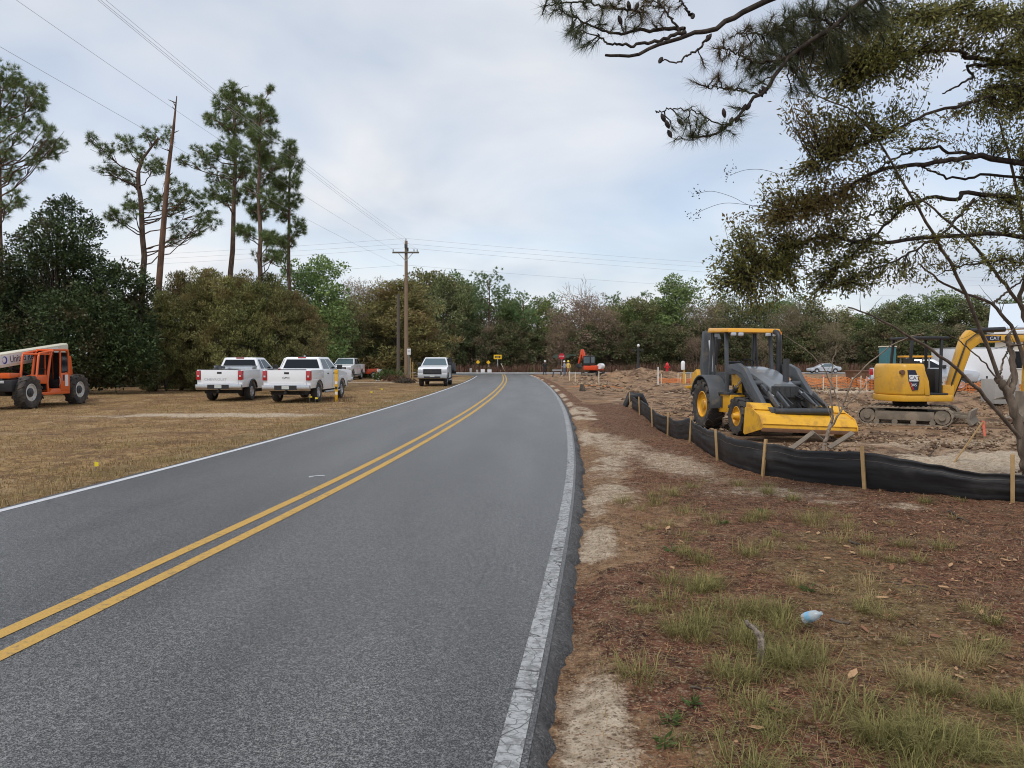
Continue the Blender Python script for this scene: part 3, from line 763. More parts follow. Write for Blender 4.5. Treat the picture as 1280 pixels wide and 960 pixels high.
# --- generic tree kinds (meshes shared between copies)
def tree_meshes(seed, h, rx, base, n_limb, n_leaf, ll, lw, clump, shape='round', lean=0.0, droop=0.0, trunk_r=None):
    rng = np.random.default_rng(seed); tb = Tubes()
    tr = trunk_r or h * 0.016
    k = 9; t = np.linspace(0, 1, k)
    tp = np.stack([np.cumsum(rng.normal(0, 0.012, k)) * h + lean * t * h, np.cumsum(rng.normal(0, 0.012, k)) * h, t * h * 0.92], 1); tp[0, :2] = 0
    tb.add(tp, tr * (1.15 - t) ** 0.8, 8)
    cen = []; rad_ = []
    for i in range(n_limb):
        f = base + (1 - base) * ((i + 0.5) / n_limb) ** 0.9
        az = i * 2.39996 + rng.uniform(-0.4, 0.4); u = (f - base) / (1 - base)
        if shape == 'cone': rr = rx * (1 - u) ** 0.85 + 0.12 * rx
        elif shape == 'column': rr = rx * (1 - u ** 2.2) ** 0.8 * (0.75 + 0.25 * min(1, u * 4)) + 0.05 * rx
        elif shape == 'umbrella': rr = rx * math.sin(math.pi * min(1, 0.35 + 0.6 * u))
        else: rr = rx * math.sqrt(max(0.05, 1 - (2 * u - 0.85) ** 2 / 1.4))
        rr *= rng.uniform(0.75, 1.12)
        end = np.array([math.cos(az) * rr, math.sin(az) * rr, h * f + rng.uniform(-0.02, 0.03) * h])
        o = np.array([np.interp(max(0.05, f - 0.10), t, tp[:, j]) for j in range(3)])
        o[2] = h * 0.92 * max(0.05, f - 0.13)
        q = curve(o, end, rng, sag=droop, lift=0.15, k=6); tb.add(q, np.linspace(tr * 0.34, tr * 0.06, 6), 5)
        for s_ in (0.55, 0.8, 1.0):
            cen.append(q[0] + (q[-1] - q[0]) * s_ + rng.normal(0, 0.03 * h, 3)); rad_.append(clump * rng.uniform(0.7, 1.25))
        for _ in range(2):
            e2 = q[3] + rng.normal(0, rr * 0.35, 3) + np.array([0, 0, 0.03 * h]); tb.add(curve(q[3], e2, rng, k=4), np.linspace(tr * 0.12, tr * 0.03, 4), 4)
            cen.append(e2); rad_.append(clump * rng.uniform(0.5, 1.0))
    cen = np.array(cen); rad_ = np.array(rad_)
    w = rad_ ** 2; pick = rng.choice(len(cen), n_leaf, p=w / w.sum())
    d = sphere_dirs(n_leaf, rng); r = rng.uniform(0.35, 1.0, n_leaf) ** 0.6
    c = cen[pick] + d * (rad_[pick] * r)[:, None] * np.array([1, 1, 0.72])
    c[:, 2] = np.maximum(c[:, 2], 0.03 * h)
    ax = d * 0.8 + rng.normal(0, 0.6, (n_leaf, 3)) + np.array([0, 0, 0.25 - droop])
    return tb, (c, ax, ll, lw, rng)

def make_kind(name, seed, leaf, barkm, **k):
    tb, (c, ax, ll, lw, rng) = tree_meshes(seed, **k)
    n = len(c); V, F = leaf_quads(c, ax, ll * rng.uniform(0.6, 1.3, n), lw * rng.uniform(0.6, 1.3, n), rng)
    tm = tb.mesh(name + '_trunk'); cm = fast_mesh(name + '_crown', V, F)
    tm.materials.append(M[barkm]); cm.materials.append(M[leaf])
    return tm, cm, k['h']

def pine_kind(name, seed, h, rx, base, n_limb, n_tuft, needle, leaf='lf_pine_far', per=14, nw=0.05):
    rng = np.random.default_rng(seed); tb = Tubes(); tr = h * 0.012
    k = 9; t = np.linspace(0, 1, k)
    tp = np.stack([np.cumsum(rng.normal(0, 0.006, k)) * h, np.cumsum(rng.normal(0, 0.006, k)) * h, t * h * 0.97], 1); tp[0, :2] = 0
    tb.add(tp, tr * (1.12 - t) ** 0.7, 8); cen = []; rad_ = []
    for i in range(n_limb):
        f = base + (1 - base) * (i + 0.5) / n_limb; az = i * 2.39996 + rng.uniform(-.5, .5); u = (f - base) / (1 - base)
        rr = rx * math.sqrt(max(0.06, 1 - (1.7 * u - 0.65) ** 2 / 1.35)) * rng.uniform(0.6, 1.15)
        end = np.array([math.cos(az) * rr, math.sin(az) * rr, h * f + 0.02 * h])
        o = np.array([np.interp(f - 0.05, t, tp[:, 0]), np.interp(f - 0.05, t, tp[:, 1]), h * 0.97 * (f - 0.05)])
        q = curve(o, end, rng, lift=-0.1, k=6); tb.add(q, np.linspace(tr * 0.3, tr * 0.06, 6), 5)
        for s_ in (0.6, 0.85, 1.0):
            cen.append(q[0] + (q[-1] - q[0]) * s_ + rng.normal(0, 0.15 * rr, 3)); rad_.append(rr * 0.30 + 0.03 * h)
    cen.append(tp[-1]); rad_.append(0.06 * h)
    return tufts_mesh(name, tb, np.array(cen), np.array(rad_), n_tuft, needle, rng, leaf, per, nw), h

def tufts_mesh(name, tb, cen, rad_, n_tuft, needle, rng, leaf, per=14, nw=0.05, barkm='bark_pine', sq=0.7):
    w = rad_ ** 2; pick = rng.choice(len(cen), n_tuft, p=w / w.sum())
    d = sphere_dirs(n_tuft, rng); c = cen[pick] + d * (rad_[pick] * rng.uniform(0.2, 1, n_tuft) ** 0.6)[:, None] * np.array([1, 1, sq])
    ax = unit(d * 0.7 + rng.normal(0, 0.4, (n_tuft, 3)) + np.array([0, 0, 0.35]))
    cc = np.repeat(c, per, 0) + rng.normal(0, needle * 0.10, (n_tuft * per, 3)); dd = np.repeat(ax, per, 0) + rng.normal(0, 0.75, (n_tuft * per, 3))
    V, F = needle_tris(cc, dd, needle * rng.uniform(0.6, 1.2, n_tuft * per), nw, rng)
    tm = tb.mesh(name + '_trunk'); cm = fast_mesh(name + '_crown', V, F)
    tm.materials.append(M[barkm]); cm.materials.append(M[leaf]); return tm, cm

KIND = {}
for s_ in range(3):
    KIND['olive%d' % s_] = make_kind('olive', 100 + s_, 'lf_olive', 'bark_grey', h=14, rx=4.6, base=0.12, n_limb=24, n_leaf=12000, ll=0.40, lw=0.20, clump=1.55)
    KIND['green%d' % s_] = make_kind('green', 120 + s_, 'lf_green', 'bark_grey', h=14, rx=4.0, base=0.20, n_limb=22, n_leaf=10000, ll=0.40, lw=0.20, clump=1.4)
    KIND['dark%d' % s_] = make_kind('dark', 140 + s_, 'lf_dark', 'bark_grey', h=8, rx=3.2, base=0.04, n_limb=24, n_leaf=11000, ll=0.30, lw=0.15, clump=1.0)
    KIND['cedar%d' % s_] = make_kind('cedar', 160 + s_, 'lf_cedar', 'bark_grey', h=7, rx=1.9, base=0.05, n_limb=34, n_leaf=21000, ll=0.21, lw=0.048, clump=0.55, shape='column', droop=-0.55)
    KIND['brown%d' % s_] = make_kind('brown', 180 + s_, 'lf_brown', 'bark_pale', h=9, rx=3.6, base=0.08, n_limb=28, n_leaf=11000, ll=0.34, lw=0.07, clump=1.1)
    KIND['pine%d' % s_] = (lambda r: (r[0][0], r[0][1], r[1]))(pine_kind('wood_pine', 200 + s_, 17, 3.0, 0.52, 15, 420, 0.42, per=18, nw=0.075))
def bare_meshes(seed, h):
    rng = np.random.default_rng(seed); tb = Tubes()
    def grow(p, d, L, r, lev):
        q = np.array([p, p + d * L * 0.5 + rng.normal(0, 0.04 * L, 3), p + d * L])
        tb.add(q, [r, r * 0.85, r * 0.65], 5 if lev < 2 else 3)
        if lev >= 5: return
        for _ in range(3 if lev else 6):
            nd = unit(d + rng.normal(0, 0.46, 3) + np.array([0, 0, 0.12])); grow(q[2] if rng.random() < .65 else q[1], nd, L * rng.uniform(0.6, 0.82), max(r * 0.55, 0.016), lev + 1)
    grow(np.zeros(3), np.array([0, 0, 1.0]), h * 0.26, h * 0.014, 0)
    return tb.mesh('bare')
bm_ = bare_meshes(5, 12.0); bm_.materials.append(M['twig_red'])

LABELS = {'olive': ('broadleaf_tree', 'olive green bushy tree in the wood across the crossing road', 'tree', 'olive trees in the far wood'),
          'green': ('broadleaf_tree', 'fresher green rounded tree in the wood across the crossing road', 'tree', 'green trees in the far wood'),
          'dark': ('understorey_shrub', 'dark evergreen shrub at the foot of the far wood', 'shrub', 'dark shrubs below the far wood'),
          'cedar': ('cedar_tree', 'olive brown cedar of the dense screen behind the parked pickups', 'tree', 'cedars behind the parked pickups'),
          'brown': ('winter_tree', 'brown half bare tree in the wood across the crossing road', 'tree', 'brown winter trees in the far wood'),
          'pine': ('pine_tree', 'slender pine with an open crown above the far wood', 'tree', 'pines of the far wood')}
cnt = {k: 0 for k in LABELS}
def place_tree(kind, px, top, d, wide=1.0, label=None, group=None):
    v_ = cnt[kind] % 3; cnt[kind] += 1
    tm, cm, h0 = KIND[kind + str(v_)]
    x = (px - 640) / FPX * d; z0 = gz(x, d); H = (452 - top) / FPX * d + CAMZ - z0
    nm, lb, ct, gp = LABELS[kind]; s = H / (h0 * 1.03)
    t = thing(nm, label or lb, ct, (x, d, z0 - 0.03), random.uniform(0, 6.28), group if label else gp)
    t.scale = (s * wide, s * wide, s)
    link('trunk', tm, None, t); tag(link('crown', cm, None, t), kind='stuff'); return t

random.seed(4)
# the screen of cedars behind the pickups
for px, top, d, w in [(208, 366, 44, .95), (226, 344, 46, 1.0), (246, 352, 45, .95), (263, 338, 46, 1.0), (281, 350, 45, .95), (300, 342, 47, 1.0), (318, 354, 45.5, .95), (335, 346, 47, 1.0), (352, 360, 46, .95), (370, 366, 48, 1.0), (388, 384, 47, .9), (194, 396, 45, 1.0)]:
    place_tree('cedar', px, top, d, w)
place_tree('green', 398, 322, 74, 1.0, 'bright green rounded tree behind the right end of the cedar screen')
place_tree('pine', 368, 330, 72, 1.0, 'short pine poking out behind the right end of the cedar screen')
place_tree('dark', 405, 380, 84, 1.0, 'dark evergreen shrub behind the pickup with a chrome grille')
for px, top, d in ((5, 345, 56), (60, 350, 58), (115, 355, 56), (165, 372, 55)): place_tree('dark', px, top, d, 1.1, 'dark evergreen tree standing close behind the big magnolia', 'evergreens behind the magnolia')
place_tree('brown', 455, 352, 86, 0.9, 'pale grey brown thin tree left of the leaning grey pole')
place_tree('olive', 430, 372, 80, 0.8, 'olive bushy tree left of the pale thin tree')
place_tree('dark', 440, 405, 82, 1.1); place_tree('dark', 468, 408, 84, 1.0)
place_tree('cedar', 497, 352, 84, 1.9, 'broad rust tinged cone shaped tree behind the utility pole')
place_tree('cedar', 523, 385, 86, 1.5, 'smaller rust tinged cone shaped tree beside the utility pole')
far = [('olive', 538, 338, 132, 1.0), ('olive', 560, 346, 128, .9), ('green', 578, 344, 136, .9), ('pine', 612, 337, 126, 1.1), ('olive', 596, 372, 134, 1.0), ('pine', 655, 362, 128, 1.0), ('olive', 637, 378, 136, 1.0),
       ('green', 676, 372, 138, .9), ('pine', 690, 366, 140, .9), ('olive', 700, 388, 140, 1.0), ('olive', 772, 380, 136, 1.0), ('olive', 800, 372, 134, 1.1), ('green', 845, 347, 134, 1.0), ('pine', 838, 352, 138, 1.1), ('olive', 826, 376, 138, 1.0),
       ('brown', 728, 372, 128, 1.2), ('brown', 752, 385, 130, 1.1), ('brown', 880, 380, 130, 1.2), ('olive', 905, 376, 136, 1.1), ('olive', 940, 378, 134, 1.1), ('green', 968, 372, 140, 1.0), ('brown', 985, 384, 130, 1.1), ('olive', 1010, 376, 138, 1.1),
       ('olive', 1045, 386, 136, 1.1), ('green', 1075, 392, 150, 1.1), ('olive', 1105, 378, 148, 1.1), ('green', 1135, 372, 150, 1.1), ('pine', 1158, 366, 152, 1.2), ('green', 1182, 364, 150, 1.1), ('olive', 1212, 372, 148, 1.1), ('olive', 1240, 380, 148, 1.2), ('green', 1270, 372, 150, 1.2), ('olive', 1310, 372, 150, 1.2), ('green', 1350, 370, 150, 1.2),
       ('olive', 515, 362, 140, 1.0), ('olive', 480, 372, 138, 1.0), ('green', 452, 374, 142, 1.1), ('olive', 420, 378, 140, 1.1), ('pine', 535, 352, 134, .9), ('pine', 588, 352, 132, .9),
       ('olive', 385, 385, 140, 1.1), ('olive', 340, 385, 140, 1.2), ('pine', 470, 358, 134, .9), ('pine', 632, 356, 134, .9), ('pine', 765, 366, 138, 1.0), ('pine', 808, 362, 142, 1.0), ('pine', 905, 364, 142, 1.0), ('pine', 1000, 366, 144, 1.0), ('green', 640, 372, 132, .9), ('green', 515, 366, 136, .9), ('green', 790, 384, 132, .9), ('olive', 60, 420, 120, 1.6), ('olive', 150, 415, 120, 1.6), ('olive', -20, 420, 120, 1.6)]
for a in far: place_tree(*a)
for i, px in enumerate(range(530, 1330, 21)):
    place_tree('dark' if i % 4 else 'brown', px + random.uniform(-6, 6), random.uniform(402, 422), random.uniform(124, 130), random.uniform(0.95, 1.25))
for i, px in enumerate(range(395, 1340, 44)):
    place_tree('olive', px + random.uniform(-10, 10), random.uniform(392, 408), random.uniform(152, 162), 1.5)
for px in (565, 612, 640): place_tree('brown', px, random.uniform(395, 405), 128, 1.2)
t = thing('bare_tree', 'leafless pale tree rising above the brown winter trees', 'tree', on(11.8, 129, -0.05)); _mz = max(v_.co.z for v_ in bm_.vertices); _s = 16.6 / _mz; t.scale = (_s * .85, _s * .85, _s); link('trunk', bm_, None, t)
t2 = thing('bare_tree', 'small leafless tree between the olive trees left of the pines', 'tree', on(3.0, 131, -0.05), 1.0); t2.scale = (0.9, 0.9, 1.0); link('trunk', bm_, None, t2)

# --- tall pines on the left, each with its own trunk line and needle clumps: (photo px, photo py, radius px x, y)
def pine_from_clumps(label, d, trunk, tr, clumps, seed, n_tuft, needle=0.33, per=40, nw=0.019):
    n_tuft = int(n_tuft * 1.9)
    rng = np.random.default_rng(seed); tb = Tubes(); pts = np.array([P(px, py, d + dy) for px, py, dy in trunk], float)
    b0 = on(pts[0, 0], pts[0, 1], -0.05); pts[0] = b0
    pts = pts - np.array(b0)
    k = 14; s = np.linspace(0, 1, k); cs = np.linspace(0, 1, len(pts))
    tp = np.stack([np.interp(s, cs, pts[:, j]) for j in range(3)], 1); tp[1:-1, :2] += rng.normal(0, 0.04, (k - 2, 2))
    tr = tr * 0.82; tb.add(tp, tr * (1.1 - s) ** 0.65, 9); cen = []; rad_ = []
    clumps = clumps + [(a + rng.normal(0, c_ * .9), b_ + rng.normal(0, e_ * 1.0), c_ * .62, e_ * .62) for (a, b_, c_, e_) in clumps for _ in range(1)]
    for (px, py, rx, ry_) in clumps:
        dd = d + rng.uniform(-1, 1) * 2.2
        c = np.array(P(px, py, dd)) - np.array(b0); r = (rx + ry_) / 2 / FPX * d * 1.12
        cen.append(c); rad_.append(r); zt = np.clip(c[2] - rng.uniform(0.2, 0.5) * abs(np.hypot(c[0], c[1])) - 0.3, tp[-1, 2] * 0.3, tp[-1, 2] * 0.97)
        o = np.array([np.interp(zt, tp[:, 2], tp[:, 0]), np.interp(zt, tp[:, 2], tp[:, 1]), zt])
        q = curve(o, c, rng, k=7, wob=0.14, lift=-0.12); tb.add(q, np.linspace(tr * 0.24, tr * 0.08, 7), 5)
        for _ in range(5):
            e = c + rng.normal(0, r * 0.5, 3); tb.add(curve(q[4], e, rng, k=4, wob=0.2), np.linspace(tr * 0.12, tr * 0.05, 4), 4)
    tm, cm = tufts_mesh('tall_pine', tb, np.array(cen), np.array(rad_), n_tuft, needle, rng, 'lf_pine', per, nw, sq=0.9)
    t = thing('pine_tree', label, 'tree', b0)
    link('trunk', tm, None, t); tag(link('crown', cm, None, t), kind='stuff')
pine_from_clumps('tall pine with long drooping lower limb standing behind the big dark magnolia', 45, [(-2, 500, 0), (0, 300, 0), (-2, 85, 0)], 0.24,
    [(8, 92, 20, 12), (25, 112, 18, 12), (46, 126, 12, 11), (10, 132, 20, 15), (40, 142, 18, 9), (56, 160, 14, 9), (20, 166, 20, 11), (60, 184, 22, 7), (82, 181, 10, 5), (10, 196, 18, 9), (48, 200, 16, 5), (15, 221, 18, 8), (20, 246, 12, 9), (5, 262, 12, 9), (-25, 105, 22, 14), (-45, 140, 20, 14), (-30, 180, 24, 12), (-50, 215, 20, 12)], 1, 560)
pine_from_clumps('crooked pine with wide spreading flat tufts beside the dead pine', 50, [(178, 500, 0), (179, 330, 0), (177, 265, 0), (172, 215, 0), (180, 195, 0), (198, 172, 0)], 0.24,
    [(203, 168, 16, 11), (156, 179, 14, 8), (131, 188, 12, 10), (128, 210, 10, 8), (150, 220, 15, 9), (194, 207, 15, 8), (169, 254, 17, 11), (150, 272, 12, 11), (219, 235, 16, 11), (200, 254, 13, 11), (225, 290, 14, 11), (256, 260, 17, 12), (266, 280, 12, 10), (219, 266, 12, 8), (240, 245, 12, 8), (172, 190, 10, 7)], 2, 420)
pine_from_clumps('tallest pine with a dense rounded crown above the cedar screen', 52, [(285, 500, 0), (290, 330, 0), (294, 220, 0), (291, 108, 0)], 0.25,
    [(290, 114, 15, 9), (280, 130, 16, 11), (300, 130, 14, 11), (270, 150, 12, 12), (310, 150, 13, 11), (290, 155, 17, 11), (265, 190, 14, 10), (254, 202, 12, 9), (285, 185, 17, 11), (300, 192, 15, 12), (290, 216, 16, 11), (270, 221, 13, 9), (280, 241, 15, 9), (300, 246, 13, 8), (262, 241, 10, 7), (308, 215, 12, 10)], 3, 640)
pine_from_clumps('slim pine with low scattered tufts, second tallest above the cedar screen', 47, [(325, 500, 0), (326, 330, 0), (324, 250, 0), (326, 122, 0)], 0.21,
    [(326, 128, 9, 9), (336, 148, 11, 9), (318, 150, 11, 9), (321, 168, 13, 10), (338, 172, 10, 9), (326, 192, 15, 11), (331, 216, 15, 12), (317, 236, 13, 10), (336, 246, 13, 10), (324, 266, 13, 10), (309, 291, 12, 7), (336, 296, 11, 9), (321, 318, 8, 6), (345, 320, 8, 6)], 4, 520)
pine_from_clumps('shorter pine with a narrow crown at the right end of the cedar screen', 51, [(362, 500, 0), (361, 330, 0), (363, 178, 0)], 0.20,
    [(362, 184, 9, 8), (354, 200, 13, 9), (370, 206, 9, 9), (362, 226, 13, 11), (349, 232, 9, 8), (366, 250, 11, 9), (355, 266, 13, 10), (371, 286, 9, 9), (345, 301, 9, 8), (350, 321, 9, 9), (361, 301, 9, 8)], 5, 400)
# dead pine: a bare leaning mast with broken stubs
rng = np.random.default_rng(8)
dp = np.array([P(px, py, 45) for px, py in [(188, 505), (196, 390), (203, 300), (210, 215), (217, 160), (221, 120)]], float); b0 = on(dp[0, 0], 45, -0.05); dp[0] = b0; dp -= np.array(b0)
tb = Tubes(); tb.add(dp, [0.22, 0.19, 0.165, 0.125, 0.08, 0.025], 9)
for i in range(16):
    f = rng.uniform(0.45, 0.98); o = np.array([np.interp(f * 5, range(6), dp[:, j]) for j in range(3)]); e = o + np.array([rng.normal(0, .3), rng.normal(0, .3), rng.uniform(0.0, .3)])
    tb.add(np.array([o, (o + e) / 2, e]), [0.035, 0.028, 0.012], 5)
t = thing('dead_pine', 'dead bare pine trunk leaning over the magnolia, rusty bark low down', 'tree', b0); tm = tb.mesh('dead_pine_trunk'); link('trunk', tm, M['bark_dead'], t)

# --- big magnolia on the left
def blob_tree(name, label, cat, d, ells, base_px, n_leaf, ll, lw, leaf, barkm, seed, spread=1.0, shell=0.5, tr=0.2, upness=0.35):
    rng = np.random.default_rng(seed); base = on((base_px - 640) / FPX * d, d, -0.05); B = np.array(base); tb = Tubes()
    cen = []; rr = []
    for e in ells:
        dd = d + (e[4] if len(e) > 4 else rng.uniform(-1, 1) * e[2] / FPX * d * 0.9)
        cen.append(np.array(P(e[0], e[1], dd)) - B); rr.append((e[2] / FPX * d, max(0.5, e[2] / FPX * d * 0.75 * spread), e[3] / FPX * d))
    cen = np.array(cen); rr = np.array(rr); top = cen[:, 2].max()
    tb.add(np.array([[0, 0, 0], [0.1, 0, top * 0.4], [cen[cen[:, 2].argmax(), 0] * .8, 0, top * 0.97]]), [tr, tr * .7, tr * .15], 8)
    for c in cen:
        tb.add(curve(np.array([0, 0, max(0.3, c[2] * 0.55)]), c, rng, k=6), np.linspace(tr * 0.3, tr * .08, 6), 5)
    w = rr[:, 0] * rr[:, 2] * rr[:, 1] ** 0.3
    # leaves sit in rosettes at twig ends
    nr = n_leaf // 7; pick = rng.choice(len(cen), nr, p=w / w.sum()); dr_ = sphere_dirs(nr, rng)
    ros = cen[pick] + dr_ * rr[pick] * (rng.uniform(shell, 1.05, nr) ** 0.5)[:, None]
    ros[:, 2] = np.maximum(ros[:, 2], 0.15 + rng.uniform(0, 0.4, nr))
    tw = unit(dr_ * np.array([1, 1, .6]) + np.array([0, 0, upness]))
    c = np.repeat(ros, 7, 0) + rng.normal(0, ll * 0.45, (nr * 7, 3)); ax = np.repeat(tw, 7, 0) + rng.normal(0, 0.75, (nr * 7, 3))
    V, F = leaf_quads(c, ax, ll * rng.uniform(0.7, 1.2, nr * 7), lw * rng.uniform(0.7, 1.2, nr * 7), rng)
    t = thing(name, label, cat, base); tm = tb.mesh(name + '_trunk'); link('trunk', tm, M[barkm], t)
    tag(link('crown', fast_mesh(name + '_crown', V, F), M[leaf], t), kind='stuff'); return t
blob_tree('magnolia_tree', 'big dark glossy leaved magnolia sweeping down to the ground behind the orange lift', 'tree', 40.5,
    [(80, 256, 22, 14), (60, 272, 22, 14), (102, 275, 22, 14), (72, 292, 42, 18), (118, 288, 14, 12), (30, 295, 20, 10), (60, 318, 55, 22), (100, 318, 30, 20), (40, 345, 55, 28), (112, 345, 45, 26), (150, 345, 32, 22), (178, 358, 18, 18), (30, 390, 58, 34), (100, 390, 66, 36), (166, 392, 30, 34), (20, 435, 58, 36), (90, 440, 66, 30), (155, 440, 44, 40), (186, 430, 16, 34), (145, 470, 36, 14), (182, 466, 22, 22), (125, 478, 25, 10), (-30, 350, 50, 50), (-20, 430, 50, 50), (60, 462, 50, 14)],
    70, 76000, 0.185, 0.085, 'lf_magnolia', 'bark_dark', 21, tr=0.22, shell=0.05)

# ------------------------------------------------------------------ the trees that hang in from the right
def spl(pts, k=14):
    """smooth a polyline"""
    pts = np.asarray(pts, float); m = len(pts); out = []
    for i in range(m - 1):
        p0, p1, p2, p3 = pts[max(i - 1, 0)], pts[i], pts[i + 1], pts[min(i + 2, m - 1)]
        for t in np.linspace(0, 1, max(3, k // (m - 1)), endpoint=False):
            out.append(0.5 * ((2 * p1) + (-p0 + p2) * t + (2 * p0 - 5 * p1 + 4 * p2 - p3) * t**2 + (-p0 + 3 * p1 - 3 * p2 + p3) * t**3))
    out.append(pts[-1]); return np.array(out)
def wpts(pp, B): return np.array([P(*q) for q in pp], float) - B

rng = np.random.default_rng(31)
OB = np.array(on(11.4, 10.6, -0.05)); tb = Tubes()
TR = np.array([[0, 0, 0], [-0.2, 0.05, 1.5], [-0.5, 0, 3.2], [-0.9, -0.1, 5.2], [-1.1, -0.2, 7.5]]); tb.add(spl(TR, 16), np.linspace(0.30, 0.13, len(spl(TR, 16))), 10)
limbs = [([(1246, 75, 9.9), (1205, 66, 9.7), (1164, 63, 9.4), (1120, 66, 9.1), (1085, 75, 8.9)], 0.042, 5.6),
         ([(1280, 109, 10.0), (1236, 123, 9.8), (1168, 140, 9.5), (1120, 160, 9.3), (1072, 184, 9.1), (1020, 205, 8.9)], 0.036, 4.9),
         ([(1280, 203, 10.1), (1217, 196, 9.9), (1180, 203, 9.7), (1144, 206, 9.6), (1096, 215, 9.4), (1050, 240, 9.2), (985, 268, 9.0)], 0.055, 3.9),
         ([(1280, 222, 10.4), (1200, 224, 10.2), (1160, 212, 10.0), (1140, 206, 9.8)], 0.03, 3.8),
         ([(1217, 192, 9.9), (1154, 186, 9.7), (1120, 198, 9.5), (1080, 222, 9.4)], 0.028, None),
         ([(1256, 246, 10.2), (1193, 247, 10.0), (1144, 252, 9.8), (1096, 290, 9.5), (1047, 334, 9.3)], 0.045, 3.4),
         ([(1290, 298, 10.3), (1193, 295, 10.0), (1096, 303, 9.6), (1028, 295, 9.3), (970, 320, 9.1), (928, 340, 8.9)], 0.045, 2.9),
         ([(1217, 249, 10.0), (1178, 291, 9.8), (1120, 325, 9.6), (1060, 352, 9.4)], 0.026, None),
         ([(1144, 252, 9.8), (1110, 262, 10.0), (1060, 275, 9.9), (1000, 262, 9.8)], 0.024, None),
         ([(1300, 20, 10.0), (1230, 20, 9.8), (1170, 15, 9.5), (1110, 25, 9.2)], 0.035, 6.4),
         ([(1246, 80, 9.9), (1215, 97, 9.8), (1178, 117, 9.7)], 0.034, 5.5),
         ([(1300, 330, 10.4), (1240, 325, 10.2), (1180, 340, 10.0)], 0.03, 2.7)]
lpts = []
for pp, r, z in limbs:
    q = wpts(pp, OB)
    if z is not None:
        q = np.vstack([[np.interp(z, TR[:, 2], TR[:, 0]), np.interp(z, TR[:, 2], TR[:, 1]), z], q])
    s = spl(q, 30); s[1:-1] += rng.normal(0, 0.012, (len(s) - 2, 3)); tb.add(s, np.linspace(r, r * 0.32, len(s)) * 0.78, 7); lpts.append(s)
lpts = np.vstack(lpts)
ell = [(915, 345, 32, 24, 9.0, 1.0), (955, 352, 40, 24, 9.1, 1.0), (1000, 335, 50, 28, 9.3, 1.0), (945, 300, 48, 28, 9.1, 1.0), (1000, 275, 55, 34, 9.2, 1.1), (1045, 252, 40, 28, 9.3, 1.0), (985, 238, 35, 20, 9.0, .7), (1060, 300, 40, 28, 9.5, .8),
       (1085, 332, 36, 24, 9.6, .8), (1000, 222, 40, 15, 9.0, .5), (1100, 235, 30, 20, 9.5, .6), (1080, 165, 55, 26, 9.1, .75), (1040, 125, 38, 26, 9.0, .7), (1100, 110, 45, 30, 9.2, .8), (1090, 60, 50, 30, 9.0, 1.0), (1140, 35, 55, 30, 9.3, 1.2), (1200, 25, 50, 26, 9.6, 1.2),
       (1250, 45, 40, 40, 9.9, 1.3), (1255, 110, 34, 34, 10.0, 1.1), (1215, 150, 34, 26, 9.9, .5), (1262, 160, 26, 26, 10.0, 1.0), (1240, 275, 40, 20, 10.2, .7), (1262, 250, 25, 25, 10.2, .8), (1195, 318, 36, 16, 10.0, .45), (1255, 330, 30, 24, 10.3, .7), (1130, 348, 36, 14, 9.8, .6), (1070, 362, 46, 14, 9.5, .7),
       (945, 382, 36, 12, 9.0, .8), (1165, 300, 36, 12, 9.9, .5), (885, 372, 16, 14, 8.9, .5), (1030, 40, 40, 25, 9.1, .6), (1150, 80, 40, 14, 9.5, .5), (1300, 80, 40, 90, 10.4, 2.0), (1320, 250, 40, 90, 10.4, 1.6), (1180, 262, 30, 10, 9.9, .3), (1045, 205, 40, 20, 9.1, .7), (1150, 168, 40, 16, 9.5, .4), (1120, 258, 30, 16, 9.6, .6), (1030, 160, 35, 25, 9.0, .7), (990, 135, 25, 18, 8.9, .45), (1060, 90, 45, 30, 9.0, 1.0), (1010, 75, 35, 25, 9.0, .6), (1180, 215, 30, 10, 9.8, .3), (1000, 370, 30, 12, 9.2, .7)]
tips = []; LC = []; LA = []
for (px, py, rx, ry_, d, wt) in ell:
    c = np.array(P(px, py, d)) - OB; e = np.array([rx, 0.9 * rx, ry_]) / FPX * d * 1.22
    for _ in range(int(wt * rx * ry_ / 13)):
        tip = c + sphere_dirs(1, rng)[0] * e * rng.uniform(0.2, 1.05) ** 0.6
        j = np.argmin(((lpts - tip) ** 2).sum(1) + rng.uniform(0, 0.05, len(lpts)))
        o = lpts[j]; L = np.linalg.norm(tip - o)
        if L > 2.2: continue
        q = curve(o, tip, rng, k=5, wob=0.25, sag=0.06); tb.add(q, np.linspace(0.006, 0.0022, 5), 3)
        n = rng.integers(15, 24); s = rng.uniform(max(0.35, 1 - 0.35 / max(L, .2)), 1.05, n)[:, None]
        LC.append(o + (tip - o) * s + rng.normal(0, 0.045, (n, 3))); LA.append(unit(tip - o) * 0.7 + rng.normal(0, 0.6, (n, 3)) + np.array([0, 0, -0.12]))
LC = np.vstack(LC); LA = np.vstack(LA); n = len(LC)
V, F = leaf_quads(LC, LA, rng.uniform(0.036, 0.080, n), rng.uniform(0.013, 0.028, n), rng)
oak = thing('water_oak', 'water oak reaching in over the yellow machines with low leafy limbs', 'tree', OB)
link('trunk', tb.mesh('oak_trunk'), M['bark_dark'], oak); tag(link('crown', fast_mesh('oak_crown', V, F), M['lf_oak'], oak), kind='stuff')

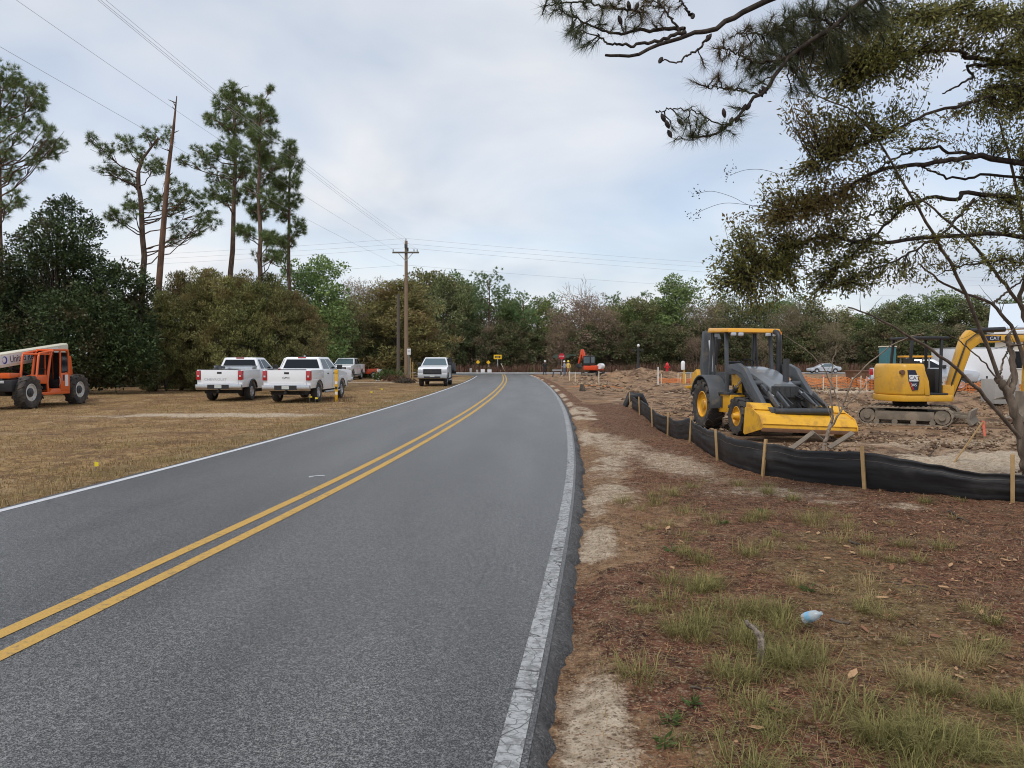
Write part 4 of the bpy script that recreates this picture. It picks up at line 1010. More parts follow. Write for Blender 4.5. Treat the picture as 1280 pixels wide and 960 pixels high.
# pine limbs with cones at the top
rng = np.random.default_rng(47); PB = np.array(on(8.4, 7.0, -0.05)); tb = Tubes()
tb.add(np.array([[0, 0, 0], [0.05, 0, 3], [0.0, 0.05, 6.5], [0.1, 0, 10]]), [0.24, 0.21, 0.17, 0.11], 10)
pl = [([(1290, -160, 7.3), (1120, -70, 7.4), (1020, -25, 7.4), (960, 0, 7.4), (918, 23, 7.4), (885, 39, 7.4), (861, 42, 7.4), (824, 56, 7.3), (786, 71, 7.2), (757, 69, 7.1)], 0.040, 6.2),
      ([(857, 40, 7.4), (810, 53, 7.3), (765, 56, 7.2), (747, 42, 7.1)], 0.020, None), ([(856, 36, 7.4), (810, 37, 7.5), (772, 42, 7.5), (735, 30, 7.5), (700, 12, 7.5)], 0.020, None),
      ([(885, 44, 7.4), (875, 61, 7.4), (861, 68, 7.3), (847, 78, 7.2), (825, 74, 7.2)], 0.012, None), ([(865, 22, 7.4), (852, 2, 7.4), (846, -20, 7.5)], 0.012, None), ([(850, 38, 7.4), (826, 5, 7.4), (810, -15, 7.5)], 0.012, None),
      ([(1290, -120, 7.8), (1150, -60, 7.9), (1080, 0, 7.9), (1030, 40, 7.8), (985, 72, 7.8), (960, 108, 7.7), (936, 130, 7.6), (922, 145, 7.6), (894, 168, 7.5), (866, 172, 7.4)], 0.032, 6.0),
      ([(985, 72, 7.8), (945, 78, 7.7), (915, 62, 7.7), (898, 60, 7.7)], 0.014, None), ([(950, 118, 7.7), (915, 112, 7.6), (880, 108, 7.6)], 0.010, None), ([(905, 160, 7.5), (870, 140, 7.5), (840, 137, 7.4), (820, 141, 7.3)], 0.007, None),
      ([(1040, 30, 7.8), (1000, 20, 8.0), (960, 40, 8.0), (925, 42, 8.0)], 0.014, None), ([(800, 15, 7.5), (760, 8, 7.5), (715, 2, 7.5), (680, 8, 7.5)], 0.013, None), ([(846, -20, 7.5), (800, 10, 7.5)], 0.012, None), ([(1100, -20, 8), (1060, 25, 8.1), (1010, 50, 8.1)], 0.014, None)]
pp_all = []
for pp, r, z in pl:
    q = wpts(pp, PB)
    if z is not None: q = np.vstack([[0.03, 0, z], q])
    s = spl(q, 34); s[1:-1] += rng.normal(0, 0.009, (len(s) - 2, 3)); tb.add(s, np.linspace(r, max(0.006, r * 0.3), len(s)), 7); pp_all.append(s)
pp_all = np.vstack(pp_all)
tz = [(688, 14, 28, 16, 7.5, 1.0), (722, 34, 28, 22, 7.4, .9), (745, 12, 36, 18, 7.5, 1.1), (790, 18, 40, 20, 7.5, 1.1), (830, 18, 30, 18, 7.5, .8), (740, 55, 18, 12, 7.2, .5), (915, 60, 34, 18, 7.7, 1.0), (940, 50, 30, 26, 7.9, 1.1), (890, 95, 26, 16, 7.6, .8), (915, 112, 28, 12, 7.6, .7),
      (862, 152, 32, 20, 7.4, .9), (895, 160, 30, 18, 7.5, .9), (850, 172, 18, 10, 7.4, .7), (925, 140, 22, 14, 7.6, .6), (965, 75, 32, 28, 7.9, 1.4), (985, 38, 44, 28, 8.0, 1.7), (1030, 22, 45, 28, 8.0, 1.7), (1070, 10, 40, 24, 8.0, 1.5), (955, 95, 26, 20, 7.8, .9), (1000, 70, 30, 20, 8.0, 1.4), (1040, 60, 45, 28, 8.1, 1.5), (1000, 105, 30, 20, 8.0, 1.1), (970, 55, 35, 25, 8.0, 1.3), (1090, 25, 45, 25, 8.1, 1.4), (935, 85, 25, 18, 7.8, .8)]
NC = []; ND = []
for (px, py, rx, ry_, d, wt) in tz:
    c = np.array(P(px, py, d)) - PB; e = np.array([rx, rx, ry_]) / FPX * d
    for _ in range(max(3, int(wt * rx * ry_ / 46))):
        tip = c + sphere_dirs(1, rng)[0] * e * rng.uniform(0.1, 1.0) ** 0.6
        j = np.argmin(((pp_all - tip) ** 2).sum(1) + rng.uniform(0, 0.02, len(pp_all))); o = pp_all[j]
        tb.add(curve(o, tip, rng, k=5, wob=0.25), np.linspace(0.007, 0.0035, 5), 4)
        ax = unit(tip - o) + np.array([0, 0, 0.1]); m = 60
        NC.append(tip - unit(tip - o) * rng.uniform(0, 0.10, m)[:, None]); ND.append(ax * 0.75 + rng.normal(0, 0.62, (m, 3)))
NC = np.vstack(NC); ND = np.vstack(ND)
V, F = needle_tris(NC, ND, rng.uniform(0.09, 0.17, len(NC)), 0.0038, rng)
pine = thing('pine_tree', 'pine whose cone bearing limbs hang in above the water oak', 'tree', PB)
link('trunk', tb.mesh('cone_pine_trunk'), M['bark_dark'], pine); tag(link('crown', fast_mesh('cone_pine_crown', V, F), M['lf_pine_near'], pine), kind='stuff')
M['cone'] = simple('pine_cone', (0.030, 0.019, 0.016), 0.8, var=0.4, scale=60, bump=0.6, bscale=90)
cm_ = MB(); cm_.lathe_z([(0.006, 0.055), (0.024, 0.03), (0.031, 0.0), (0.026, -0.03), (0.008, -0.06)], (0, 0, 0), 9)
cone0 = None
for px, py, d in [(829, 147, 7.3), (834, 155, 7.3), (837, 167, 7.35), (850, 152, 7.4), (930, 135, 7.6), (936, 132, 7.6), (922, 148, 7.6), (914, 152, 7.6), (905, 141, 7.5), (951, 116, 7.7), (955, 112, 7.7), (786, 7, 7.4), (796, 8, 7.4), (826, 75, 7.2), (866, 20, 7.4), (886, 47, 7.4), (775, 25, 7.4), (980, 60, 7.8)]:
    p = np.array(P(px, py, d)) - PB
    if cone0 is None: cone0 = cm_.build('pine_cone', M['cone'], pine, smooth=50); o = cone0
    else: o = cone0.copy(); COL.objects.link(o)
    o.location = p; o.scale = (.72, .72, .8); o.rotation_euler = (rng.uniform(-.7, .7), rng.uniform(-.7, .7), 0)
# thin sprays of seed heads left of the oak
for lbl, pp, ends in [('thin arching twig with dark seed clusters hanging left of the water oak', [(990, 262, 8.6), (942, 258, 8.6), (915, 246, 8.6), (890, 239, 8.6), (872, 242, 8.6)], [(868, 241), (874, 238)]),
                      ('thin drooping twig with dark seed clusters below the arching one', [(990, 262, 8.62), (935, 256, 8.62), (905, 254, 8.62), (880, 262, 8.62), (870, 268, 8.62)], [(869, 267), (866, 270)]),
                      ('short twig with a dark seed cluster above the arching ones', [(1010, 232, 8.6), (962, 214, 8.6), (935, 212, 8.6), (915, 218, 8.6)], [(910, 219), (915, 213), (905, 217)])]:
    B = np.array(P(*pp[0])); tb2 = Tubes(); tb2.add(spl(wpts(pp, B), 16), 0.0022, 4)
    t = thing('seed_twig', lbl, 'twig', B); link('stem', tb2.mesh('seed_stem'), M['bark_dark'], t)
    C = []
    for ex, ey in ends: C.append(np.array(P(ex, ey, 8.6)) - B + rng.normal(0, 0.035, (12, 3)))
    C = np.vstack(C); V, F = leaf_quads(C, rng.normal(0, 1, C.shape), 0.022, 0.016, rng); tag(link('seed_cluster', fast_mesh('seed_cluster', V, F), M['cone'], t), kind='stuff')

# bare many-stemmed shrub at the right edge, and the sapling in front of the loader bucket
def stems(name, label, B, lines, mat, n=6, seed=3, twigs=0):
    rng = np.random.default_rng(seed); B = np.array(B); t = thing(name, label, 'shrub', B)
    for i, (pp, r0, r1) in enumerate(lines):
        tb = Tubes(); s = spl(wpts(pp, B), 26)
        if i == 0: s = np.vstack([[0, 0, -0.02], s])
        s[1:-1] += rng.normal(0, 0.008, (len(s) - 2, 3)); tb.add(s, np.linspace(r0, r1, len(s)), n)
        for _ in range(twigs):
            j = rng.integers(len(s) // 3, len(s) - 1); e = s[j] + rng.normal(0, 0.16, 3) + np.array([0, 0, .12]); tb.add(curve(s[j], e, rng, k=4), np.linspace(max(0.003, r1 * .7), 0.0015, 4), 3)
        link('trunk' if i == 0 else 'stem', tb.mesh(name + '_stem'), mat, t)
    return t
stems('crape_myrtle', 'bare forking shrub trunk with long arching stems in front of the small digger', on(7.06, 10.6, -0.03),
    [([(1283, 590, 10.6), (1277, 553, 10.6), (1270, 517, 10.6), (1258, 487, 10.6), (1247, 472, 10.6)], 0.070, 0.050),
     ([(1250, 476, 10.6), (1227, 413, 10.4), (1197, 347, 10.1), (1167, 293, 9.8), (1138, 243, 9.5), (1100, 180, 9.2), (1060, 135, 9.0), (999, 113, 8.7)], 0.028, 0.006),
     ([(1262, 495, 10.6), (1268, 470, 10.6), (1263, 437, 10.6), (1259, 420, 10.6)], 0.045, 0.035),
     ([(1285, 480, 10.8), (1280, 453, 10.8), (1263, 407, 10.7), (1240, 380, 10.6), (1207, 367, 10.4), (1173, 350, 10.2), (1150, 330, 10.0)], 0.032, 0.010),
     ([(1277, 550, 10.6), (1240, 507, 10.4), (1207, 470, 10.2), (1163, 437, 9.9), (1130, 417, 9.7), (1095, 397, 9.5), (1060, 384, 9.3)], 0.030, 0.008),
     ([(1247, 474, 10.6), (1220, 443, 10.3), (1190, 420, 10.1), (1170, 408, 10.0)], 0.012, 0.004),
     ([(1250, 468, 10.6), (1255, 447, 10.7), (1268, 428, 10.8)], 0.016, 0.008),
     ([(1290, 400, 10.8), (1257, 357, 10.6), (1213, 303, 10.3), (1160, 255, 9.9), (1130, 235, 9.7)], 0.028, 0.008),
     ([(1240, 380, 10.6), (1262, 362, 10.8), (1285, 345, 10.9)], 0.016, 0.010),
     ([(1285, 520, 10.7), (1288, 420, 10.9), (1275, 380, 10.9), (1283, 320, 10.8), (1262, 200, 10.3), (1248, 150, 10)], 0.045, 0.010)], M['bark_myrtle'], 7, 3, 4)
stems('sapling', 'leafless forked sapling in front of the yellow loader bucket', on(5.75, 14.2, -0.03),
    [([(1030, 558, 14.2), (1036, 538, 14.2), (1041, 522, 14.2)], 0.034, 0.026),
     ([(1041, 522, 14.2), (1039, 502, 14.2), (1039, 477, 14.2), (1042, 450, 14.1), (1046, 432, 14.1)], 0.018, 0.006),
     ([(1036, 536, 14.2), (1051, 514, 14.1), (1056, 500, 14.1), (1066, 476, 14.0), (1081, 460, 13.9), (1105, 438, 13.8), (1130, 424, 13.6), (1158, 416, 13.5)], 0.022, 0.007),
     ([(1051, 514, 14.1), (1066, 499, 14.1), (1080, 484, 14.1), (1087, 475, 14.0)], 0.015, 0.006),
     ([(1050, 514, 14.1), (1047, 500, 14.1), (1040, 482, 14.1), (1026, 456, 14.0), (1005, 436, 14.0), (980, 419, 13.9)], 0.014, 0.005),
     ([(1040, 524, 14.2), (1032, 507, 14.2), (1020, 490, 14.3), (1008, 476, 14.3)], 0.011, 0.004)], M['bark_pale'], 6, 5, 2)

# ------------------------------------------------------------------ grass, needles and leaves on the verge
def blades(base, h, lean, w, rng, az=None):
    """two-segment grass blades"""
    n = len(base); az = rng.uniform(0, 2 * np.pi, n) if az is None else az; dirn = np.stack([np.cos(az), np.sin(az), np.zeros(n)], 1); side = np.stack([-np.sin(az), np.cos(az), np.zeros(n)], 1)
    h = h[:, None]; lean = lean[:, None]; up = np.array([0, 0, 1.0])
    v0 = base - side * w / 2; v1 = base + side * w / 2; m = base + up * h * 0.6 + dirn * h * lean * 0.35
    v2 = m - side * w * 0.35; v3 = m + side * w * 0.35; v4 = base + up * h * (1 - 0.35 * lean) + dirn * h * lean
    V = np.stack([v0, v1, v3, v2, v4, v4], 1).reshape(-1, 3); i = np.arange(n)[:, None] * 6
    return V, np.concatenate([i + np.array([[0, 1, 2, 3]]), i + np.array([[3, 2, 4, 5]])], 0)
def scatter(n, x0, x1, y0, y1, rng, dens):
    """rejection sampling, denser near the camera side"""
    X = []; got = 0
    while got < n:
        y = y0 + (y1 - y0) * rng.uniform(0, 1, n * 2) ** 1.6; x = rng.uniform(x0, x1, n * 2)
        k = rng.uniform(0, 1, n * 2) < dens(x, y); X.append(np.stack([x[k], y[k]], 1)); got += k.sum()
    X = np.vstack(X)[:n]; return np.column_stack([X, height(X[:, 0], X[:, 1])])
def dr(x, y): return x - (xc(np.clip(y, -60, 125)) + LANE)
def dlf(x, y): return (xc(np.clip(y, -60, 125)) - LANE) - x
rng = np.random.default_rng(77)
M['grass_v'] = leafmat('verge_grass', (0.105, 0.105, 0.030), (0.37, 0.325, 0.125), (0.42, 0.325, 0.155), 0.35, 0.75)
M['grass_d'] = leafmat('dry_field_grass', (0.20, 0.125, 0.055), (0.45, 0.315, 0.155), (0.27, 0.215, 0.08), 0.3, 0.85)
M['straw'] = leafmat('fallen_pine_needles', (0.075, 0.028, 0.016), (0.46, 0.24, 0.13), None, 0.1, 0.85)
M['litter'] = leafmat('dead_leaves', (0.085, 0.036, 0.022), (0.48, 0.28, 0.16), None, 0.15, 0.8)
M['herb'] = leafmat('green_herb', (0.06, 0.10, 0.025), (0.14, 0.19, 0.06), None, 0.3, 0.6)
def dens_tuft(x, y):
    q = dr(x, y); g = np.exp(-((q - 2.15) / 0.75) ** 2) * smooth01((9.5 - y) / 5) * 0.9 + 0.14 * (q > 0.55) * smooth01((13 - y) / 6) + np.exp(-((q - 1.15) / .35) ** 2) * .2 * (y < 8)
    return g * (fence_dist(x, y) < -0.2) * (0.15 + 0.95 * smooth01((fbm(x * 0.9, y * 0.9, 71) - 0.42) / 0.2)) * (1 - 0.85 * smooth01((q - 3.0) / 0.8))
T = scatter(330, 0.6, 8, 2.4, 15, rng, dens_tuft)
BB = []; HH = []; LL = []; AZ = []
for p in T:
    s = rng.uniform(0.45, 1.3); n = int(rng.uniform(60, 120) * s); r = rng.uniform(0.03, 0.07) * s
    o2 = rng.normal(0, r, (n, 2)); BB.append(p + np.column_stack([o2, np.full(n, -0.012)])); HH.append(rng.uniform(0.05, 0.15, n) * s); LL.append(rng.uniform(0.4, 1.6, n)); AZ.append(np.arctan2(o2[:, 1], o2[:, 0]) + rng.normal(0, .5, n))
V, F = blades(np.vstack(BB), np.concatenate(HH), np.concatenate(LL), 0.0042, rng, np.concatenate(AZ))
tag(link('verge_grass', fast_mesh('verge_grass', V, F), M['grass_v']), 'yellow green tufts of grass on the verge right of the road', 'grass', kind='stuff')
# sparse short blades over the rest of the verge
S = scatter(22000, 0.4, 12, 2.2, 20, rng, lambda x, y: (dr(x, y) > 0.3) * (fence_dist(x, y) < -0.1) * (0.25 + 0.75 * smooth01((fbm(x * .7, y * .7, 73) - .4) / .25)))
V, F = blades(S, rng.uniform(0.015, 0.06, len(S)), rng.uniform(0.6, 1.8, len(S)), 0.0038, rng)
tag(link('short_dry_grass', fast_mesh('short_dry_grass', V, F), M['grass_d']), 'short dead grass scattered over the brown verge', 'grass', kind='stuff')
# left field
S = scatter(60000, -34, -3.5, 8, 52, rng, lambda x, y: (dlf(x, y) > 0.16) * (np.abs(x) < y * 0.72 + 2) * (0.35 + 0.65 * smooth01((fbm(x * .5, y * .5, 75) - .38) / .25)) * (1 - 0.92 * np.exp(-((x + 9.6) / 4.4) ** 2 - ((y - 24.2) / 0.9) ** 2)))
V, F = blades(S, rng.uniform(0.03, 0.085, len(S)) * (1 + 0.5 * (dlf(S[:, 0], S[:, 1]) < 1.2)), rng.uniform(0.3, 1.5, len(S)), 0.011, rng)
tag(link('field_grass', fast_mesh('field_grass', V, F), M['grass_d']), 'short tan winter grass of the field left of the road', 'grass', kind='stuff')
# pine straw and leaf litter
S = scatter(80000, 0.3, 13, 2.0, 17, rng, lambda x, y: (dr(x, y) > 0.28) * (fence_dist(x, y) < -0.05) * (0.12 + 0.88 * smooth01((dr(x, y) - 0.5) / 0.6)) * (0.4 + 0.6 * fbm(x * 1.2, y * 1.2, 79)))
az = rng.uniform(0, 2 * np.pi, len(S)); D = np.column_stack([np.cos(az), np.sin(az), rng.normal(0.06, 0.16, len(S))])
V, F = needle_tris(S + np.array([0, 0, 0.006]), D, rng.uniform(0.05, 0.16, len(S)), 0.0032, rng)
tag(link('pine_straw', fast_mesh('pine_straw', V, F), M['straw']), 'reddish fallen pine needles matted over the verge', 'pine straw', kind='stuff')
S = scatter(9000, 0.5, 13, 2.2, 17, rng, lambda x, y: (dr(x, y) > 0.5) * (fence_dist(x, y) < -0.05) * (0.10 + 0.90 * smooth01((dr(x, y) - 2.2) / 1.6)))
az = rng.uniform(0, 2 * np.pi, len(S))
V, F = leaf_quads(S + np.array([0, 0, 0.012]), np.column_stack([np.cos(az), np.sin(az), rng.normal(0, 0.25, len(S))]), rng.uniform(0.022, 0.055, len(S)), rng.uniform(0.012, 0.026, len(S)), rng, 0.8)
tag(link('leaf_litter', fast_mesh('leaf_litter', V, F), M['litter']), 'small brown dead leaves strewn thickest under the oak', 'leaf litter', kind='stuff')
# the larger fallen leaves, one by one
lm = MB(); lm.add([(-.05, 0, 0), (-.02, .018, .004), (.02, .02, .006), (.05, 0, .012), (.02, -.02, .007), (-.02, -.018, .005), (0, 0, -.002)], [(0, 6, 1), (1, 6, 2), (2, 6, 3), (3, 6, 4), (4, 6, 5), (5, 6, 0)])
leaf0 = None; S = scatter(110, 0.8, 7, 2.4, 8, rng, lambda x, y: (dr(x, y) > 0.5) * (fence_dist(x, y) < -0.3) * (0.3 + 0.7 * smooth01((dr(x, y) - 1.8) / 1.5)) * (np.abs(x) < y * .66))
lmats = [simple('tan_leaf', (0.40, 0.24, 0.125), 0.8, var=0.25, scale=30), simple('brown_leaf', (0.22, 0.105, 0.055), 0.8, var=0.25, scale=30)]
lmesh = []
for k in range(2):
    o = lm.build('fallen_leaf', lmats[k], smooth=60); lmesh.append(o.data); bpy.data.objects.remove(o)
for i, p in enumerate(S):
    o = bpy.data.objects.new('fallen_leaf', lmesh[i % 2]); COL.objects.link(o); o.location = p + np.array([0, 0, 0.014]); o.rotation_euler = (rng.uniform(-.3, .3), rng.uniform(-.3, .3), rng.uniform(0, 6.28)); s = rng.uniform(0.5, 1.0); o.scale = (s, s * rng.uniform(.7, 1.1), s)
    tag(o, ('curled tan dead leaf lying on the brown verge', 'dark brown dead leaf lying on the brown verge')[i % 2], 'leaf', ('tan leaves on the verge', 'dark leaves on the verge')[i % 2])
# small green herbs
herb0 = None
for px, py in [(865, 882), (838, 905), (832, 932), (1010, 740), (838, 690), (952, 640), (1030, 600), (905, 655)]:
    p = ground_pt(px, py); C = rng.normal(0, 0.012, (26, 3)); A = rng.normal(0, 1, (26, 3)); A[:, 2] = np.abs(A[:, 2]) * 0.5
    C = C + unit(A) * 0.035; C[:, 2] = np.abs(C[:, 2]) + 0.008
    V, F = leaf_quads(C, A, 0.055, 0.013, rng); o = link('green_herb', fast_mesh('green_herb', V, F), M['herb']); o.location = p
    tag(o, 'small green leafy weed growing in the verge', 'weed', 'green weeds on the verge')
# clods of dug earth in the building site
def clods(n, dens, x0, x1, y0, y1, r0, r1, mat, name, label):
    S = scatter(n, x0, x1, y0, y1, rng, dens); r = (rng.uniform(0, 1, n) ** 2 * (r1 - r0) + r0)[:, None]; U = np.array([[1, 0, 0], [0, 1, 0], [-1, 0, 0], [0, -1, 0], [0, 0, 1], [0, 0, -1.0]])
    V = S[:, None] + (U[None] + rng.normal(0, .28, (n, 6, 3))) * r[:, None] * np.array([1, 1, .65]) + np.array([0, 0, 1.0]) * (r * .25)[:, None]
    T8 = np.array([[0, 1, 4], [1, 2, 4], [2, 3, 4], [3, 0, 4], [1, 0, 5], [2, 1, 5], [3, 2, 5], [0, 3, 5]]); F = (np.arange(n)[:, None, None] * 6 + T8[None]).reshape(-1, 3)
    tag(link(name, fast_mesh(name, V.reshape(-1, 3), F), M[mat]), label, 'soil', kind='stuff')
M['clod'] = leafmat('dug_earth_clods', (0.075, 0.042, 0.026), (0.34, 0.23, 0.145), (0.40, 0.31, 0.21), 0.0, 0.95)
clods(9000, lambda x, y: (fence_dist(x, y) > 0.3) * (x > 3) * (np.abs(x) < y * .72) * smooth01((fbm(x * .6, y * .6, 83) - .40) / .2), 3.5, 22, 9, 34, .015, .075, 'clod', 'earth_clods', 'loose clods of dug earth and sand behind the silt fence')
clods(3500, lambda x, y: (x > xc(np.clip(y, -60, 125)) + LANE + 2) * (np.abs(x) < y * .7) * smooth01((fbm(x * .3, y * .3, 85) - .42) / .2), 4, 45, 34, 90, .04, .20, 'clod', 'far_earth_clods', 'larger clods of spoil across the far part of the dig')
# dead brush along the far side of the crossing road
S = np.column_stack([rng.uniform(-40, 75, 14000), CROSS1 + 2.2 + rng.uniform(0, 3.5, 14000)]); S = np.column_stack([S, height(S[:, 0], S[:, 1])])
hgt = rng.uniform(0.5, 1.9, len(S)) * (0.55 + 0.7 * fbm(S[:, 0] * .35, S[:, 1] * .35, 81))
V, F = blades(S, hgt, rng.uniform(0.1, 0.6, len(S)), 0.07, rng)
tag(link('dead_brush', fast_mesh('dead_brush', V, F), M['weeds']), 'reddish brown dead weeds along the far side of the crossing road', 'brush', kind='stuff')
M['bark_stick'] = bark('lichened_stick_bark', (0.07, 0.055, 0.045), (0.34, 0.28, 0.22), 30, (1, 1, 1))
# bent dead stick and the bottle beside it
pz = ground_pt(950, 826); tb = Tubes()
q = spl([[0, 0, -0.01], [0.01, .02, .05], [0.02, .04, .10], [0.0, .07, .145], [-0.035, .10, .175], [-0.05, .12, .19]], 16) ; q[1:-1] += rng.normal(0, .003, (len(q) - 2, 3)); tb.add(q, np.linspace(0.026, 0.013, len(q)), 8)
tb.add(q[6:9] + np.array([[0, 0, 0], [.012, -.012, .012], [.022, -.02, .03]]), [0.012, .010, .004], 5)
st = link('broken_stick', tb.mesh('broken_stick'), M['bark_stick']); st.location = pz; st.scale = (1.0, 1.0, 1.0); tag(st, 'bent pale stick standing up out of the grass', 'stick')
pz = ground_pt(1004, 782); bt = MB(); bt.lathe_z([(0.001, 0), (0.034, 0.002), (0.038, .02), (0.038, .085), (0.030, .115), (0.014, .135), (0.014, .15)], (0, 0, 0), 16)
bo = thing('crushed_bottle', 'small clear and blue plastic bottle lying in the grass by the stick', 'bottle', (pz.x, pz.y, pz.z + 0.045), 0.6); 
g = NB('clear_plastic'); g.set(Base_Color=(0.75, 0.80, 0.82), Roughness=0.12); g.bs.inputs['Transmission Weight'].default_value = 0.55; M['clear'] = g.m
o = bt.build('body', M['clear'], bo, smooth=60); o.rotation_euler = (R(60), R(20), 0); o.scale = (0.9, 0.9, 0.9)
lb = MB(); lb.lathe_z([(0.0388, .03), (0.0388, .07)], (0, 0, 0), 16); M['lblue'] = simple('pale_blue_label', (0.20, 0.42, 0.60), 0.4, var=0.2, scale=40); o2 = lb.build('label_band', M['lblue'], bo, smooth=60); o2.rotation_euler = o.rotation_euler; o2.scale = o.scale
for (x0, y0), (x1, y1), r, lb_ in [((1185, 640), (1212, 655), .012, 'forked grey twig lying below the silt fence'), ((1062, 678), (1078, 684), .016, 'short dark stick lying in the leaf litter'), ((1038, 776), (1062, 782), .012, 'short dark twig lying right of the bottle'), ((862, 860), (890, 862), .006, 'thin pale twig lying on bare soil'), ((1112, 728), (1160, 735), .006, 'long thin twig across the dead leaves')]:
    a, c_ = ground_pt(x0, y0), ground_pt(x1, y1); tb = Tubes(); A = np.array(a); tb.add(curve(np.zeros(3) + [0, 0, r], np.array(c_) - A + [0, 0, r], rng, k=6, wob=.3), np.linspace(r, r * .5, 6), 6); o = link('twig', tb.mesh('twig'), M['bark_grey']); o.location = a; tag(o, lb_, 'twig')

# ------------------------------------------------------------------ vehicles and machines (forward is local +X, left is +Y)
def wheel(parent, c, r, w, tyre='tyre', rim='alloy', side=1, lugs=0, rim_r=0.58, spokes=6, n=26):
    """a wheel part with tyre, rim (and lugs on the tyre)"""
    e = bpy.data.objects.new('wheel', None); e.parent = parent; e.location = c; COL.objects.link(e); rr = r * rim_r
    m = MB(); h = w / 2
    m.lathe_y([(rr, -h * .75), (r * .80, -h), (r * .94, -h * .92), (r, -h * .62), (r, h * .62), (r * .94, h * .92), (r * .80, h), (rr, h * .75)], (0, 0, 0), n, False)
    if lugs:
        for k in range(lugs):
            a = 2 * math.pi * k / lugs; sg = 1 if k % 2 else -1
            for t0, t1 in ((0.02, .92),):
                a2 = a + sg * 0 + 0.22
                p0 = (math.cos(a) * r * 1.0, sg * h * 0.05, math.sin(a) * r * 1.0); p1 = (math.cos(a2) * r * .985, sg * h * .98, math.sin(a2) * r * .985)
                m.bar(p0, p1, r * .095, r * .10, (math.cos(a), 0, math.sin(a)))
                p2 = (math.cos(a2) * r * .88, sg * h * 1.02, math.sin(a2) * r * .88)
                m.bar(p1, p2, r * .09, r * .05, (0, sg, 0))
    m.build('tyre', M[tyre], e, smooth=35)
    m = MB(); s = side
    m.lathe_y([(rr * 1.02, -h * .7), (rr * 1.02, s * h * .72), (rr * .93, s * h * .78), (rr * .88, s * h * .50), (rr * .42, s * h * .40), (rr * .36, s * h * .66), (rr * .10, s * h * .70)] if s > 0 else
              [(rr * 1.02, h * .7), (rr * 1.02, s * h * .72), (rr * .93, s * h * .78), (rr * .88, s * h * .50), (rr * .42, s * h * .40), (rr * .36, s * h * .66), (rr * .10, s * h * .70)], (0, 0, 0), 20)
    for k in range(spokes):
        a = 2 * math.pi * k / spokes; m.bar((math.cos(a) * rr * .3, s * h * .50, math.sin(a) * rr * .3), (math.cos(a) * rr * .92, s * h * .62, math.sin(a) * rr * .92), rr * .2, rr * .16, (0, 1, 0))
    m.build('rim', M[rim], e, smooth=35)
    if rim == 'whiterim':
        m = MB(); m.lathe_y([(rr * .50, s * h * .30), (rr * .50, s * h * .66), (rr * .30, s * h * .74), (rr * .28, s * h * .86), (rr * .1, s * h * .88)], (0, 0, 0), 16); m.build('hub', M['charcoal'], e, smooth=35)
    return e

def arch(cx, cz, r, z0, n=9):
    a0 = math.asin(max(-1, min(1, (z0 - cz) / r))); return [(cx + r * math.cos(t), cz + r * math.sin(t)) for t in np.linspace(math.pi - a0, a0, n)]

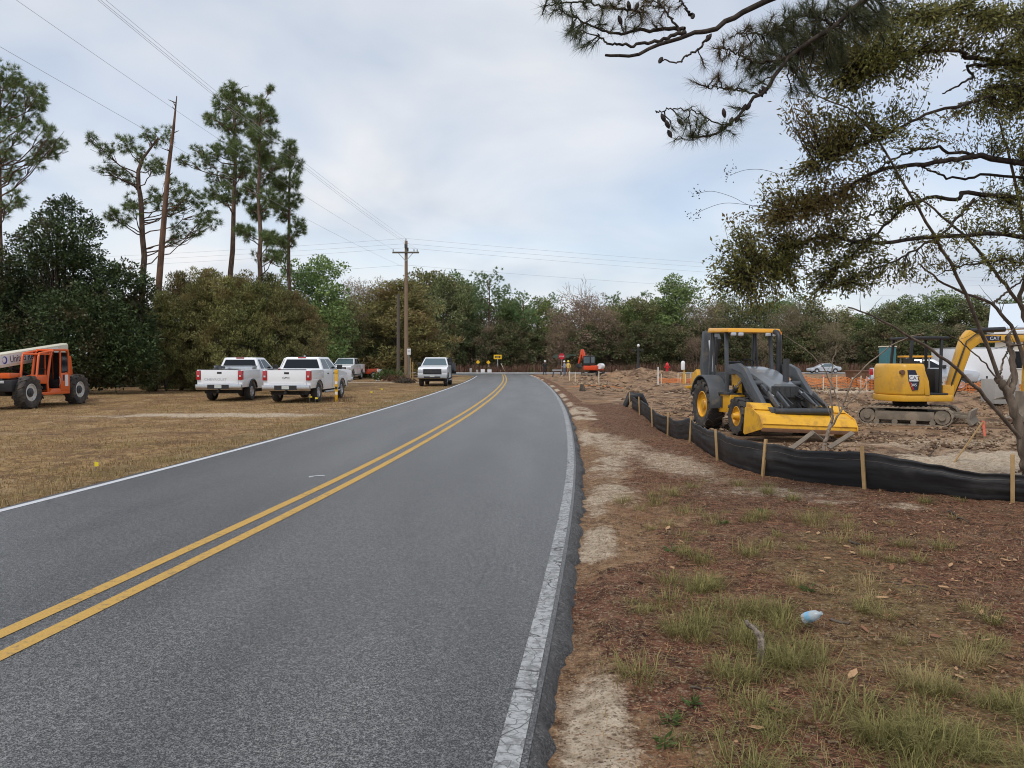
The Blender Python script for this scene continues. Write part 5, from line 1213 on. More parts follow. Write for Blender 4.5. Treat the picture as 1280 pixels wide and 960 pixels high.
def pickup(label, loc, rz, paint='white', cab='crew', rear='bed', face='bars', glass='glass', toolbox=False, letters=None, rims='alloy', flare=False, tyre='tyre', beacon=False, name='pickup_truck', roofx=None):
    t = thing(name, label, 'pickup truck', loc, rz, None); PT = M[paint]
    W = .98; RA, FA = -1.62, 2.02; cb = -1.02 if cab == 'crew' else -0.62       # rear wall of the cab
    # body sides with wheel arches, filled to the bed floor
    prof = [(-2.86, .60)] + arch(RA, .42, .50, .60) + [(RA + .56, .50), (FA - .56, .50)] + arch(FA, .42, .50, .58) + [(2.80, .56), (2.93, .70), (2.95, 1.02), (2.88, 1.16), (2.70, 1.22), (1.42, 1.33), (cb, 1.34), (cb, .98)]
    prof += [(-2.86, .98)] if rear == 'bed' else []
    if rear != 'bed':
        prof = [(cb, .55), (FA - .56, .50)] + arch(FA, .42, .50, .58) + [(2.80, .56), (2.93, .70), (2.95, 1.02), (2.88, 1.16), (2.70, 1.22), (1.42, 1.33), (cb, 1.34)]
    m = MB(); m.prism(prof, 'y', -W, W); m.build('body', PT, t, bevel=.035)
    m = MB()                                                                   # dark underside fills the wheel wells
    m.box(-2.75, 2.7, -.70, .70, .34, .62)
    for ax_ in (RA, FA): m.box(ax_ - .47, ax_ + .47, -.66, .66, .40, .90); m.cyl((ax_, -.8, .40), (ax_, .8, .40), .07, 8)
    m.build('chassis', M['under'], t)
    for s in (-1, 1):
        for ax_ in (RA, FA):
            if rear != 'bed' and ax_ == RA: continue
            q = [(x, s * (W + .006), z) for x, z in arch(ax_, .42, .505, .56)]
            m = MB(); m.tube(q, .045 if flare else .018, 6); m.build('wheel_arch_trim', M['black'], t, smooth=50)
    if rear == 'bed':
        for s in (-1, 1):
            m = MB(); m.box(-2.86, cb - .02, min(s * .90, s * (W + .003)), max(s * .90, s * (W + .003)), .97, 1.36); m.build('bed_side', PT, t, bevel=.025)
            m = MB(); m.box(-2.93, -2.74, min(s * .815, s * (W + .012)), max(s * .815, s * (W + .012)), .93, 1.32)
            tl = m.build('tail_light', M['redlens'], t, bevel=.02); m = MB(); m.box(-2.938, -2.90, min(s * .86, s * .94), max(s * .86, s * .94), 1.06, 1.13); m.build('reverse_lamp', M['lamp'], tl)
        m = MB(); m.box(cb - .06, cb - .015, -.90, .90, .97, 1.36); m.build('bed_front', PT, t)
        m = MB(); m.box(-2.90, -2.82, -.80, .80, .70, 1.365); tg = m.build('tailgate', PT, t, bevel=.02)
        m = MB(); m.box(-2.915, -2.90, -.72, .72, .80, .83); m.build('tailgate_crease', PT, tg)
        m = MB(); m.box(-2.912, -2.89, -.10, .10, 1.19, 1.27); m.build('tailgate_handle', M['black'], tg, bevel=.01)
        m = MB(); m.box(-2.905, -2.80, -.79, .79, 1.362, 1.385); m.build('tailgate_cap', M['black'], tg)
        if letters:
            text_mesh('lettering', letters[0], letters[1], (-2.9045, letters[2] / 2, letters[3]), (0, -1, 0), (0, 0, 1), M[letters[4]], tg, 'LEFT', .002, letters[5])
        m = MB(); m.prism([(-3.05, .74), (-2.88, .74), (-2.88, .50), (-2.98, .50), (-3.05, .58)], 'y', -W, W); bp = m.build('rear_bumper', M['chrome'], t, bevel=.02)
        m = MB(); m.box(-3.062, -2.93, -.46, .46, .55, .73); m.build('step_pad', M['black'], bp)
        m = MB(); m.box(-3.070, -3.060, -.15, .15, .58, .72); m.build('number_plate', M['plate'], bp)
        m = MB(); m.cyl((-3.1, 0, .44), (-2.8, 0, .44), .05, 8); m.cyl((-2.9, -.45, .38), (-2.3, -.45, .38), .04, 8); m.build('tow_hitch', M['under'], t)
    else:
        m = MB(); m.box(-3.15, cb - .12, -1.18, 1.18, .93, 1.05); m.box(-3.15, -3.08, -1.18, 1.18, .75, .93); m.build('flat_deck', M['black'], t, bevel=.015)
        m = MB(); m.box(cb - .18, cb - .10, -1.05, 1.05, 1.05, 1.86); m.build('headboard', M['black'], t)
        for s in (-1, 1):
            m = MB(); m.box(-3.10, -0.95, min(s * .80, s * 1.16), max(s * .80, s * 1.16), 1.05, 1.52); m.build('side_locker', M['charcoal'], t, bevel=.02)
    # greenhouse
    xb, xf = cb, 1.44; zb, zt = 1.33, 1.90; tb0, tf0 = (roofx or (cb + .14, .62)); wb, wt = .95, .73
    ring0 = [(xb, -wb, zb), (xf, -wb, zb), (xf, wb, zb), (xb, wb, zb)]; ring1 = [(tb0, -wt, zt), (tf0, -wt, zt), (tf0, wt, zt), (tb0, wt, zt)]
    m = MB(); m.loft([ring0, ring1]); roof = m.build('cab', PT, t, bevel=.06)
    def gp(u_, v_, off=.006):      # left-hand window plane
        x = (xb + (tb0 - xb) * v_) * (1 - u_) + (xf + (tf0 - xf) * v_) * u_; return (x, wb + (wt - wb) * v_ + off, zb + (zt - zb) * v_)
    spans = [(.06, .44), (.48, .90)] if cab == 'crew' else [(.10, .32), (.37, .90)]
    for s in (-1, 1):
        for a, b_ in spans:
            m = MB(); q = [gp(a, .10), gp(b_, .10), gp(b_ - (.10 if b_ > .8 else .0), .84), gp(a + .01, .84)]
            q = [(x, s * y, z) for x, y, z in q]; q2 = [(x, y - s * .012, z) for x, y, z in q]; m.loft([q, q2]); m.build('side_window', M[glass], t)
        m = MB(); m.box(1.02, 1.22, min(s * .98, s * 1.20), max(s * .98, s * 1.20), 1.36, 1.56); m.build('wing_mirror', M['black'], t, bevel=.03)
        for hx in ((.55, -.35) if cab == 'crew' else (.35,)):
            m = MB(); m.box(hx - .1, hx + .1, min(s * W, s * (W + .02)), max(s * W, s * (W + .02)), 1.17, 1.21); m.build('door_handle', M['black'], t)
        for sx in ((cb + .03, .30, 1.40) if cab == 'crew' else (.02, 1.40)):
            m = MB(); m.box(sx - .006, sx + .006, min(s * (W - .01), s * (W + .002)), max(s * (W - .01), s * (W + .002)), .56, 1.31); m.build('door_seam', M['under'], t)
    # back and front glass
    def bq(v_, wv, off): return (xb + (tb0 - xb) * v_ - off, wv, zb + (zt - zb) * v_)
    m = MB(); q = [bq(.14, -.80, .006), bq(.14, .80, .006), bq(.82, .66, .006), bq(.82, -.66, .006)]; m.loft([q, [(x + .012, y, z) for x, y, z in q]]); m.build('rear_window', M[glass], t)
    def fq(v_, wv, off): return (xf + (tf0 - xf) * v_ + off, wv, zb + (zt - zb) * v_)
    m = MB(); q = [fq(.06, -.86, .008), fq(.06, .86, .008), fq(.88, .68, .008), fq(.88, -.68, .008)]; m.loft([q, [(x - .014, y, z) for x, y, z in q]]); m.build('windscreen', M['glass_l'], t)
    m = MB(); m.box(tb0 - .03, tb0 + .03, -.18, .18, zt - .05, zt - .005); m.build('high_brake_light', M['redlens'], t, bevel=.01)
    # face
    m = MB(); m.box(2.90, 2.975, *((-.56, .56, .84, 1.12) if face == 'bars' else (-.62, .62, .80, 1.14))); gr = m.build('grille', M['black'], t, bevel=.03)
    for k in range(3):
        m = MB(); m.box(2.97, 2.99, -.52, .52, .88 + .08 * k, .915 + .08 * k); m.build('grille_bar', M['chrome' if face == 'bars' else 'charcoal'], gr)
    for s in (-1, 1):
        m = MB(); m.box(2.84, 2.972, min(s * .60, s * .96), max(s * .60, s * .96), .90, 1.12); m.build('headlight', M['lamp'], t, bevel=.04)
    m = MB(); m.prism([(2.88, .80), (3.06, .78), (3.08, .56), (2.92, .50), (2.80, .50)], 'y', -W, W); fb = m.build('front_bumper', M['chrome' if face == 'bars' else 'galv'], t, bevel=.03)
    m = MB(); m.box(3.05, 3.085, -.55, .55, .56, .66); m.build('air_intake', M['black'], fb)
    m = MB(); m.box(3.085, 3.10, -.16, .16, .62, .73); m.build('number_plate', M['plate'], fb)
    for ax_ in (RA, FA):
        for s in (-1, 1): wheel(t, (ax_, s * .83, .40), .40, .28, tyre, rims, s)
    if cab == 'crew':
        for s in (-1, 1):
            m = MB(); m.cyl((-.9, s * 1.0, .40), (1.35, s * 1.0, .40), .045, 8); m.build('side_step', M['galv'], t, smooth=40)
    if toolbox:
        m = MB(); m.box(cb - .72, cb - .10, -.86, .86, 1.20, 1.50); tbx = m.build('tool_box', M['chrome'], t, bevel=.02)
        m = MB(); m.box(cb - .74, cb - .08, -.87, .87, 1.50, 1.525); m.build('tool_box_lid', M['galv'], tbx)
        m = MB(); m.tube([(-2.7, -.3, 1.1), (-2.3, .2, 1.42), (-1.9, .5, 1.40)], .05, 6); m.tube([(-2.6, .5, 1.2), (-2.0, .45, 1.5), (-1.6, .3, 1.44)], .06, 6); m.build('bed_load', M['charcoal'], t, smooth=50)
    if beacon:
        m = MB(); m.box(-.5, .3, -.6, .6, zt + .01, zt + .05); m.cyl((0, 0, zt + .05), (0, 0, zt + .16), .06, 10); m.build('roof_rack', M['galv'], t)
    return t

HD = lambda fx, fy: math.atan2(fy, fx)
pickup('white extended cab pickup with a silver tool box and black wheel flares', on(-12.45, 35.75, .0), HD(.02, 1), cab='ext', toolbox=True, letters=('CHEVROLET', .15, 1.32, .90, 'greytext', 1.18), rims='alloy', flare=True)
pickup('white crew cab pickup with a square tailgate parked behind the yellow marker post', on(-9.05, 34.2, .0), HD(.045, 1), cab='crew', letters=('GMC', .13, .36, .99, 'black', 1.1), tyre='tyre_mud')
pickup('white pickup with a roof rack mostly hidden behind the other two parked pickups', on(-11.75, 43.6, .02), HD(.45, .88), cab='crew', beacon=True)
pickup('white pickup with a chrome barred grille parked facing the road by the dark trees', on(-15.6, 73.0, .0), HD(-.03, -1), face='bars').scale = (1, 1.03, 1.08)
pickup('white truck with a black flat deck stopped facing the field beside the road', on(-5.52, 56.2, .0), HD(.0, -1), rear='flat', face='dark').scale = (1, 1.03, 1.07)

# --- low silver car out on the crossing road
t = thing('silver_car', 'low silver car driving on the crossing road behind the dig', 'car', (44.8, 110.5, 0.006), HD(-1, -.05)); 
m = MB(); m.prism([(-2.15, .42)] + arch(-1.32, .32, .38, .34) + [(-.8, .26), (.9, .26)] + arch(1.38, .32, .38, .34) + [(2.15, .34), (2.2, .55), (2.05, .70), (1.15, .86), (-1.7, .95), (-2.15, .88), (-2.22, .6)], 'y', -.88, .88); m.build('body', M['silver'], t, bevel=.07)
m = MB(); m.loft([[(-1.75, -.80, .88), (1.2, -.80, .84), (1.2, .80, .84), (-1.75, .80, .88)], [(-.85, -.58, 1.36), (.25, -.58, 1.36), (.25, .58, 1.36), (-.85, .58, 1.36)]]); m.build('cabin', M['silver'], t, bevel=.07)
for s in (-1, 1):
    m = MB(); m.loft([[(-1.35, s * .80, .93), (.85, s * .80, .91), (.20, s * .625, 1.30), (-.85, s * .625, 1.30)], [(-1.35, s * .77, .93), (.85, s * .77, .91), (.20, s * .60, 1.30), (-.85, s * .60, 1.30)]]); m.build('side_window', M['glass_l'], t)
    for ax_ in (-1.32, 1.38): wheel(t, (ax_, s * .78, .32), .32, .20, 'tyre', 'alloy', s, n=18)
    m = MB(); m.box(2.0, 2.17, min(s * .5, s * .82), max(s * .5, s * .82), .56, .68); m.build('headlight', M['lamp'], t)

# ------------------------------------------------------------------ backhoe loader
bh = thing('backhoe_loader', 'yellow and grey backhoe loader with an open canopy and its front bucket tipped down', 'backhoe loader', on(6.28, 21.4, 0), HD(.125, -1))
for s in (-1, 1):
    wheel(bh, (0, s * .86, .66), .66, .46, 'tyre_mud', 'yellow', s, lugs=30, rim_r=.56, spokes=0, n=36)
    wheel(bh, (2.05, s * .80, .47), .47, .33, 'tyre_mud', 'yellow', s, lugs=26, rim_r=.54, spokes=0, n=30)
    m = MB(); m.cyl((2.05, s * .83, .47), (2.05, s * 1.02, .47), .13, 12, .07); m.build('wheel_hub', M['yellow'], bh, smooth=40)
m = MB(); m.prism([(-.9, .55), (1.0, .50), (2.75, .62), (2.75, .98), (1.5, 1.02), (.75, .98), (-.9, .98)], 'y', -.42, .42); m.cyl((0, -.7, .66), (0, .7, .66), .16, 12); m.cyl((2.05, -.75, .47), (2.05, .75, .47), .10, 10); m.build('chassis', M['charcoal'], bh, bevel=.02)
for s in (-1, 1):
    m = MB(); m.prism([(.42, .48), (1.42, .52), (1.46, .98), (.50, .98), (.72, .70)], 'y', min(s * .43, s * .82), max(s * .43, s * .82)); sp = m.build('side_tank', M['yellow'], bh, bevel=.025)
    m = MB(); m.box(.80, .94, min(s * .825, s * .835), max(s * .825, s * .835), .62, .92); m.build('tank_recess', M['charcoal'], sp)
    m = MB(); m.box(.56, 1.40, min(s * .50, s * .86), max(s * .50, s * .86), .985, 1.03); m.build('step_plate', M['charcoal'], bh)
# hood: pale sloping top, dark sides
m = MB(); m.loft([[(.98, -.40, 1.0), (.98, .40, 1.0), (.98, .40, 1.62), (.98, .26, 1.72), (.98, -.26, 1.72), (.98, -.40, 1.62)], [(1.75, -.40, 1.0), (1.75, .40, 1.0), (1.75, .40, 1.54), (1.75, .26, 1.63), (1.75, -.26, 1.63), (1.75, -.40, 1.54)], [(2.72, -.36, .98), (2.72, .36, .98), (2.72, .36, 1.22), (2.72, .24, 1.31), (2.72, -.24, 1.31), (2.72, -.36, 1.22)]]); hd = m.build('hood', M['hood'], bh, bevel=.02)
for s in (-1, 1):
    m = MB(); m.loft([[(1.02, s * .405, 1.06), (1.75, s * .405, 1.06), (2.66, s * .366, 1.02), (2.66, s * .366, 1.17), (1.75, s * .405, 1.45), (1.02, s * .405, 1.55)], [(1.02, s * .36, 1.06), (1.75, s * .36, 1.06), (2.66, s * .33, 1.02), (2.66, s * .33, 1.17), (1.75, s * .36, 1.45), (1.02, s * .36, 1.55)]]); m.build('hood_side', M['charcoal'], hd)
m = MB(); m.box(2.70, 2.80, -.33, .33, .98, 1.25); gr = m.build('grille', M['charcoal'], bh)
for k in range(5):
    m = MB(); m.box(2.80, 2.815, -.30 + .14 * k, -.27 + .14 * k, 1.0, 1.23); m.build('grille_bar', M['charcoal'], gr)
for s in (-1, 1):
    # loader towers
    m = MB(); m.prism([(.92, .60), (1.42, .60), (1.36, 1.18), (1.16, 1.58), (.92, 1.58), (.98, 1.15)], 'y', min(s * .47, s * .60), max(s * .47, s * .60)); tw = m.build('loader_tower', M['yellow'], bh, bevel=.02)
    m = MB(); m.prism([(1.06, .88), (1.16, .88), (1.12, 1.24), (1.05, 1.24)], 'y', min(s * .595, s * .606), max(s * .595, s * .606)); m.build('tower_slot', M['under'], tw)
    # arms
    arm = [(.92, 1.58), (1.02, 1.76), (1.60, 1.80), (2.05, 1.68), (2.36, 1.40), (3.20, .78), (3.58, .78), (3.60, .66), (3.10, .58), (2.12, 1.14), (1.86, 1.40), (1.55, 1.52), (1.10, 1.50)]
    m = MB(); m.prism(arm, 'y', min(s * .62, s * .74), max(s * .62, s * .74)); am = m.build('loader_arm', M['grey'], bh, bevel=.02)
    m = MB(); m.tube([(1.30, s * .748, 1.66), (1.9, s * .748, 1.55), (2.2, s * .748, 1.28), (2.95, s * .748, .74)], .012, 6); m.build('hydraulic_pipe', M['charcoal'], am)
    m = MB(); m.cyl((.86, s * .67, .84), (1.46, s * .67, 1.18), .062, 12); cy = m.build('lift_cylinder', M['charcoal'], bh, smooth=40)
    m = MB(); m.cyl((1.46, s * .67, 1.18), (1.92, s * .67, 1.45), .034, 10); m.build('piston_rod', M['rod'], cy, smooth=40)
    m = MB(); m.bar((2.42, s * .42, 1.22), (3.10, s * .42, .90), .07, .10); m.bar((3.10, s * .42, .92), (3.32, s * .42, .55), .06, .10); m.bar((2.50, s * .50, 1.0), (3.06, s * .40, .92), .04, .05); m.build('bucket_linkage', M['grey'], bh, bevel=.01)
    m = MB(); m.cyl((1.95, s * .35, 1.40), (2.55, s * .42, 1.16), .05, 10); c2 = m.build('tilt_cylinder', M['grey'], bh, smooth=40)
    m = MB(); m.cyl((2.55, s * .42, 1.16), (3.05, s * .42, 1.0), .028, 8); m.build('piston_rod', M['rod'], c2, smooth=40)
    for off in (0, .08):
        m = MB(); m.tube([(2.0, s * (.30 + off), 1.44), (2.4, s * (.20 + off), 1.30), (2.75, s * (.22 + off), 1.05), (3.1, s * (.30 + off), .95)], .016, 6); m.build('hydraulic_hose', M['black'], bh, smooth=50)
m = MB(); m.cyl((2.28, -.66, 1.30), (2.28, .66, 1.30), .075, 12); m.cyl((3.16, -.68, .62), (3.16, .68, .62), .06, 10); m.build('cross_tube', M['grey'], bh, smooth=40)
m = MB(); m.cyl((3.60, -.66, .69), (3.60, .74, .69), .075, 14); m.build('coupler_tube', M['charcoal'], bh, smooth=40)
for y_ in (-.52, -.30, .36, .62):
    m = MB(); m.bar((2.95, y_, 1.08), (3.58, y_ * 1.05, .76), .05, .12); m.build('coupler_plate', M['grey'], bh, bevel=.01)
for y_, z_ in ((-.44, 1.30), (-.16, 1.34), (.30, 1.34), (.52, 1.30)):
    m = MB(); m.tube([(2.45, y_ * .7, z_), (2.75, y_, z_ - .18), (3.15, y_ * 1.1, .98), (3.55, y_ * 1.15, .84)], .02, 6); m.build('hydraulic_hose', M['black'], bh, smooth=50)
m = MB(); m.cyl((2.55, .12, .98), (2.55, .12, 1.92), .075, 14); m.bar((2.55, -.02, 1.05), (2.85, -.12, .70), .05, .05); m.bar((2.55, .26, 1.05), (2.85, .38, .70), .05, .05); m.box(2.44, 2.66, 0, .24, 1.20, 1.32); m.build('mast_cylinder', M['charcoal'], bh, smooth=40)
# bucket: tipped right over so that its floor faces forward
BW = 1.14; sec = [(3.06, .76), (3.42, .75), (3.80, .60), (3.94, .40), (3.96, .28)]
def shell(sec, th):
    out = []
    for i, (x, z) in enumerate(sec):
        a = sec[max(i - 1, 0)]; b_ = sec[min(i + 1, len(sec) - 1)]; dx, dz = b_[0] - a[0], b_[1] - a[1]; L = math.hypot(dx, dz); out.append((x + dz / L * th, z - dx / L * th))
    return sec + out[::-1]
m = MB(); m.prism(shell(sec, .03), 'y', -BW, BW); bk = m.build('bucket', M['yellow_w'], bh, bevel=.006)
for s in (-1, 1):
    m = MB(); m.prism([(3.04, .79), (3.42, .78), (3.83, .62), (3.97, .41), (3.99, .26), (3.90, .24), (3.10, .02), (3.02, .06)], 'y', min(s * BW, s * (BW + .025)), max(s * BW, s * (BW + .025))); m.build('bucket_side', M['yellow_w'], bk)
    m = MB(); m.prism([(3.03, .76), (3.46, .755), (3.46, .78), (3.22, .93), (3.05, .93)], 'y', min(s * .62, s * BW), max(s * .62, s * BW)); m.build('spill_guard', M['yellow_w'], bk, bevel=.008)
m = MB(); m.box(3.94, 3.99, -BW - .02, BW + .02, .20, .30); m.build('cutting_edge', M['rust'], bk, bevel=.008)
m = MB(); m.prism([(3.80, .615), (3.835, .60), (3.965, .41), (3.935, .39)], 'y', -BW, BW); m.build('bucket_band', M['yellow_w'], bk)
bk.rotation_euler = (R(-2.2), 0, 0); bk.location = (0, 0, .05); bk.scale = (1, 1, .84)
# operator station
m = MB(); m.box(-.62, .95, -.60, .60, .98, 1.06); m.box(.80, .98, -.36, .36, 1.06, 1.58); m.build('platform', M['charcoal'], bh, bevel=.02)
for s in (-1, 1):
    m = MB(); q0 = []; q1 = []
    for a in np.linspace(R(-8), R(165), 14):
        q0.append((math.cos(a) * .78, .70 + math.sin(a) * .78)); q1.append((math.cos(a) * .735, .70 + math.sin(a) * .735))
    m.prism(q0 + q1[::-1], 'y', min(s * .58, s * 1.10), max(s * .58, s * 1.10)); m.build('fender', M['grey'], bh, bevel=.012)
    m = MB(); m.box(-.55, .55, min(s * .56, s * .62), max(s * .56, s * .62), 1.06, 1.56); m.build('side_panel', M['charcoal'], bh, bevel=.02)
    for x0, x1, w_ in ((.78, .60, .09), (-.50, -.40, .08)):
        m = MB(); m.bar((x0, s * .64, 1.02), (x1, s * .62, 2.65), w_, w_, (1, 0, 0)); m.build('canopy_post', M['grey'], bh, bevel=.012)
    m = MB(); m.bar((-.10, s * .64, 1.30), (-.30, s * .62, 2.65), .05, .05, (1, 0, 0)); m.build('canopy_post', M['charcoal'], bh, bevel=.01)
m = MB(); m.loft([[(-.52, -.72, 2.66), (1.02, -.74, 2.62), (1.02, .74, 2.62), (-.52, .72, 2.66)], [(-.48, -.70, 2.79), (.98, -.72, 2.73), (.98, .72, 2.73), (-.48, .70, 2.79)]]); rf = m.build('canopy_roof', M['roofyel'], bh, bevel=.035)
for s in (-1, 1):
    for yy in (.58, .38):
        m = MB(); m.box(.94, 1.02, s * yy - .07, s * yy + .07, 2.53, 2.62); m.build('work_light', M['lamp'], rf, bevel=.02)
m = MB(); m.cyl((1.0, .66, 2.60), (1.10, .66, 2.60), .06, 10); m.build('indicator', M['amber'], rf)
m = MB(); m.box(-.15, .35, -.26, .26, 1.18, 1.36); m.prism([(-.20, 1.30), (-.10, 1.30), (-.22, 1.86), (-.32, 1.86)], 'y', -.25, .25); m.build('seat', M['black'], bh, bevel=.04)
sw = MB(); sw.tube([(.55 + .06 * math.sin(a), .20 * math.cos(a), 1.80 + .19 * math.sin(a) * .6) for a in np.linspace(0, 2 * math.pi, 19)], .015, 6); sw.bar((.55, 0, 1.80), (.82, 0, 1.45), .05, .05); sw.build('steering_wheel', M['black'], bh, smooth=50)
m = MB(); m.tube([(1.35, .52, 1.4), (1.35, .52, 2.35), (1.33, .52, 2.52), (1.22, .52, 2.62), (1.10, .52, 2.64)], .07, 12); m.build('exhaust_stack', M['black'], bh, smooth=50)
# rear digging arm folded up behind the canopy
dgx = bh; _k0 = len(bh.children)
m = MB(); m.prism([(-1.05, .45), (-.92, .45), (-.92, 1.05), (-1.35, 1.05), (-1.45, .75)], 'y', -.32, .32); m.build('swing_frame', M['yellow'], dgx, bevel=.02)
m = MB(); m.prism([(-1.15, .85), (-1.48, .85), (-1.72, 1.75), (-1.58, 2.72), (-1.40, 2.74), (-1.38, 2.55), (-1.48, 1.80)], 'y', -.60, -.34); m.build('digging_boom', M['grey'], dgx, bevel=.02)
m = MB(); m.prism([(-1.55, 2.62), (-1.35, 2.66), (-1.20, 2.50), (-1.75, 1.15), (-1.98, 1.05), (-2.02, 1.2)], 'y', -.34, -.16); m.build('dipper_arm', M['grey'], dgx, bevel=.02)
m = MB(); m.cyl((-1.25, -.30, 2.55), (-1.28, -.30, 1.75), .05, 10); cy = m.build('dipper_cylinder', M['charcoal'], dgx, smooth=40); m = MB(); m.cyl((-1.28, -.30, 1.75), (-1.3, -.30, 1.2), .03, 8); m.build('piston_rod', M['rod'], cy, smooth=40)
m = MB(); m.cyl((-1.20, -.50, 2.45), (-.98, -.50, 1.55), .045, 10); cy = m.build('boom_cylinder', M['decal'], dgx, smooth=40)
m = MB(); m.prism([(-1.80, 1.42), (-1.95, 1.62), (-2.28, 1.50), (-2.42, 1.15), (-2.25, .85), (-2.05, .95), (-1.95, 1.15), (-1.78, 1.2)], 'y', -.62, -.08); db = m.build('digging_bucket', M['yellow'], dgx, bevel=.02)
for k in range(4):
    m = MB(); m.bar((-2.22, -.56 + .145 * k, .88), (-2.05, -.56 + .145 * k, .74), .06, .04); m.build('bucket_tooth', M['rust'], db)
for c_ in [o_ for o_ in bh.children if o_.name.split('.')[0] in ('digging_boom', 'dipper_arm', 'dipper_cylinder', 'boom_cylinder', 'digging_bucket')]: c_.location.x += .36
for s in (-1, 1):
    m = MB(); m.bar((-1.0, s * .62, .55), (-1.05, s * .98, 1.12), .12, .14); m.box(-1.14, -.96, min(s * .9, s * 1.12), max(s * .9, s * 1.12), 1.06, 1.14); m.build('stabiliser', M['yellow'], bh, bevel=.015)
text_mesh('model_number', '310L', .15, (1.08, -.4075, 1.40), (1, 0, 0), (0, 0, 1), M['decal'], bh, 'LEFT', .002)
bh.rotation_euler = (R(-0.6), 0, HD(.125, -1))

# ------------------------------------------------------------------ tracked diggers
def track(parent, y0, y1, L, h, mat, name='track'):
    """a crawler: belt of pads round two end wheels"""
    r = h / 2; n = 44; per = 2 * (L - h) + 2 * math.pi * r; m = MB(); pts = []
    for k in range(n):
        s = per * k / n
        if s < L - h: p = (-(L - h) / 2 + s, 0.0, -r); a = -math.pi / 2
        elif s < L - h + math.pi * r: a = -math.pi / 2 + (s - (L - h)) / r; p = ((L - h) / 2 + r * math.cos(a), 0, r * math.sin(a))
        elif s < 2 * (L - h) + math.pi * r: p = ((L - h) / 2 - (s - (L - h) - math.pi * r), 0, r); a = math.pi / 2
        else: a = math.pi / 2 + (s - 2 * (L - h) - math.pi * r) / r; p = (-(L - h) / 2 + r * math.cos(a), 0, r * math.sin(a))
        pts.append((p, a))
    for (p, a) in pts:
        nx_, nz_ = math.cos(a), math.sin(a)
        m.bar((p[0] - nx_ * .02, y0, p[2] - nz_ * .02 + r), (p[0] - nx_ * .02, y1, p[2] - nz_ * .02 + r), per / n * 1.02, .035, (nx_, 0, nz_))
        m.bar((p[0], y0 + .02, p[2] + r), (p[0], y1 - .02, p[2] + r), per / n * .4, .035, (nx_, 0, nz_))
    tr = m.build(name, mat, parent)
    for sx in (-1, 1):
        w = MB(); w.cyl((sx * (L - h) / 2, y0 + .03, r), (sx * (L - h) / 2, y1 - .03, r), r * .78, 18); w.cyl((sx * (L - h) / 2, y0 - .02, r), (sx * (L - h) / 2, y1 + .02, r), r * .36, 12); w.build('track_wheel', M['steelmud'], tr, smooth=40)
    w = MB(); w.box(-(L - h) / 2 + .2, (L - h) / 2 - .2, y0 + .05, y1 - .05, r * .55, r * 1.55); w.build('track_frame', M['steelmud'], tr, bevel=.02)
    for k in range(4):
        w = MB(); x = -(L - h) / 2 + (L - h) * (k + .5) / 4; w.cyl((x, y0 + .04, r * .36), (x, y1 - .04, r * .36), r * .30, 12); w.build('track_roller', M['steelmud'], tr, smooth=40)
    return tr

dg = thing('mini_excavator', 'yellow small excavator with an open black canopy and its arm reaching out', 'excavator', on(11.75, 22.7, 0.0), HD(1, -.72))
for s in (-1, 1): track(dg, min(s * .58, s * .98), max(s * .58, s * .98), 2.45, .52, M['rubtrack'])
m = MB(); m.box(-.55, .55, -.58, .58, .28, .48); m.cyl((0, 0, .45), (0, 0, .68), .46, 20); m.build('undercarriage', M['under'], dg, bevel=.02)
m = MB(); m.prism([(1.62, .06), (1.55, .20), (1.60, .46), (1.66, .46), (1.62, .22), (1.70, .08)], 'y', -1.0, 1.0)
for s in (-1, 1): m.bar((.75, s * .42, .34), (1.60, s * .62, .26), .09, .10)
m.build('dozer_blade', M['steelmud'], dg, bevel=.01)
# revolving upper body
up = bpy.data.objects.new('upper_body', None); up.parent = dg; up.location = (0, 0, .66); COL.objects.link(up); up.rotation_euler = (0, 0, R(33))
out = [(.80, -.85), (.95, -.60), (.95, .60), (.80, .85), (-.55, .92)] + [(-.52 - .40 * math.sin(a), .92 * math.cos(a)) for a in np.linspace(.25, math.pi - .25, 9)] + [(-.55, -.92)]
out = [(x, y) for x, y in out]
m = MB(); m.prism(out, 'z', .02, .20); m.build('deck', M['catyel'], up, bevel=.03)
eo = [(.02, -.90), (.02, .90), (-.50, .93)] + [(-.50 - .38 * math.sin(a), .93 * math.cos(a)) for a in np.linspace(.2, math.pi - .2, 9)] + [(-.50, -.93)]
top_ = [(x * .97 - .02 if x > 0 else x * .95, y * .95) for x, y in eo]
m = MB(); m.loft([[(x, y, .205) for x, y in eo], [(x, y, .98) for x, y in eo], [(x, y, 1.10) for x, y in top_]]); en = m.build('engine_cover', M['catyel'], up, bevel=.05, seg=3)
m = MB(); m.prism([(.02, .20), (.16, .20), (.12, .60), (-.02, 1.0), (-.10, 1.0)], 'y', -.91, -.25); m.build('side_skirt', M['catyel'], up, bevel=.03)
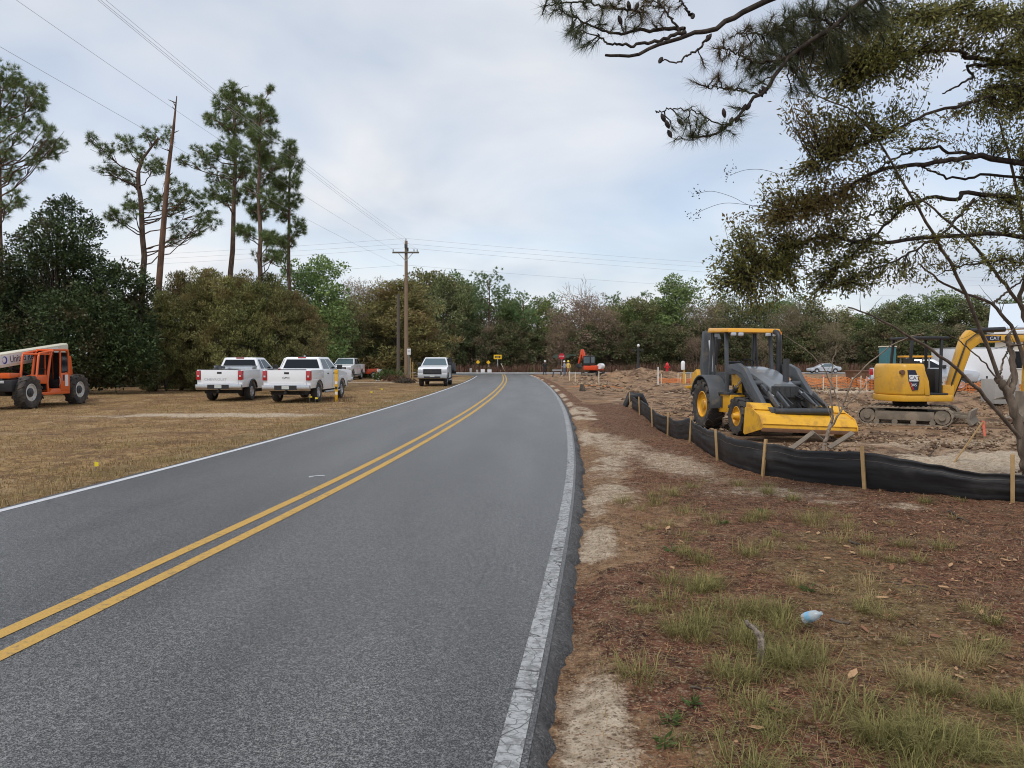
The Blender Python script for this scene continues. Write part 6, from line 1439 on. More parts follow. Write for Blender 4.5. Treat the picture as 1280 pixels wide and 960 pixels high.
# round vent and badge on the side facing the road
m = MB(); m.cyl((-.62, -.93, .86), (-.62, -.83, .86), .065, 16); m.build('filler_cap', M['rust'], up, smooth=40)
m = MB(); m.loft([[(-.50, -.938, .92), (-.28, -.938, .92), (-.16, -.938, .62), (-.20, -.938, .36), (-.36, -.938, .34), (-.46, -.938, .60)], [(-.50, -.92, .92), (-.28, -.92, .92), (-.16, -.92, .62), (-.20, -.92, .36), (-.36, -.92, .34), (-.46, -.92, .60)]]); bd = m.build('badge', M['navytext'], up)
m = MB(); m.loft([[(-.46, -.944, .78), (-.20, -.944, .78), (-.19, -.944, .60), (-.44, -.944, .60)], [(-.46, -.935, .78), (-.20, -.935, .78), (-.19, -.935, .60), (-.44, -.935, .60)]]); m.build('badge_field', M['decal'], bd)
m = MB(); m.loft([[(-.45, -.944, .58), (-.40, -.944, .58), (-.30, -.944, .36), (-.36, -.944, .36)], [(-.45, -.935, .58), (-.40, -.935, .58), (-.30, -.935, .36), (-.36, -.935, .36)]]); m.build('badge_stripe', M['catred'], bd)
text_mesh('badge_lettering', 'CAT', .15, (-.455, -.9455, .64), (1, 0, 0), (0, 0, 1), M['navytext'], bd, 'LEFT', .002)
text_mesh('badge_lettering', '305', .11, (-.40, -.9455, .46), (1, 0, 0), (0, 0, 1), M['decal'], bd, 'LEFT', .002)
m = MB(); m.box(.05, .75, -.75, .55, .205, .26); m.box(.0, .35, -.35, .20, .26, .62); m.prism([(-.08, .60), (.06, .60), (-.02, 1.25), (-.14, 1.25)], 'y', -.32, .17); m.build('seat', M['black'], up, bevel=.04)
m = MB(); m.box(.55, .72, -.35, .25, .26, .95); m.cyl((.50, -.5, .3), (.55, -.5, .95), .02, 6); m.cyl((.50, .3, .3), (.55, .3, .95), .02, 6); m.build('control_console', M['black'], up, bevel=.02)
for x0, y0_, x1, y1_, zz in ((-.28, -.62, -.22, -.60, 1.09), (-.28, .62, -.22, .60, 1.09), (.55, -.64, .60, -.60, .22), (.78, .62, .72, .60, .22)):
    m = MB(); m.bar((x0, y0_, zz), (x1, y1_, 1.84), .07, .07, (1, 0, 0)); m.build('canopy_post', M['black'], up, bevel=.01)
m = MB(); m.box(-.32, .80, -.66, .66, 1.80, 1.88); m.build('canopy_roof', M['black'], up, bevel=.03)
# boom, stick, bucket
BY0, BY1 = -.30, -.02
m = MB(); m.box(.78, 1.10, BY0 - .05, BY1 + .05, .02, .48); m.build('swing_bracket', M['catyel'], up, bevel=.02)
boom = [(.94, .20), (1.12, .16), (1.36, .82), (1.60, 1.50), (1.84, 1.70), (3.22, 1.74), (3.32, 1.82), (3.28, 1.92), (1.80, 1.94), (1.56, 2.08), (1.38, 1.88), (1.17, 1.15)]
m = MB(); m.prism(boom, 'y', BY0, BY1); bo_ = m.build('boom', M['catyel'], up, bevel=.02)
m = MB(); m.loft([[(1.98, BY0 - .006, 1.90), (2.42, BY0 - .006, 1.90), (2.42, BY0 - .006, 1.76), (2.06, BY0 - .006, 1.76)], [(1.98, BY0 + .006, 1.90), (2.42, BY0 + .006, 1.90), (2.42, BY0 + .006, 1.76), (2.06, BY0 + .006, 1.76)]]); bb = m.build('boom_badge', M['navytext'], bo_)
text_mesh('boom_lettering', 'CAT', .14, (2.10, BY0 - .009, 1.785), (1, 0, 0), (0, 0, 1), M['decal'], bb, 'LEFT', .002)
m = MB(); m.cyl((1.62, -.16, 2.06), (2.60, -.16, 2.10), .075, 14); sc1 = m.build('stick_cylinder', M['black'], up, smooth=40); m = MB(); m.cyl((2.60, -.16, 2.10), (3.30, -.16, 2.14), .042, 10); m.build('piston_rod', M['rod'], sc1, smooth=40)
m = MB(); m.cyl((1.12, -.16, .12), (1.40, -.16, .85), .075, 14); bc = m.build('boom_cylinder', M['black'], up, smooth=40); m = MB(); m.cyl((1.40, -.16, .85), (1.60, -.16, 1.42), .042, 10); m.build('piston_rod', M['rod'], bc, smooth=40)
m = MB(); m.prism([(3.18, 1.78), (3.22, 2.16), (3.42, 2.16), (3.52, 1.80), (3.42, .32), (3.30, .18), (3.14, .20), (3.16, .50)], 'y', BY0 + .03, BY1 - .03); m.build('stick', M['catyel'], up, bevel=.02)
m = MB(); m.prism([(3.10, .30), (3.42, .26), (3.55, .02), (3.50, -.36), (3.22, -.60), (2.84, -.58), (2.80, -.50), (3.02, -.38), (3.12, -.10)], 'y', -.42, .14); bk2 = m.build('digging_bucket', M['steelmud'], up, bevel=.02)
for k in range(4):
    m = MB(); m.bar((2.84, -.38 + .16 * k, -.54), (2.66, -.38 + .16 * k, -.52), .06, .04); m.build('bucket_tooth', M['rust'], bk2)
for off in (0, .05):
    m = MB(); m.tube([(1.02, -.34, .45 + off), (1.2, -.34, 1.0 + off), (1.44, -.33, 1.75), (1.7, -.33, 1.96), (2.2, -.32, 1.99)], .018, 6); m.build('hydraulic_hose', M['black'], up, smooth=50)

# red-orange digger far off by the stop sign
rd = thing('mini_excavator', 'red orange small excavator with a glazed cab beside the stop sign', 'excavator', on(9.7, 92.0, 0.0), HD(-.55, .55))
for s in (-1, 1): track(rd, min(s * .55, s * .9), max(s * .55, s * .9), 2.3, .5, M['black'])
m = MB(); m.cyl((0, 0, .35), (0, 0, .70), .45, 16); m.box(-.4, .4, -.56, .56, .25, .45); m.build('undercarriage', M['under'], rd)
m = MB(); m.box(-1.05, .85, -.85, .85, .70, 1.28); m.build('engine_cover', M['redor'], rd, bevel=.12, seg=3)
m = MB(); m.box(-.30, .85, .02, .85, 1.28, 2.45); cb_ = m.build('cab', M['black'], rd, bevel=.05)
for y_ in (0.012, .858):
    m = MB(); m.box(-.18, .72, y_ - .008, y_ + .008, 1.55, 2.30); m.build('cab_window', M['glass_l'], cb_)
m = MB(); m.box(-.312, -.296, .12, .75, 1.6, 2.30); m.build('cab_window', M['glass_l'], cb_)
m = MB(); m.prism([(.80, .80), (1.05, .80), (1.75, 2.3), (1.95, 3.10), (1.70, 3.25), (1.35, 2.4)], 'y', -.30, -.05); m.build('boom', M['redor'], rd, bevel=.02)
m = MB(); m.prism([(1.65, 3.20), (1.95, 3.25), (2.45, 1.55), (2.30, 1.45)], 'y', -.27, -.08); m.build('stick', M['redor'], rd, bevel=.02)
m = MB(); m.prism([(2.25, 1.5), (2.55, 1.5), (2.6, 1.1), (2.3, .9), (2.0, 1.05), (2.15, 1.2)], 'y', -.42, .08); m.build('digging_bucket', M['black'], rd, bevel=.02)
m = MB(); m.cyl((-1.20, -.3, 1.2), (-1.20, .3, 1.2), .34, 14); m.build('fuel_drum', M['decal'], rd, smooth=40)

# ------------------------------------------------------------------ telescopic handler
th = thing('telehandler', 'orange telescopic handler with a long cream boom parked in the field', 'telehandler', on(-19.95, 31.75, 0), HD(0, -1))
for s in (-1, 1):
    wheel(th, (1.68, s * .98, .64), .64, .44, 'tyre_mud', 'whiterim', s, lugs=26, rim_r=.54, spokes=0, n=32)
    wheel(th, (-1.72, s * .98, .64), .64, .44, 'tyre_mud', 'whiterim', s, lugs=26, rim_r=.54, spokes=0, n=32)
m = MB(); m.prism([(-2.5, .55), (2.3, .55), (2.45, .75), (2.3, 1.0), (-2.4, 1.05)], 'y', -.55, .55); m.cyl((1.68, -.9, .64), (1.68, .9, .64), .14, 10); m.cyl((-1.72, -.9, .64), (-1.72, .9, .64), .14, 10); m.build('chassis', M['black'], th, bevel=.02)
m = MB(); m.box(-1.9, 1.0, -1.15, -.62, .60, 1.30); m.build('engine_cover', M['orange'], th, bevel=.08)
# cab frame on the left side
CY0, CY1 = .42, 1.14
fr = MB(); fr.prism([(-.95, .50), (1.05, .50), (1.05, .62), (.45, .62), (.32, .74), (-.26, .74), (-.34, .62), (-.95, .62)], 'y', CY0, CY1)
fr.build('cab_floor', M['orange'], th, bevel=.02)
m = MB(); m.prism([(-.95, .62), (-.34, .62), (-.30, .70), (-.30, 1.38), (-.95, 1.38)], 'y', CY1 - .06, CY1); m.build('cab_side_panel', M['orange'], th, bevel=.02)
for y_ in (CY0 + .04, CY1 - .045):
    m = MB(); m.tube([(.52, y_, .60), (.58, y_, 1.0), (.34, y_, 2.05), (.28, y_, 2.24), (.12, y_, 2.32), (-.75, y_, 2.34), (-.90, y_, 2.26), (-.93, y_, 2.05), (-.93, y_, .62)], .05, 8); m.build('cab_frame', M['orange'], th, smooth=50)
    m = MB(); m.tube([(-.34, y_, .66), (-.34, y_, 2.32)], .042, 8); m.build('cab_pillar', M['orange'], th, smooth=50)
for y_ in (CY0 + .04, CY1 - .045):
    m = MB(); m.tube([(1.30, y_, 1.02), (1.12, y_, 2.05), (1.05, y_, 2.18), (.30, y_, 2.28)], .045, 8); m.build('cab_guard', M['orange'], th, smooth=50)
m = MB(); m.box(-.93, .20, CY0, CY1, 2.29, 2.37); m.build('cab_roof', M['orange'], th, bevel=.03)
m = MB(); m.box(.20, 1.12, CY0 + .02, CY1 - .02, 2.12, 2.18); m.build('front_guard_plate', M['orange'], th, bevel=.02)
m = MB(); m.box(-.92, -.885, CY0 + .06, CY1 - .06, 1.40, 2.24); m.box(-.90, -.36, CY0 + .0, CY0 + .02, .65, 2.28); m.box(-.36, .40, CY0 + .0, CY0 + .02, .65, 2.28); m.build('cab_back', M['black'], th)
m = MB(); m.loft([[(-.86, CY1 - .03, 1.44), (-.42, CY1 - .03, 1.44), (-.42, CY1 - .03, 2.10), (-.84, CY1 - .03, 2.06)], [(-.86, CY1 - .05, 1.44), (-.42, CY1 - .05, 1.44), (-.42, CY1 - .05, 2.10), (-.84, CY1 - .05, 2.06)]]); m.build('cab_window', M['glass'], th)
m = MB(); m.box(-.85, -.40, .55, .98, .78, 1.10); m.prism([(-.88, 1.05), (-.74, 1.05), (-.80, 1.75), (-.90, 1.75)], 'y', .55, .98); m.build('seat', M['black'], th, bevel=.04)
m = MB(); m.box(.40, .62, .50, 1.06, .70, 1.32); m.tube([(.35 + .08 * math.sin(a), .78 + .19 * math.cos(a), 1.42 + .16 * math.sin(a)) for a in np.linspace(0, 2 * math.pi, 15)], .016, 6); m.build('dashboard', M['black'], th, smooth=40)
m = MB(); m.prism([(.55, .95), (1.40, .98), (1.32, 1.26), (.60, 1.32)], 'y', CY0 + .02, CY1 - .03); m.build('front_cowl', M['orange'], th, bevel=.03)
m = MB(); m.box(-.82, -.60, CY1, CY1 + .006, .82, 1.30); m.build('warning_decal', M['decal'], th); m = MB(); m.box(-.56, -.44, CY1, CY1 + .006, 1.05, 1.30); m.build('warning_decal', M['navytext'], th)
m = MB(); m.tube([(-.16, CY1 + .01, .86), (-.16, CY1 + .05, .95), (-.16, CY1 + .05, 1.15), (-.16, CY1 + .01, 1.22)], .016, 6); m.build('grab_handle', M['galv'], th, smooth=50)
# boom along the right of the cab, nose down
BYC = -.12
def bz(x): return 2.36 + (x + 2.6) * -0.108
m = MB(); ri = []
for x in (-2.72, 4.2):
    z = bz(x); h = .30 if x < 0 else .27; ri.append([(x, BYC - .19, z - h), (x, BYC + .19, z - h), (x, BYC + .19, z + h * .85), (x, BYC + .12, z + h), (x, BYC - .12, z + h), (x, BYC - .19, z + h * .85)])
m.loft(ri); bm2 = m.build('boom', M['cream'], th, bevel=.012)
sl = (1.0, 0.0, -0.108)
m = MB(); q = []
for x, dz in ((-1.95, -.17), (1.98, -.17), (1.98, .18), (-1.95, .18)): q.append((x, BYC + .196, bz(x) + dz))
m.loft([q, [(x, y - .008, z) for x, y, z in q]]); dc = m.build('boom_decal', M['decal'], bm2)
text_mesh('boom_lettering', 'United Rentals', .40, (1.30, BYC + .199, bz(1.30) - .13), (-1, 0, .108), (.108, 0, 1), M['navytext'], dc, 'LEFT', .002, .92)
cx_ = 1.62; m = MB(); m.lathe_y([(.15, 0), (.15, .004)], (cx_, BYC + .198, bz(cx_)), 24); m.build('logo_disc', M['blue'], dc)
m = MB(); m.lathe_y([(.105, 0), (.105, .004)], (cx_ + .045, BYC + .203, bz(cx_) + .005), 20); m.build('logo_crescent', M['decal'], dc)
m = MB(); m.prism([(-2.85, 1.15), (-2.30, 1.05), (-2.1, 1.45), (-2.35, 2.10), (-2.72, 2.10)], 'y', BYC - .32, BYC + .32); m.build('boom_pivot', M['orange'], th, bevel=.02)
m = MB(); m.cyl((-.9, BYC, 1.0), (.9, BYC, 1.62), .09, 12); cy = m.build('lift_cylinder', M['black'], th, smooth=40); m = MB(); m.cyl((.9, BYC, 1.62), (1.3, BYC, 1.76), .05, 10); m.build('piston_rod', M['rod'], cy, smooth=40)
m = MB(); m.prism([(4.1, 1.95), (4.5, 1.8), (4.7, 1.1), (4.6, .5), (4.4, .5), (4.3, 1.0), (4.1, 1.4)], 'y', BYC - .17, BYC + .17); m.box(4.62, 4.75, -.95, .75, .35, 1.15); m.build('fork_carriage', M['black'], th, bevel=.02)
for y_ in (-.55, .35):
    m = MB(); m.box(4.75, 5.9, y_ - .06, y_ + .06, .34, .39); m.build('fork', M['black'], th)
m = MB(); m.box(1.9, 2.5, -.9, .9, .70, 1.15); m.prism([(1.0, 1.0), (2.3, 1.0), (2.2, 1.28), (1.0, 1.35)], 'y', -.6, .38); m.build('front_frame', M['black'], th, bevel=.03)
m = MB(); m.prism([(1.6, 1.28), (2.45, 1.22), (2.5, 1.36), (1.6, 1.48)], 'y', -.95, -.35); m.build('front_fender', M['orange'], th, bevel=.03); m = MB(); m.prism([(1.75, 1.26), (2.42, 1.20), (2.42, 1.42), (1.75, 1.40)], 'y', .40, .78); m.build('front_fender', M['orange'], th, bevel=.03)
m = MB(); m.box(2.46, 2.52, .45, .62, 1.02, 1.12); m.build('headlight', M['lamp'], th, bevel=.01)

# ------------------------------------------------------------------ silt fence
rng = np.random.default_rng(91)
fb = NB('black_silt_fabric')
n1 = fb.noise(90, 2, 0.5, stretch=(1, 1, 6)); n2 = fb.noise(2.5, 4, 0.6, stretch=(.6, .6, 3))
d_ = fb.step(fb.noise(1.6, 5, .65), 0.50, 0.72)
sp_ = fb.n('ShaderNodeSeparateXYZ'); fb.l(fb.obj, sp_.inputs[0])
fb.set(Base_Color=fb.mix(fb.math('MULTIPLY', d_, 0.16), fb.mix(n1, (0.008, 0.008, 0.009), (0.018, 0.018, 0.020)), (0.17, 0.15, 0.135)), Roughness=fb.math('ADD', 0.44, fb.math('MULTIPLY', n2, 0.25)))
fb.bump(n2, 0.5, 0.02); M['fabric'] = fb.m
sf = thing('silt_fence', 'black fabric silt fence on wooden stakes curving along the edge of the dig', 'fence', on(FENCE[5][0], FENCE[5][1], 0)); B = np.array(sf.location)
fl = np.array(FENCE); seg = np.concatenate([[0], np.cumsum(np.hypot(*np.diff(fl, axis=0).T))])
ss = np.arange(0, seg[-1], 0.07); path = spl(np.column_stack([fl, np.zeros(len(fl))]), 12 * len(fl))[:, :2]
ps = np.concatenate([[0], np.cumsum(np.hypot(*np.diff(path, axis=0).T))]); ps = ps / ps[-1] * seg[-1]
fx = np.interp(ss, ps, path[:, 0]); fy_ = np.interp(ss, ps, path[:, 1]); tx = np.gradient(fx, ss); ty = np.gradient(fy_, ss)
NR = 15; V = []; gzv = height(fx, fy_)
near_st = np.min(np.abs(ss[:, None] - seg[None]), axis=1); slack = smooth01(near_st / 0.9)
for r in range(NR):
    t_ = r / (NR - 1); hh = t_ * (0.51 - 0.03 * slack + 0.03 * (fbm(ss * .8, ss * 0, 5) - .5))
    hh = hh * (1 - 0.30 * smooth01((ss - seg[7]) / (seg[8] - seg[7])))
    off = 0.05 * (fbm(ss * 0.7, np.full_like(ss, t_ * 7.0), 95, 5) - 0.5) + 0.016 * (1 - np.abs(2 * fbm(ss * .45, np.full_like(ss, t_ * 6.0), 99, 3) - 1)) * 2 * slack + 0.004 * np.sin(t_ * 16 + fbm(ss * .5, ss * 0, 97) * 9) * slack - 0.06 * (1 - t_) ** 3 + .02
    V.append(np.column_stack([fx - ty * -off - B[0], fy_ + tx * -off - B[1], gzv + hh - 0.02 - B[2]]))
V = np.stack(V, 1); m_ = len(ss); id_ = np.arange(m_ * NR).reshape(m_, NR)
fab = link('fabric', fast_mesh('silt_fabric', V.reshape(-1, 3), np.stack([id_[:-1, :-1], id_[1:, :-1], id_[1:, 1:], id_[:-1, 1:]], -1).reshape(-1, 4), smooth=True), M['fabric'], sf)
M['cord'] = simple('tan_cord', (0.13, 0.10, 0.08), 0.8)
for rr_, nmr in ((11, 0),):
    tbc = Tubes(); tbc.add(V[:, rr_] + np.column_stack([-ty * -0.0, tx * 0.0, ss * 0]) + np.column_stack([ty, -tx, ss * 0]) * 0.004, .0028, 4); link('reinforcing_cord', tbc.mesh('cord'), M['cord'], sf)
md = fab.modifiers.new('thickness', 'SOLIDIFY'); md.thickness = 0.004
for i, (x, y) in enumerate(FENCE):
    j = np.argmin(np.abs(ss - seg[i])); nxv = np.array([ty[j], -tx[j]])  # road side of the fence
    px_, py2 = x - 0.055 * ty[j] * -1 * -1, y + 0.0
    q = np.array([x, y]) + np.array([ty[j], -tx[j]]) * 0.05
    z = gz(q[0], q[1]); lean = rng.uniform(-.05, .05, 2); h = rng.uniform(.53, .60)
    m = MB(); m.bar((q[0] - B[0], q[1] - B[1], z - .05 - B[2]), (q[0] + lean[0] - B[0], q[1] + lean[1] - B[1], z + h - B[2]), .045, .034, (ty[j], -tx[j], 0)); m.build('stake', M['wood'], sf, bevel=.003)
m = MB(); e0 = on(4.55, 28.9, 0)
m.tube([(e0.x - .3, e0.y, e0.z + .02), (e0.x - .1, e0.y, e0.z + .42), (e0.x + .3, e0.y, e0.z + .38), (e0.x + .55, e0.y + .1, e0.z + .03)], [.10, .16, .15, .08], 8); o = m.build('fabric_roll', M['fabric'], None, smooth=50); o.parent = sf; o.location = -B

# ------------------------------------------------------------------ stakes, ribbons, flags
def stake(label, px, py, h, mat='lath', group=None, w=.05, ribbon=None, tilt=0.0):
    g = ground_pt(px, py); t = thing('survey_stake', label, 'stake', g, random.uniform(-.4, .4), group)
    m = MB(); m.bar((0, 0, -.05), (tilt, 0, h), w, w * .35, (0, 1, 0)); m.build('lath', M[mat], t)
    if ribbon:
        m = MB(); m.loft([[(tilt - .03, -.012, h - .02), (tilt + .04, -.012, h - .03), (tilt + .06, .0, h - .28), (tilt - .0, .0, h - .30)], [(tilt - .03, -.016, h - .02), (tilt + .04, -.016, h - .03), (tilt + .06, -.004, h - .28), (tilt - .0, -.004, h - .30)]]); m.build('ribbon', M[ribbon], t)
    return t
stake('tall pale survey stake standing by the orange clay patch', 748.5, 480, 1.0, w=.07)
stake('white survey stake standing left of the red hydrant', 822.5, 482, 1.35, 'signwhite', w=.08)
for px, py in ((813.5, 473), (826.5, 480), (847.5, 479), (857, 479), (863.5, 479), (719, 476), (712, 476)): stake('short tan stake among the diggings near the hydrant', px, py, .85, 'lath', 'short stakes in the diggings', .07)
stake('orange flagged stake standing by the clay bank', 1029, 489, 1.0, 'lath', None, .06, 'flagpink'); stake('pale stake with pink ribbon beside the small yellow digger', 1083, 490, .9, 'lath', None, .05, 'flagpink')
stake('thin stake in orange soil behind the backhoe hood', 962, 476, .8, 'lath')
# leaning stake with a ribbon in the sand by the fence
g = ground_pt(1191, 576); tp = P(1229, 527, g.y - .05); t = thing('leaning_stake', 'leaning wooden stake trailing a pink ribbon in the pale sand', 'stake', g)
m = MB(); m.bar((0, 0, -.03), tuple(tp - g), .035, .018); m.build('lath', M['wood'], t)
m = MB(); e = tp - g; m.loft([[(e.x - .03, e.y, e.z + .02), (e.x + .03, e.y, e.z + .01), (e.x + .045, e.y - .01, e.z - .26), (e.x + .01, e.y - .01, e.z - .27)], [(e.x - .03, e.y + .004, e.z + .02), (e.x + .03, e.y + .004, e.z + .01), (e.x + .045, e.y - .006, e.z - .26), (e.x + .01, e.y - .006, e.z - .27)]]); m.build('ribbon', M['flagpink'], t)
for (a, b_, lab) in [((1160, 571), (1175, 552), 'dark broken stick poking up out of the pale sand'), ((1156, 560), (1158, 570), 'short stub of a stick in the pale sand')]:
    g = ground_pt(*a); e = P(b_[0], b_[1], g.y) - g; tb = Tubes(); tb.add(np.array([[0, 0, -.02], np.array(e) * .5 + [.01, 0, .01], np.array(e)]), [.014, .011, .006], 6); o = link('broken_stick', tb.mesh('broken_stick'), M['bark_grey']); o.location = g; tag(o, lab, 'stick')
fg = 'yellow marker flags in the left field'
for px, py in ((118, 590), (463, 497), (476, 493), (387, 504), (394, 506), (33, 592)):
    if px == 33: continue
    g = ground_pt(px, py); hgt = .30 if px > 200 else .16
    t = thing('marker_flag', 'small yellow wire marker flag stuck in the field grass', 'flag', g, 0, fg)
    if px < 200: t.scale = (.6, .6, 1)
    m = MB(); m.cyl((0, 0, -.03), (0, 0, hgt), .004, 5); m.build('wire', M['galv'], t)
    m = MB(); m.loft([[(0, 0, hgt - .075), (.10, .02, hgt - .07), (.095, .02, hgt - .01), (0, 0, hgt)], [(0, .004, hgt - .075), (.10, .024, hgt - .07), (.095, .024, hgt - .01), (0, .004, hgt)]]); m.build('flag', M['flagyel'], t)
g = ground_pt(420.5, 502); t = thing('marker_post', 'yellow utility marker post beside the white crew cab pickup', 'post', g)
m = MB(); m.box(-.065, .065, -.02, .02, -.05, 1.18); m.build('post', M['postyel'], t, bevel=.008); m = MB(); m.box(-.075, .075, -.03, .03, 1.18, 1.36); m.build('cap', M['postyel'], t, bevel=.02)
for k in range(3):
    m = MB(); m.box(-.05, .05, -.0245, -.0205, .30 + .22 * k, .42 + .22 * k); m.build('warning_label', M['black' if k == 1 else 'signwhite'], t)
V, F = blades(np.array(g) + np.column_stack([rng.normal(0, .45, 160), rng.normal(0, .2, 160), np.zeros(160)]), rng.uniform(.15, .45, 160), rng.uniform(.2, .8, 160), .012, rng)
tag(link('dead_weeds', fast_mesh('dead_weeds', V, F), M['weeds']), 'brown dead weeds round the foot of the yellow post', 'weeds', kind='stuff')

# ------------------------------------------------------------------ utility poles and wires
pb = on(-9.2, 67.0, -0.1); H1 = (P(508, 301, 67).z - pb.z)
up1 = thing('utility_pole', 'tall wooden utility pole with a cross arm and insulators beside the lane', 'utility pole', pb)
m = MB(); m.tube([(0, 0, 0), (0, 0, H1 * .5), (0.02, 0, H1)], [.19, .165, .125], 12); m.build('pole', M['pole'], up1, smooth=60)
za = P(508, 316, 67).z - pb.z
m = MB(); m.box(-1.15, 1.15, -.24, -.13, za - .07, za + .07); ca = m.build('cross_arm', M['pole_d'], up1, bevel=.01)
for s in (-1, 1):
    m = MB(); m.bar((s * .62, -.19, za - .06), (0, -.16, za - .75), .03, .05); m.build('arm_brace', M['galv'], ca)
ins = [(-1.08, -.185, za + .07), (1.0, -.185, za + .07), (.72, -.185, za + .07), (0, 0, H1)]
for q in ins:
    m = MB(); m.lathe_z([(.02, 0), (.03, .05), (.065, .08), (.045, .12), (.06, .16), (.03, .22)], q, 10); m.build('insulator', M['galv'], up1, smooth=50)
m = MB(); m.box(-.10, .10, -.22, -.12, H1 - .62, H1 - .30); m.box(.12, .22, -.1, .1, H1 - .9, H1 - .6); m.build('pole_hardware', M['charcoal'], up1)
g2 = on(-10.05, 68.0, -.1); H2 = P(498, 368, 68).z - g2.z
up2 = thing('grey_pole', 'shorter weathered grey pole standing beside the utility pole', 'utility pole', g2); m = MB(); m.tube([(0, 0, 0), (0.03, 0, H2)], [.17, .13], 12); m.build('pole', M['pole_d'], up2, smooth=60)
def wire(label, group, p0, p1, sag, r=.016):
    p0, p1 = np.array(p0, float), np.array(p1, float); t = np.linspace(0, 1, 40)[:, None]; q = p0 + (p1 - p0) * t; q[:, 2] -= sag * 4 * (t * (1 - t))[:, 0]
    tb = Tubes(); tb.add(q - p0, r, 5); o = link('power_line', tb.mesh('power_line'), M['wire']); o.location = p0; tag(o, label, 'wire', group)
PBv = np.array(pb)
for q, e in zip(ins, [(-15.6, -14, 12.9), (-13.2, -14, 12.9), (-13.6, -14, 13.3), (-14.5, -14, 14.1)]):
    wire('overhead power line running from the utility pole along the left of the lane', 'power lines along the lane', PBv + np.array(q) + [0, 0, .2], e, .9, .0055)
wire('lowest overhead line from the utility pole along the left of the lane', None, PBv + np.array([-.12, -.1, H1 - 2.3]), (-15.2, -14, 10.6), .8, .0055)
for dz, sg in ((.2, 1.0), (-.25, 1.0), (-.6, 1.2)):
    wire('overhead power line crossing the sky to the right of the utility pole', 'power lines to the right of the pole', PBv + np.array([.1, 0, H1 + dz]), (96, 112, 13.2 + dz), sg, .009)
    wire('overhead power line crossing the sky to the left of the utility pole', 'power lines to the left of the pole', PBv + np.array([-.1, 0, H1 + dz]), (-110, 98, 14.0 + dz), sg, .009)
wire('lower overhead line to the right of the utility pole', None, PBv + np.array([.12, 0, H1 - 2.1]), (96, 112, 11.0), 1.2, .009); wire('lower overhead line to the left of the utility pole', None, PBv + np.array([-.12, 0, H1 - 2.1]), (-110, 98, 11.6), 1.2, .009)

# ------------------------------------------------------------------ signs
def post_sign(name, label, cat, loc, h, shape, w, hgt, mat, rz=0.0, postmat='galv', pw=.05):
    t = thing(name, label, cat, loc, rz); m = MB(); m.box(-pw / 2, pw / 2, -.01, .03, -.05, h); m.build('post', M[postmat], t)
    zc_ = h - hgt / 2
    if shape == 'diamond': pts = [(0, -hgt / 2), (w / 2, 0), (0, hgt / 2), (-w / 2, 0)]
    elif shape == 'oct': pts = [(w / 2 * math.cos(R(22.5 + 45 * k)) * 1.06, hgt / 2 * math.sin(R(22.5 + 45 * k)) * 1.06) for k in range(8)]
    else: pts = [(-w / 2, -hgt / 2), (w / 2, -hgt / 2), (w / 2, hgt / 2), (-w / 2, hgt / 2)]
    m = MB(); m.prism([(x, z + zc_) for x, z in pts], 'y', -.022, -.012); pl_ = m.build('sign_plate', M[mat], t)
    return t, pl_, zc_
t, pl_, zc_ = post_sign('stop_sign', 'red octagonal stop sign on a wooden post at the junction', 'sign', on(6.42, 99.5), 2.75, 'oct', .78, .78, 'signred', 0, 'oldwood', .12)
text_mesh('sign_lettering', 'STOP', .25, (0, -.026, zc_ - .09), (1, 0, 0), (0, 0, 1), M['signwhite'], pl_, 'CENTER', .002)
m = MB(); m.box(-1.1, 1.0, .03, .045, 2.20, 2.42); sn = m.build('street_name_blade', M['signgreen'], t); m = MB(); m.box(-1.0, 1.9, .05, .06, 2.46, 2.62); m.build('street_name_blade', M['signgreen'], t)
t, pl_, zc_ = post_sign('arrow_sign', 'yellow sign with a black double headed arrow facing the end of the lane', 'sign', on(-2.25, 121.0), 2.75, 'rect', 1.25, .68, 'signyel', 0, 'galv', .12)
m = MB(); m.prism([(-.52, zc_), (-.24, zc_ + .22), (-.24, zc_ + .09), (.24, zc_ + .09), (.24, zc_ + .22), (.52, zc_), (.24, zc_ - .22), (.24, zc_ - .09), (-.24, zc_ - .09), (-.24, zc_ - .22)], 'y', -.030, -.023); m.build('arrow', M['black'], pl_)
for px, lab in ((597.5, 'small yellow diamond sign on a post left of its twin across the crossing road'), (610.5, 'small yellow diamond sign on a post next to the double arrow sign')):
    post_sign('diamond_sign', lab, 'sign', on((px - 640) / FPX * 120.5, 120.5), 1.95, 'diamond', .66, .66, 'signyel')
for px, w_, h_, lab, ry_ in ((603.5, .62, .55, 'low white box between the two diamond signs', 0), (611.8, .62, .52, 'low white box tilted at the foot of the diamond sign', .25), (596.5, .35, .42, 'narrow grey box at the foot of the diamond sign', 0), (588.5, .34, .66, 'small grey marker stone left of the diamond signs', 0)):
    t = thing('utility_box', lab, 'box', on((px - 640) / FPX * 118.8, 118.8), ry_); m = MB(); m.box(-w_ / 2, w_ / 2, -.15, .15, 0, h_); m.build('cabinet', M['signwhite' if px > 600 else 'concrete'], t, bevel=.03); m = MB(); m.box(-w_ / 2 + .06, w_ / 2 - .06, -.156, -.15, .1, h_ - .08); m.build('panel', M['decal' if px > 600 else 'concrete'], t)
g = on((630 - 640) / FPX * 120, 120); t = thing('leaning_post', 'pale post leaning over to the left beside the double arrow sign', 'post', g); m = MB(); m.bar((.25, 0, -.05), (-.48, 0, 1.5), .10, .08); m.build('post', M['lath'], t); m = MB(); m.bar((-.62, 0, -.02), (-.50, 0, .42), .14, .06); m.build('white_cap', M['signwhite'], t)
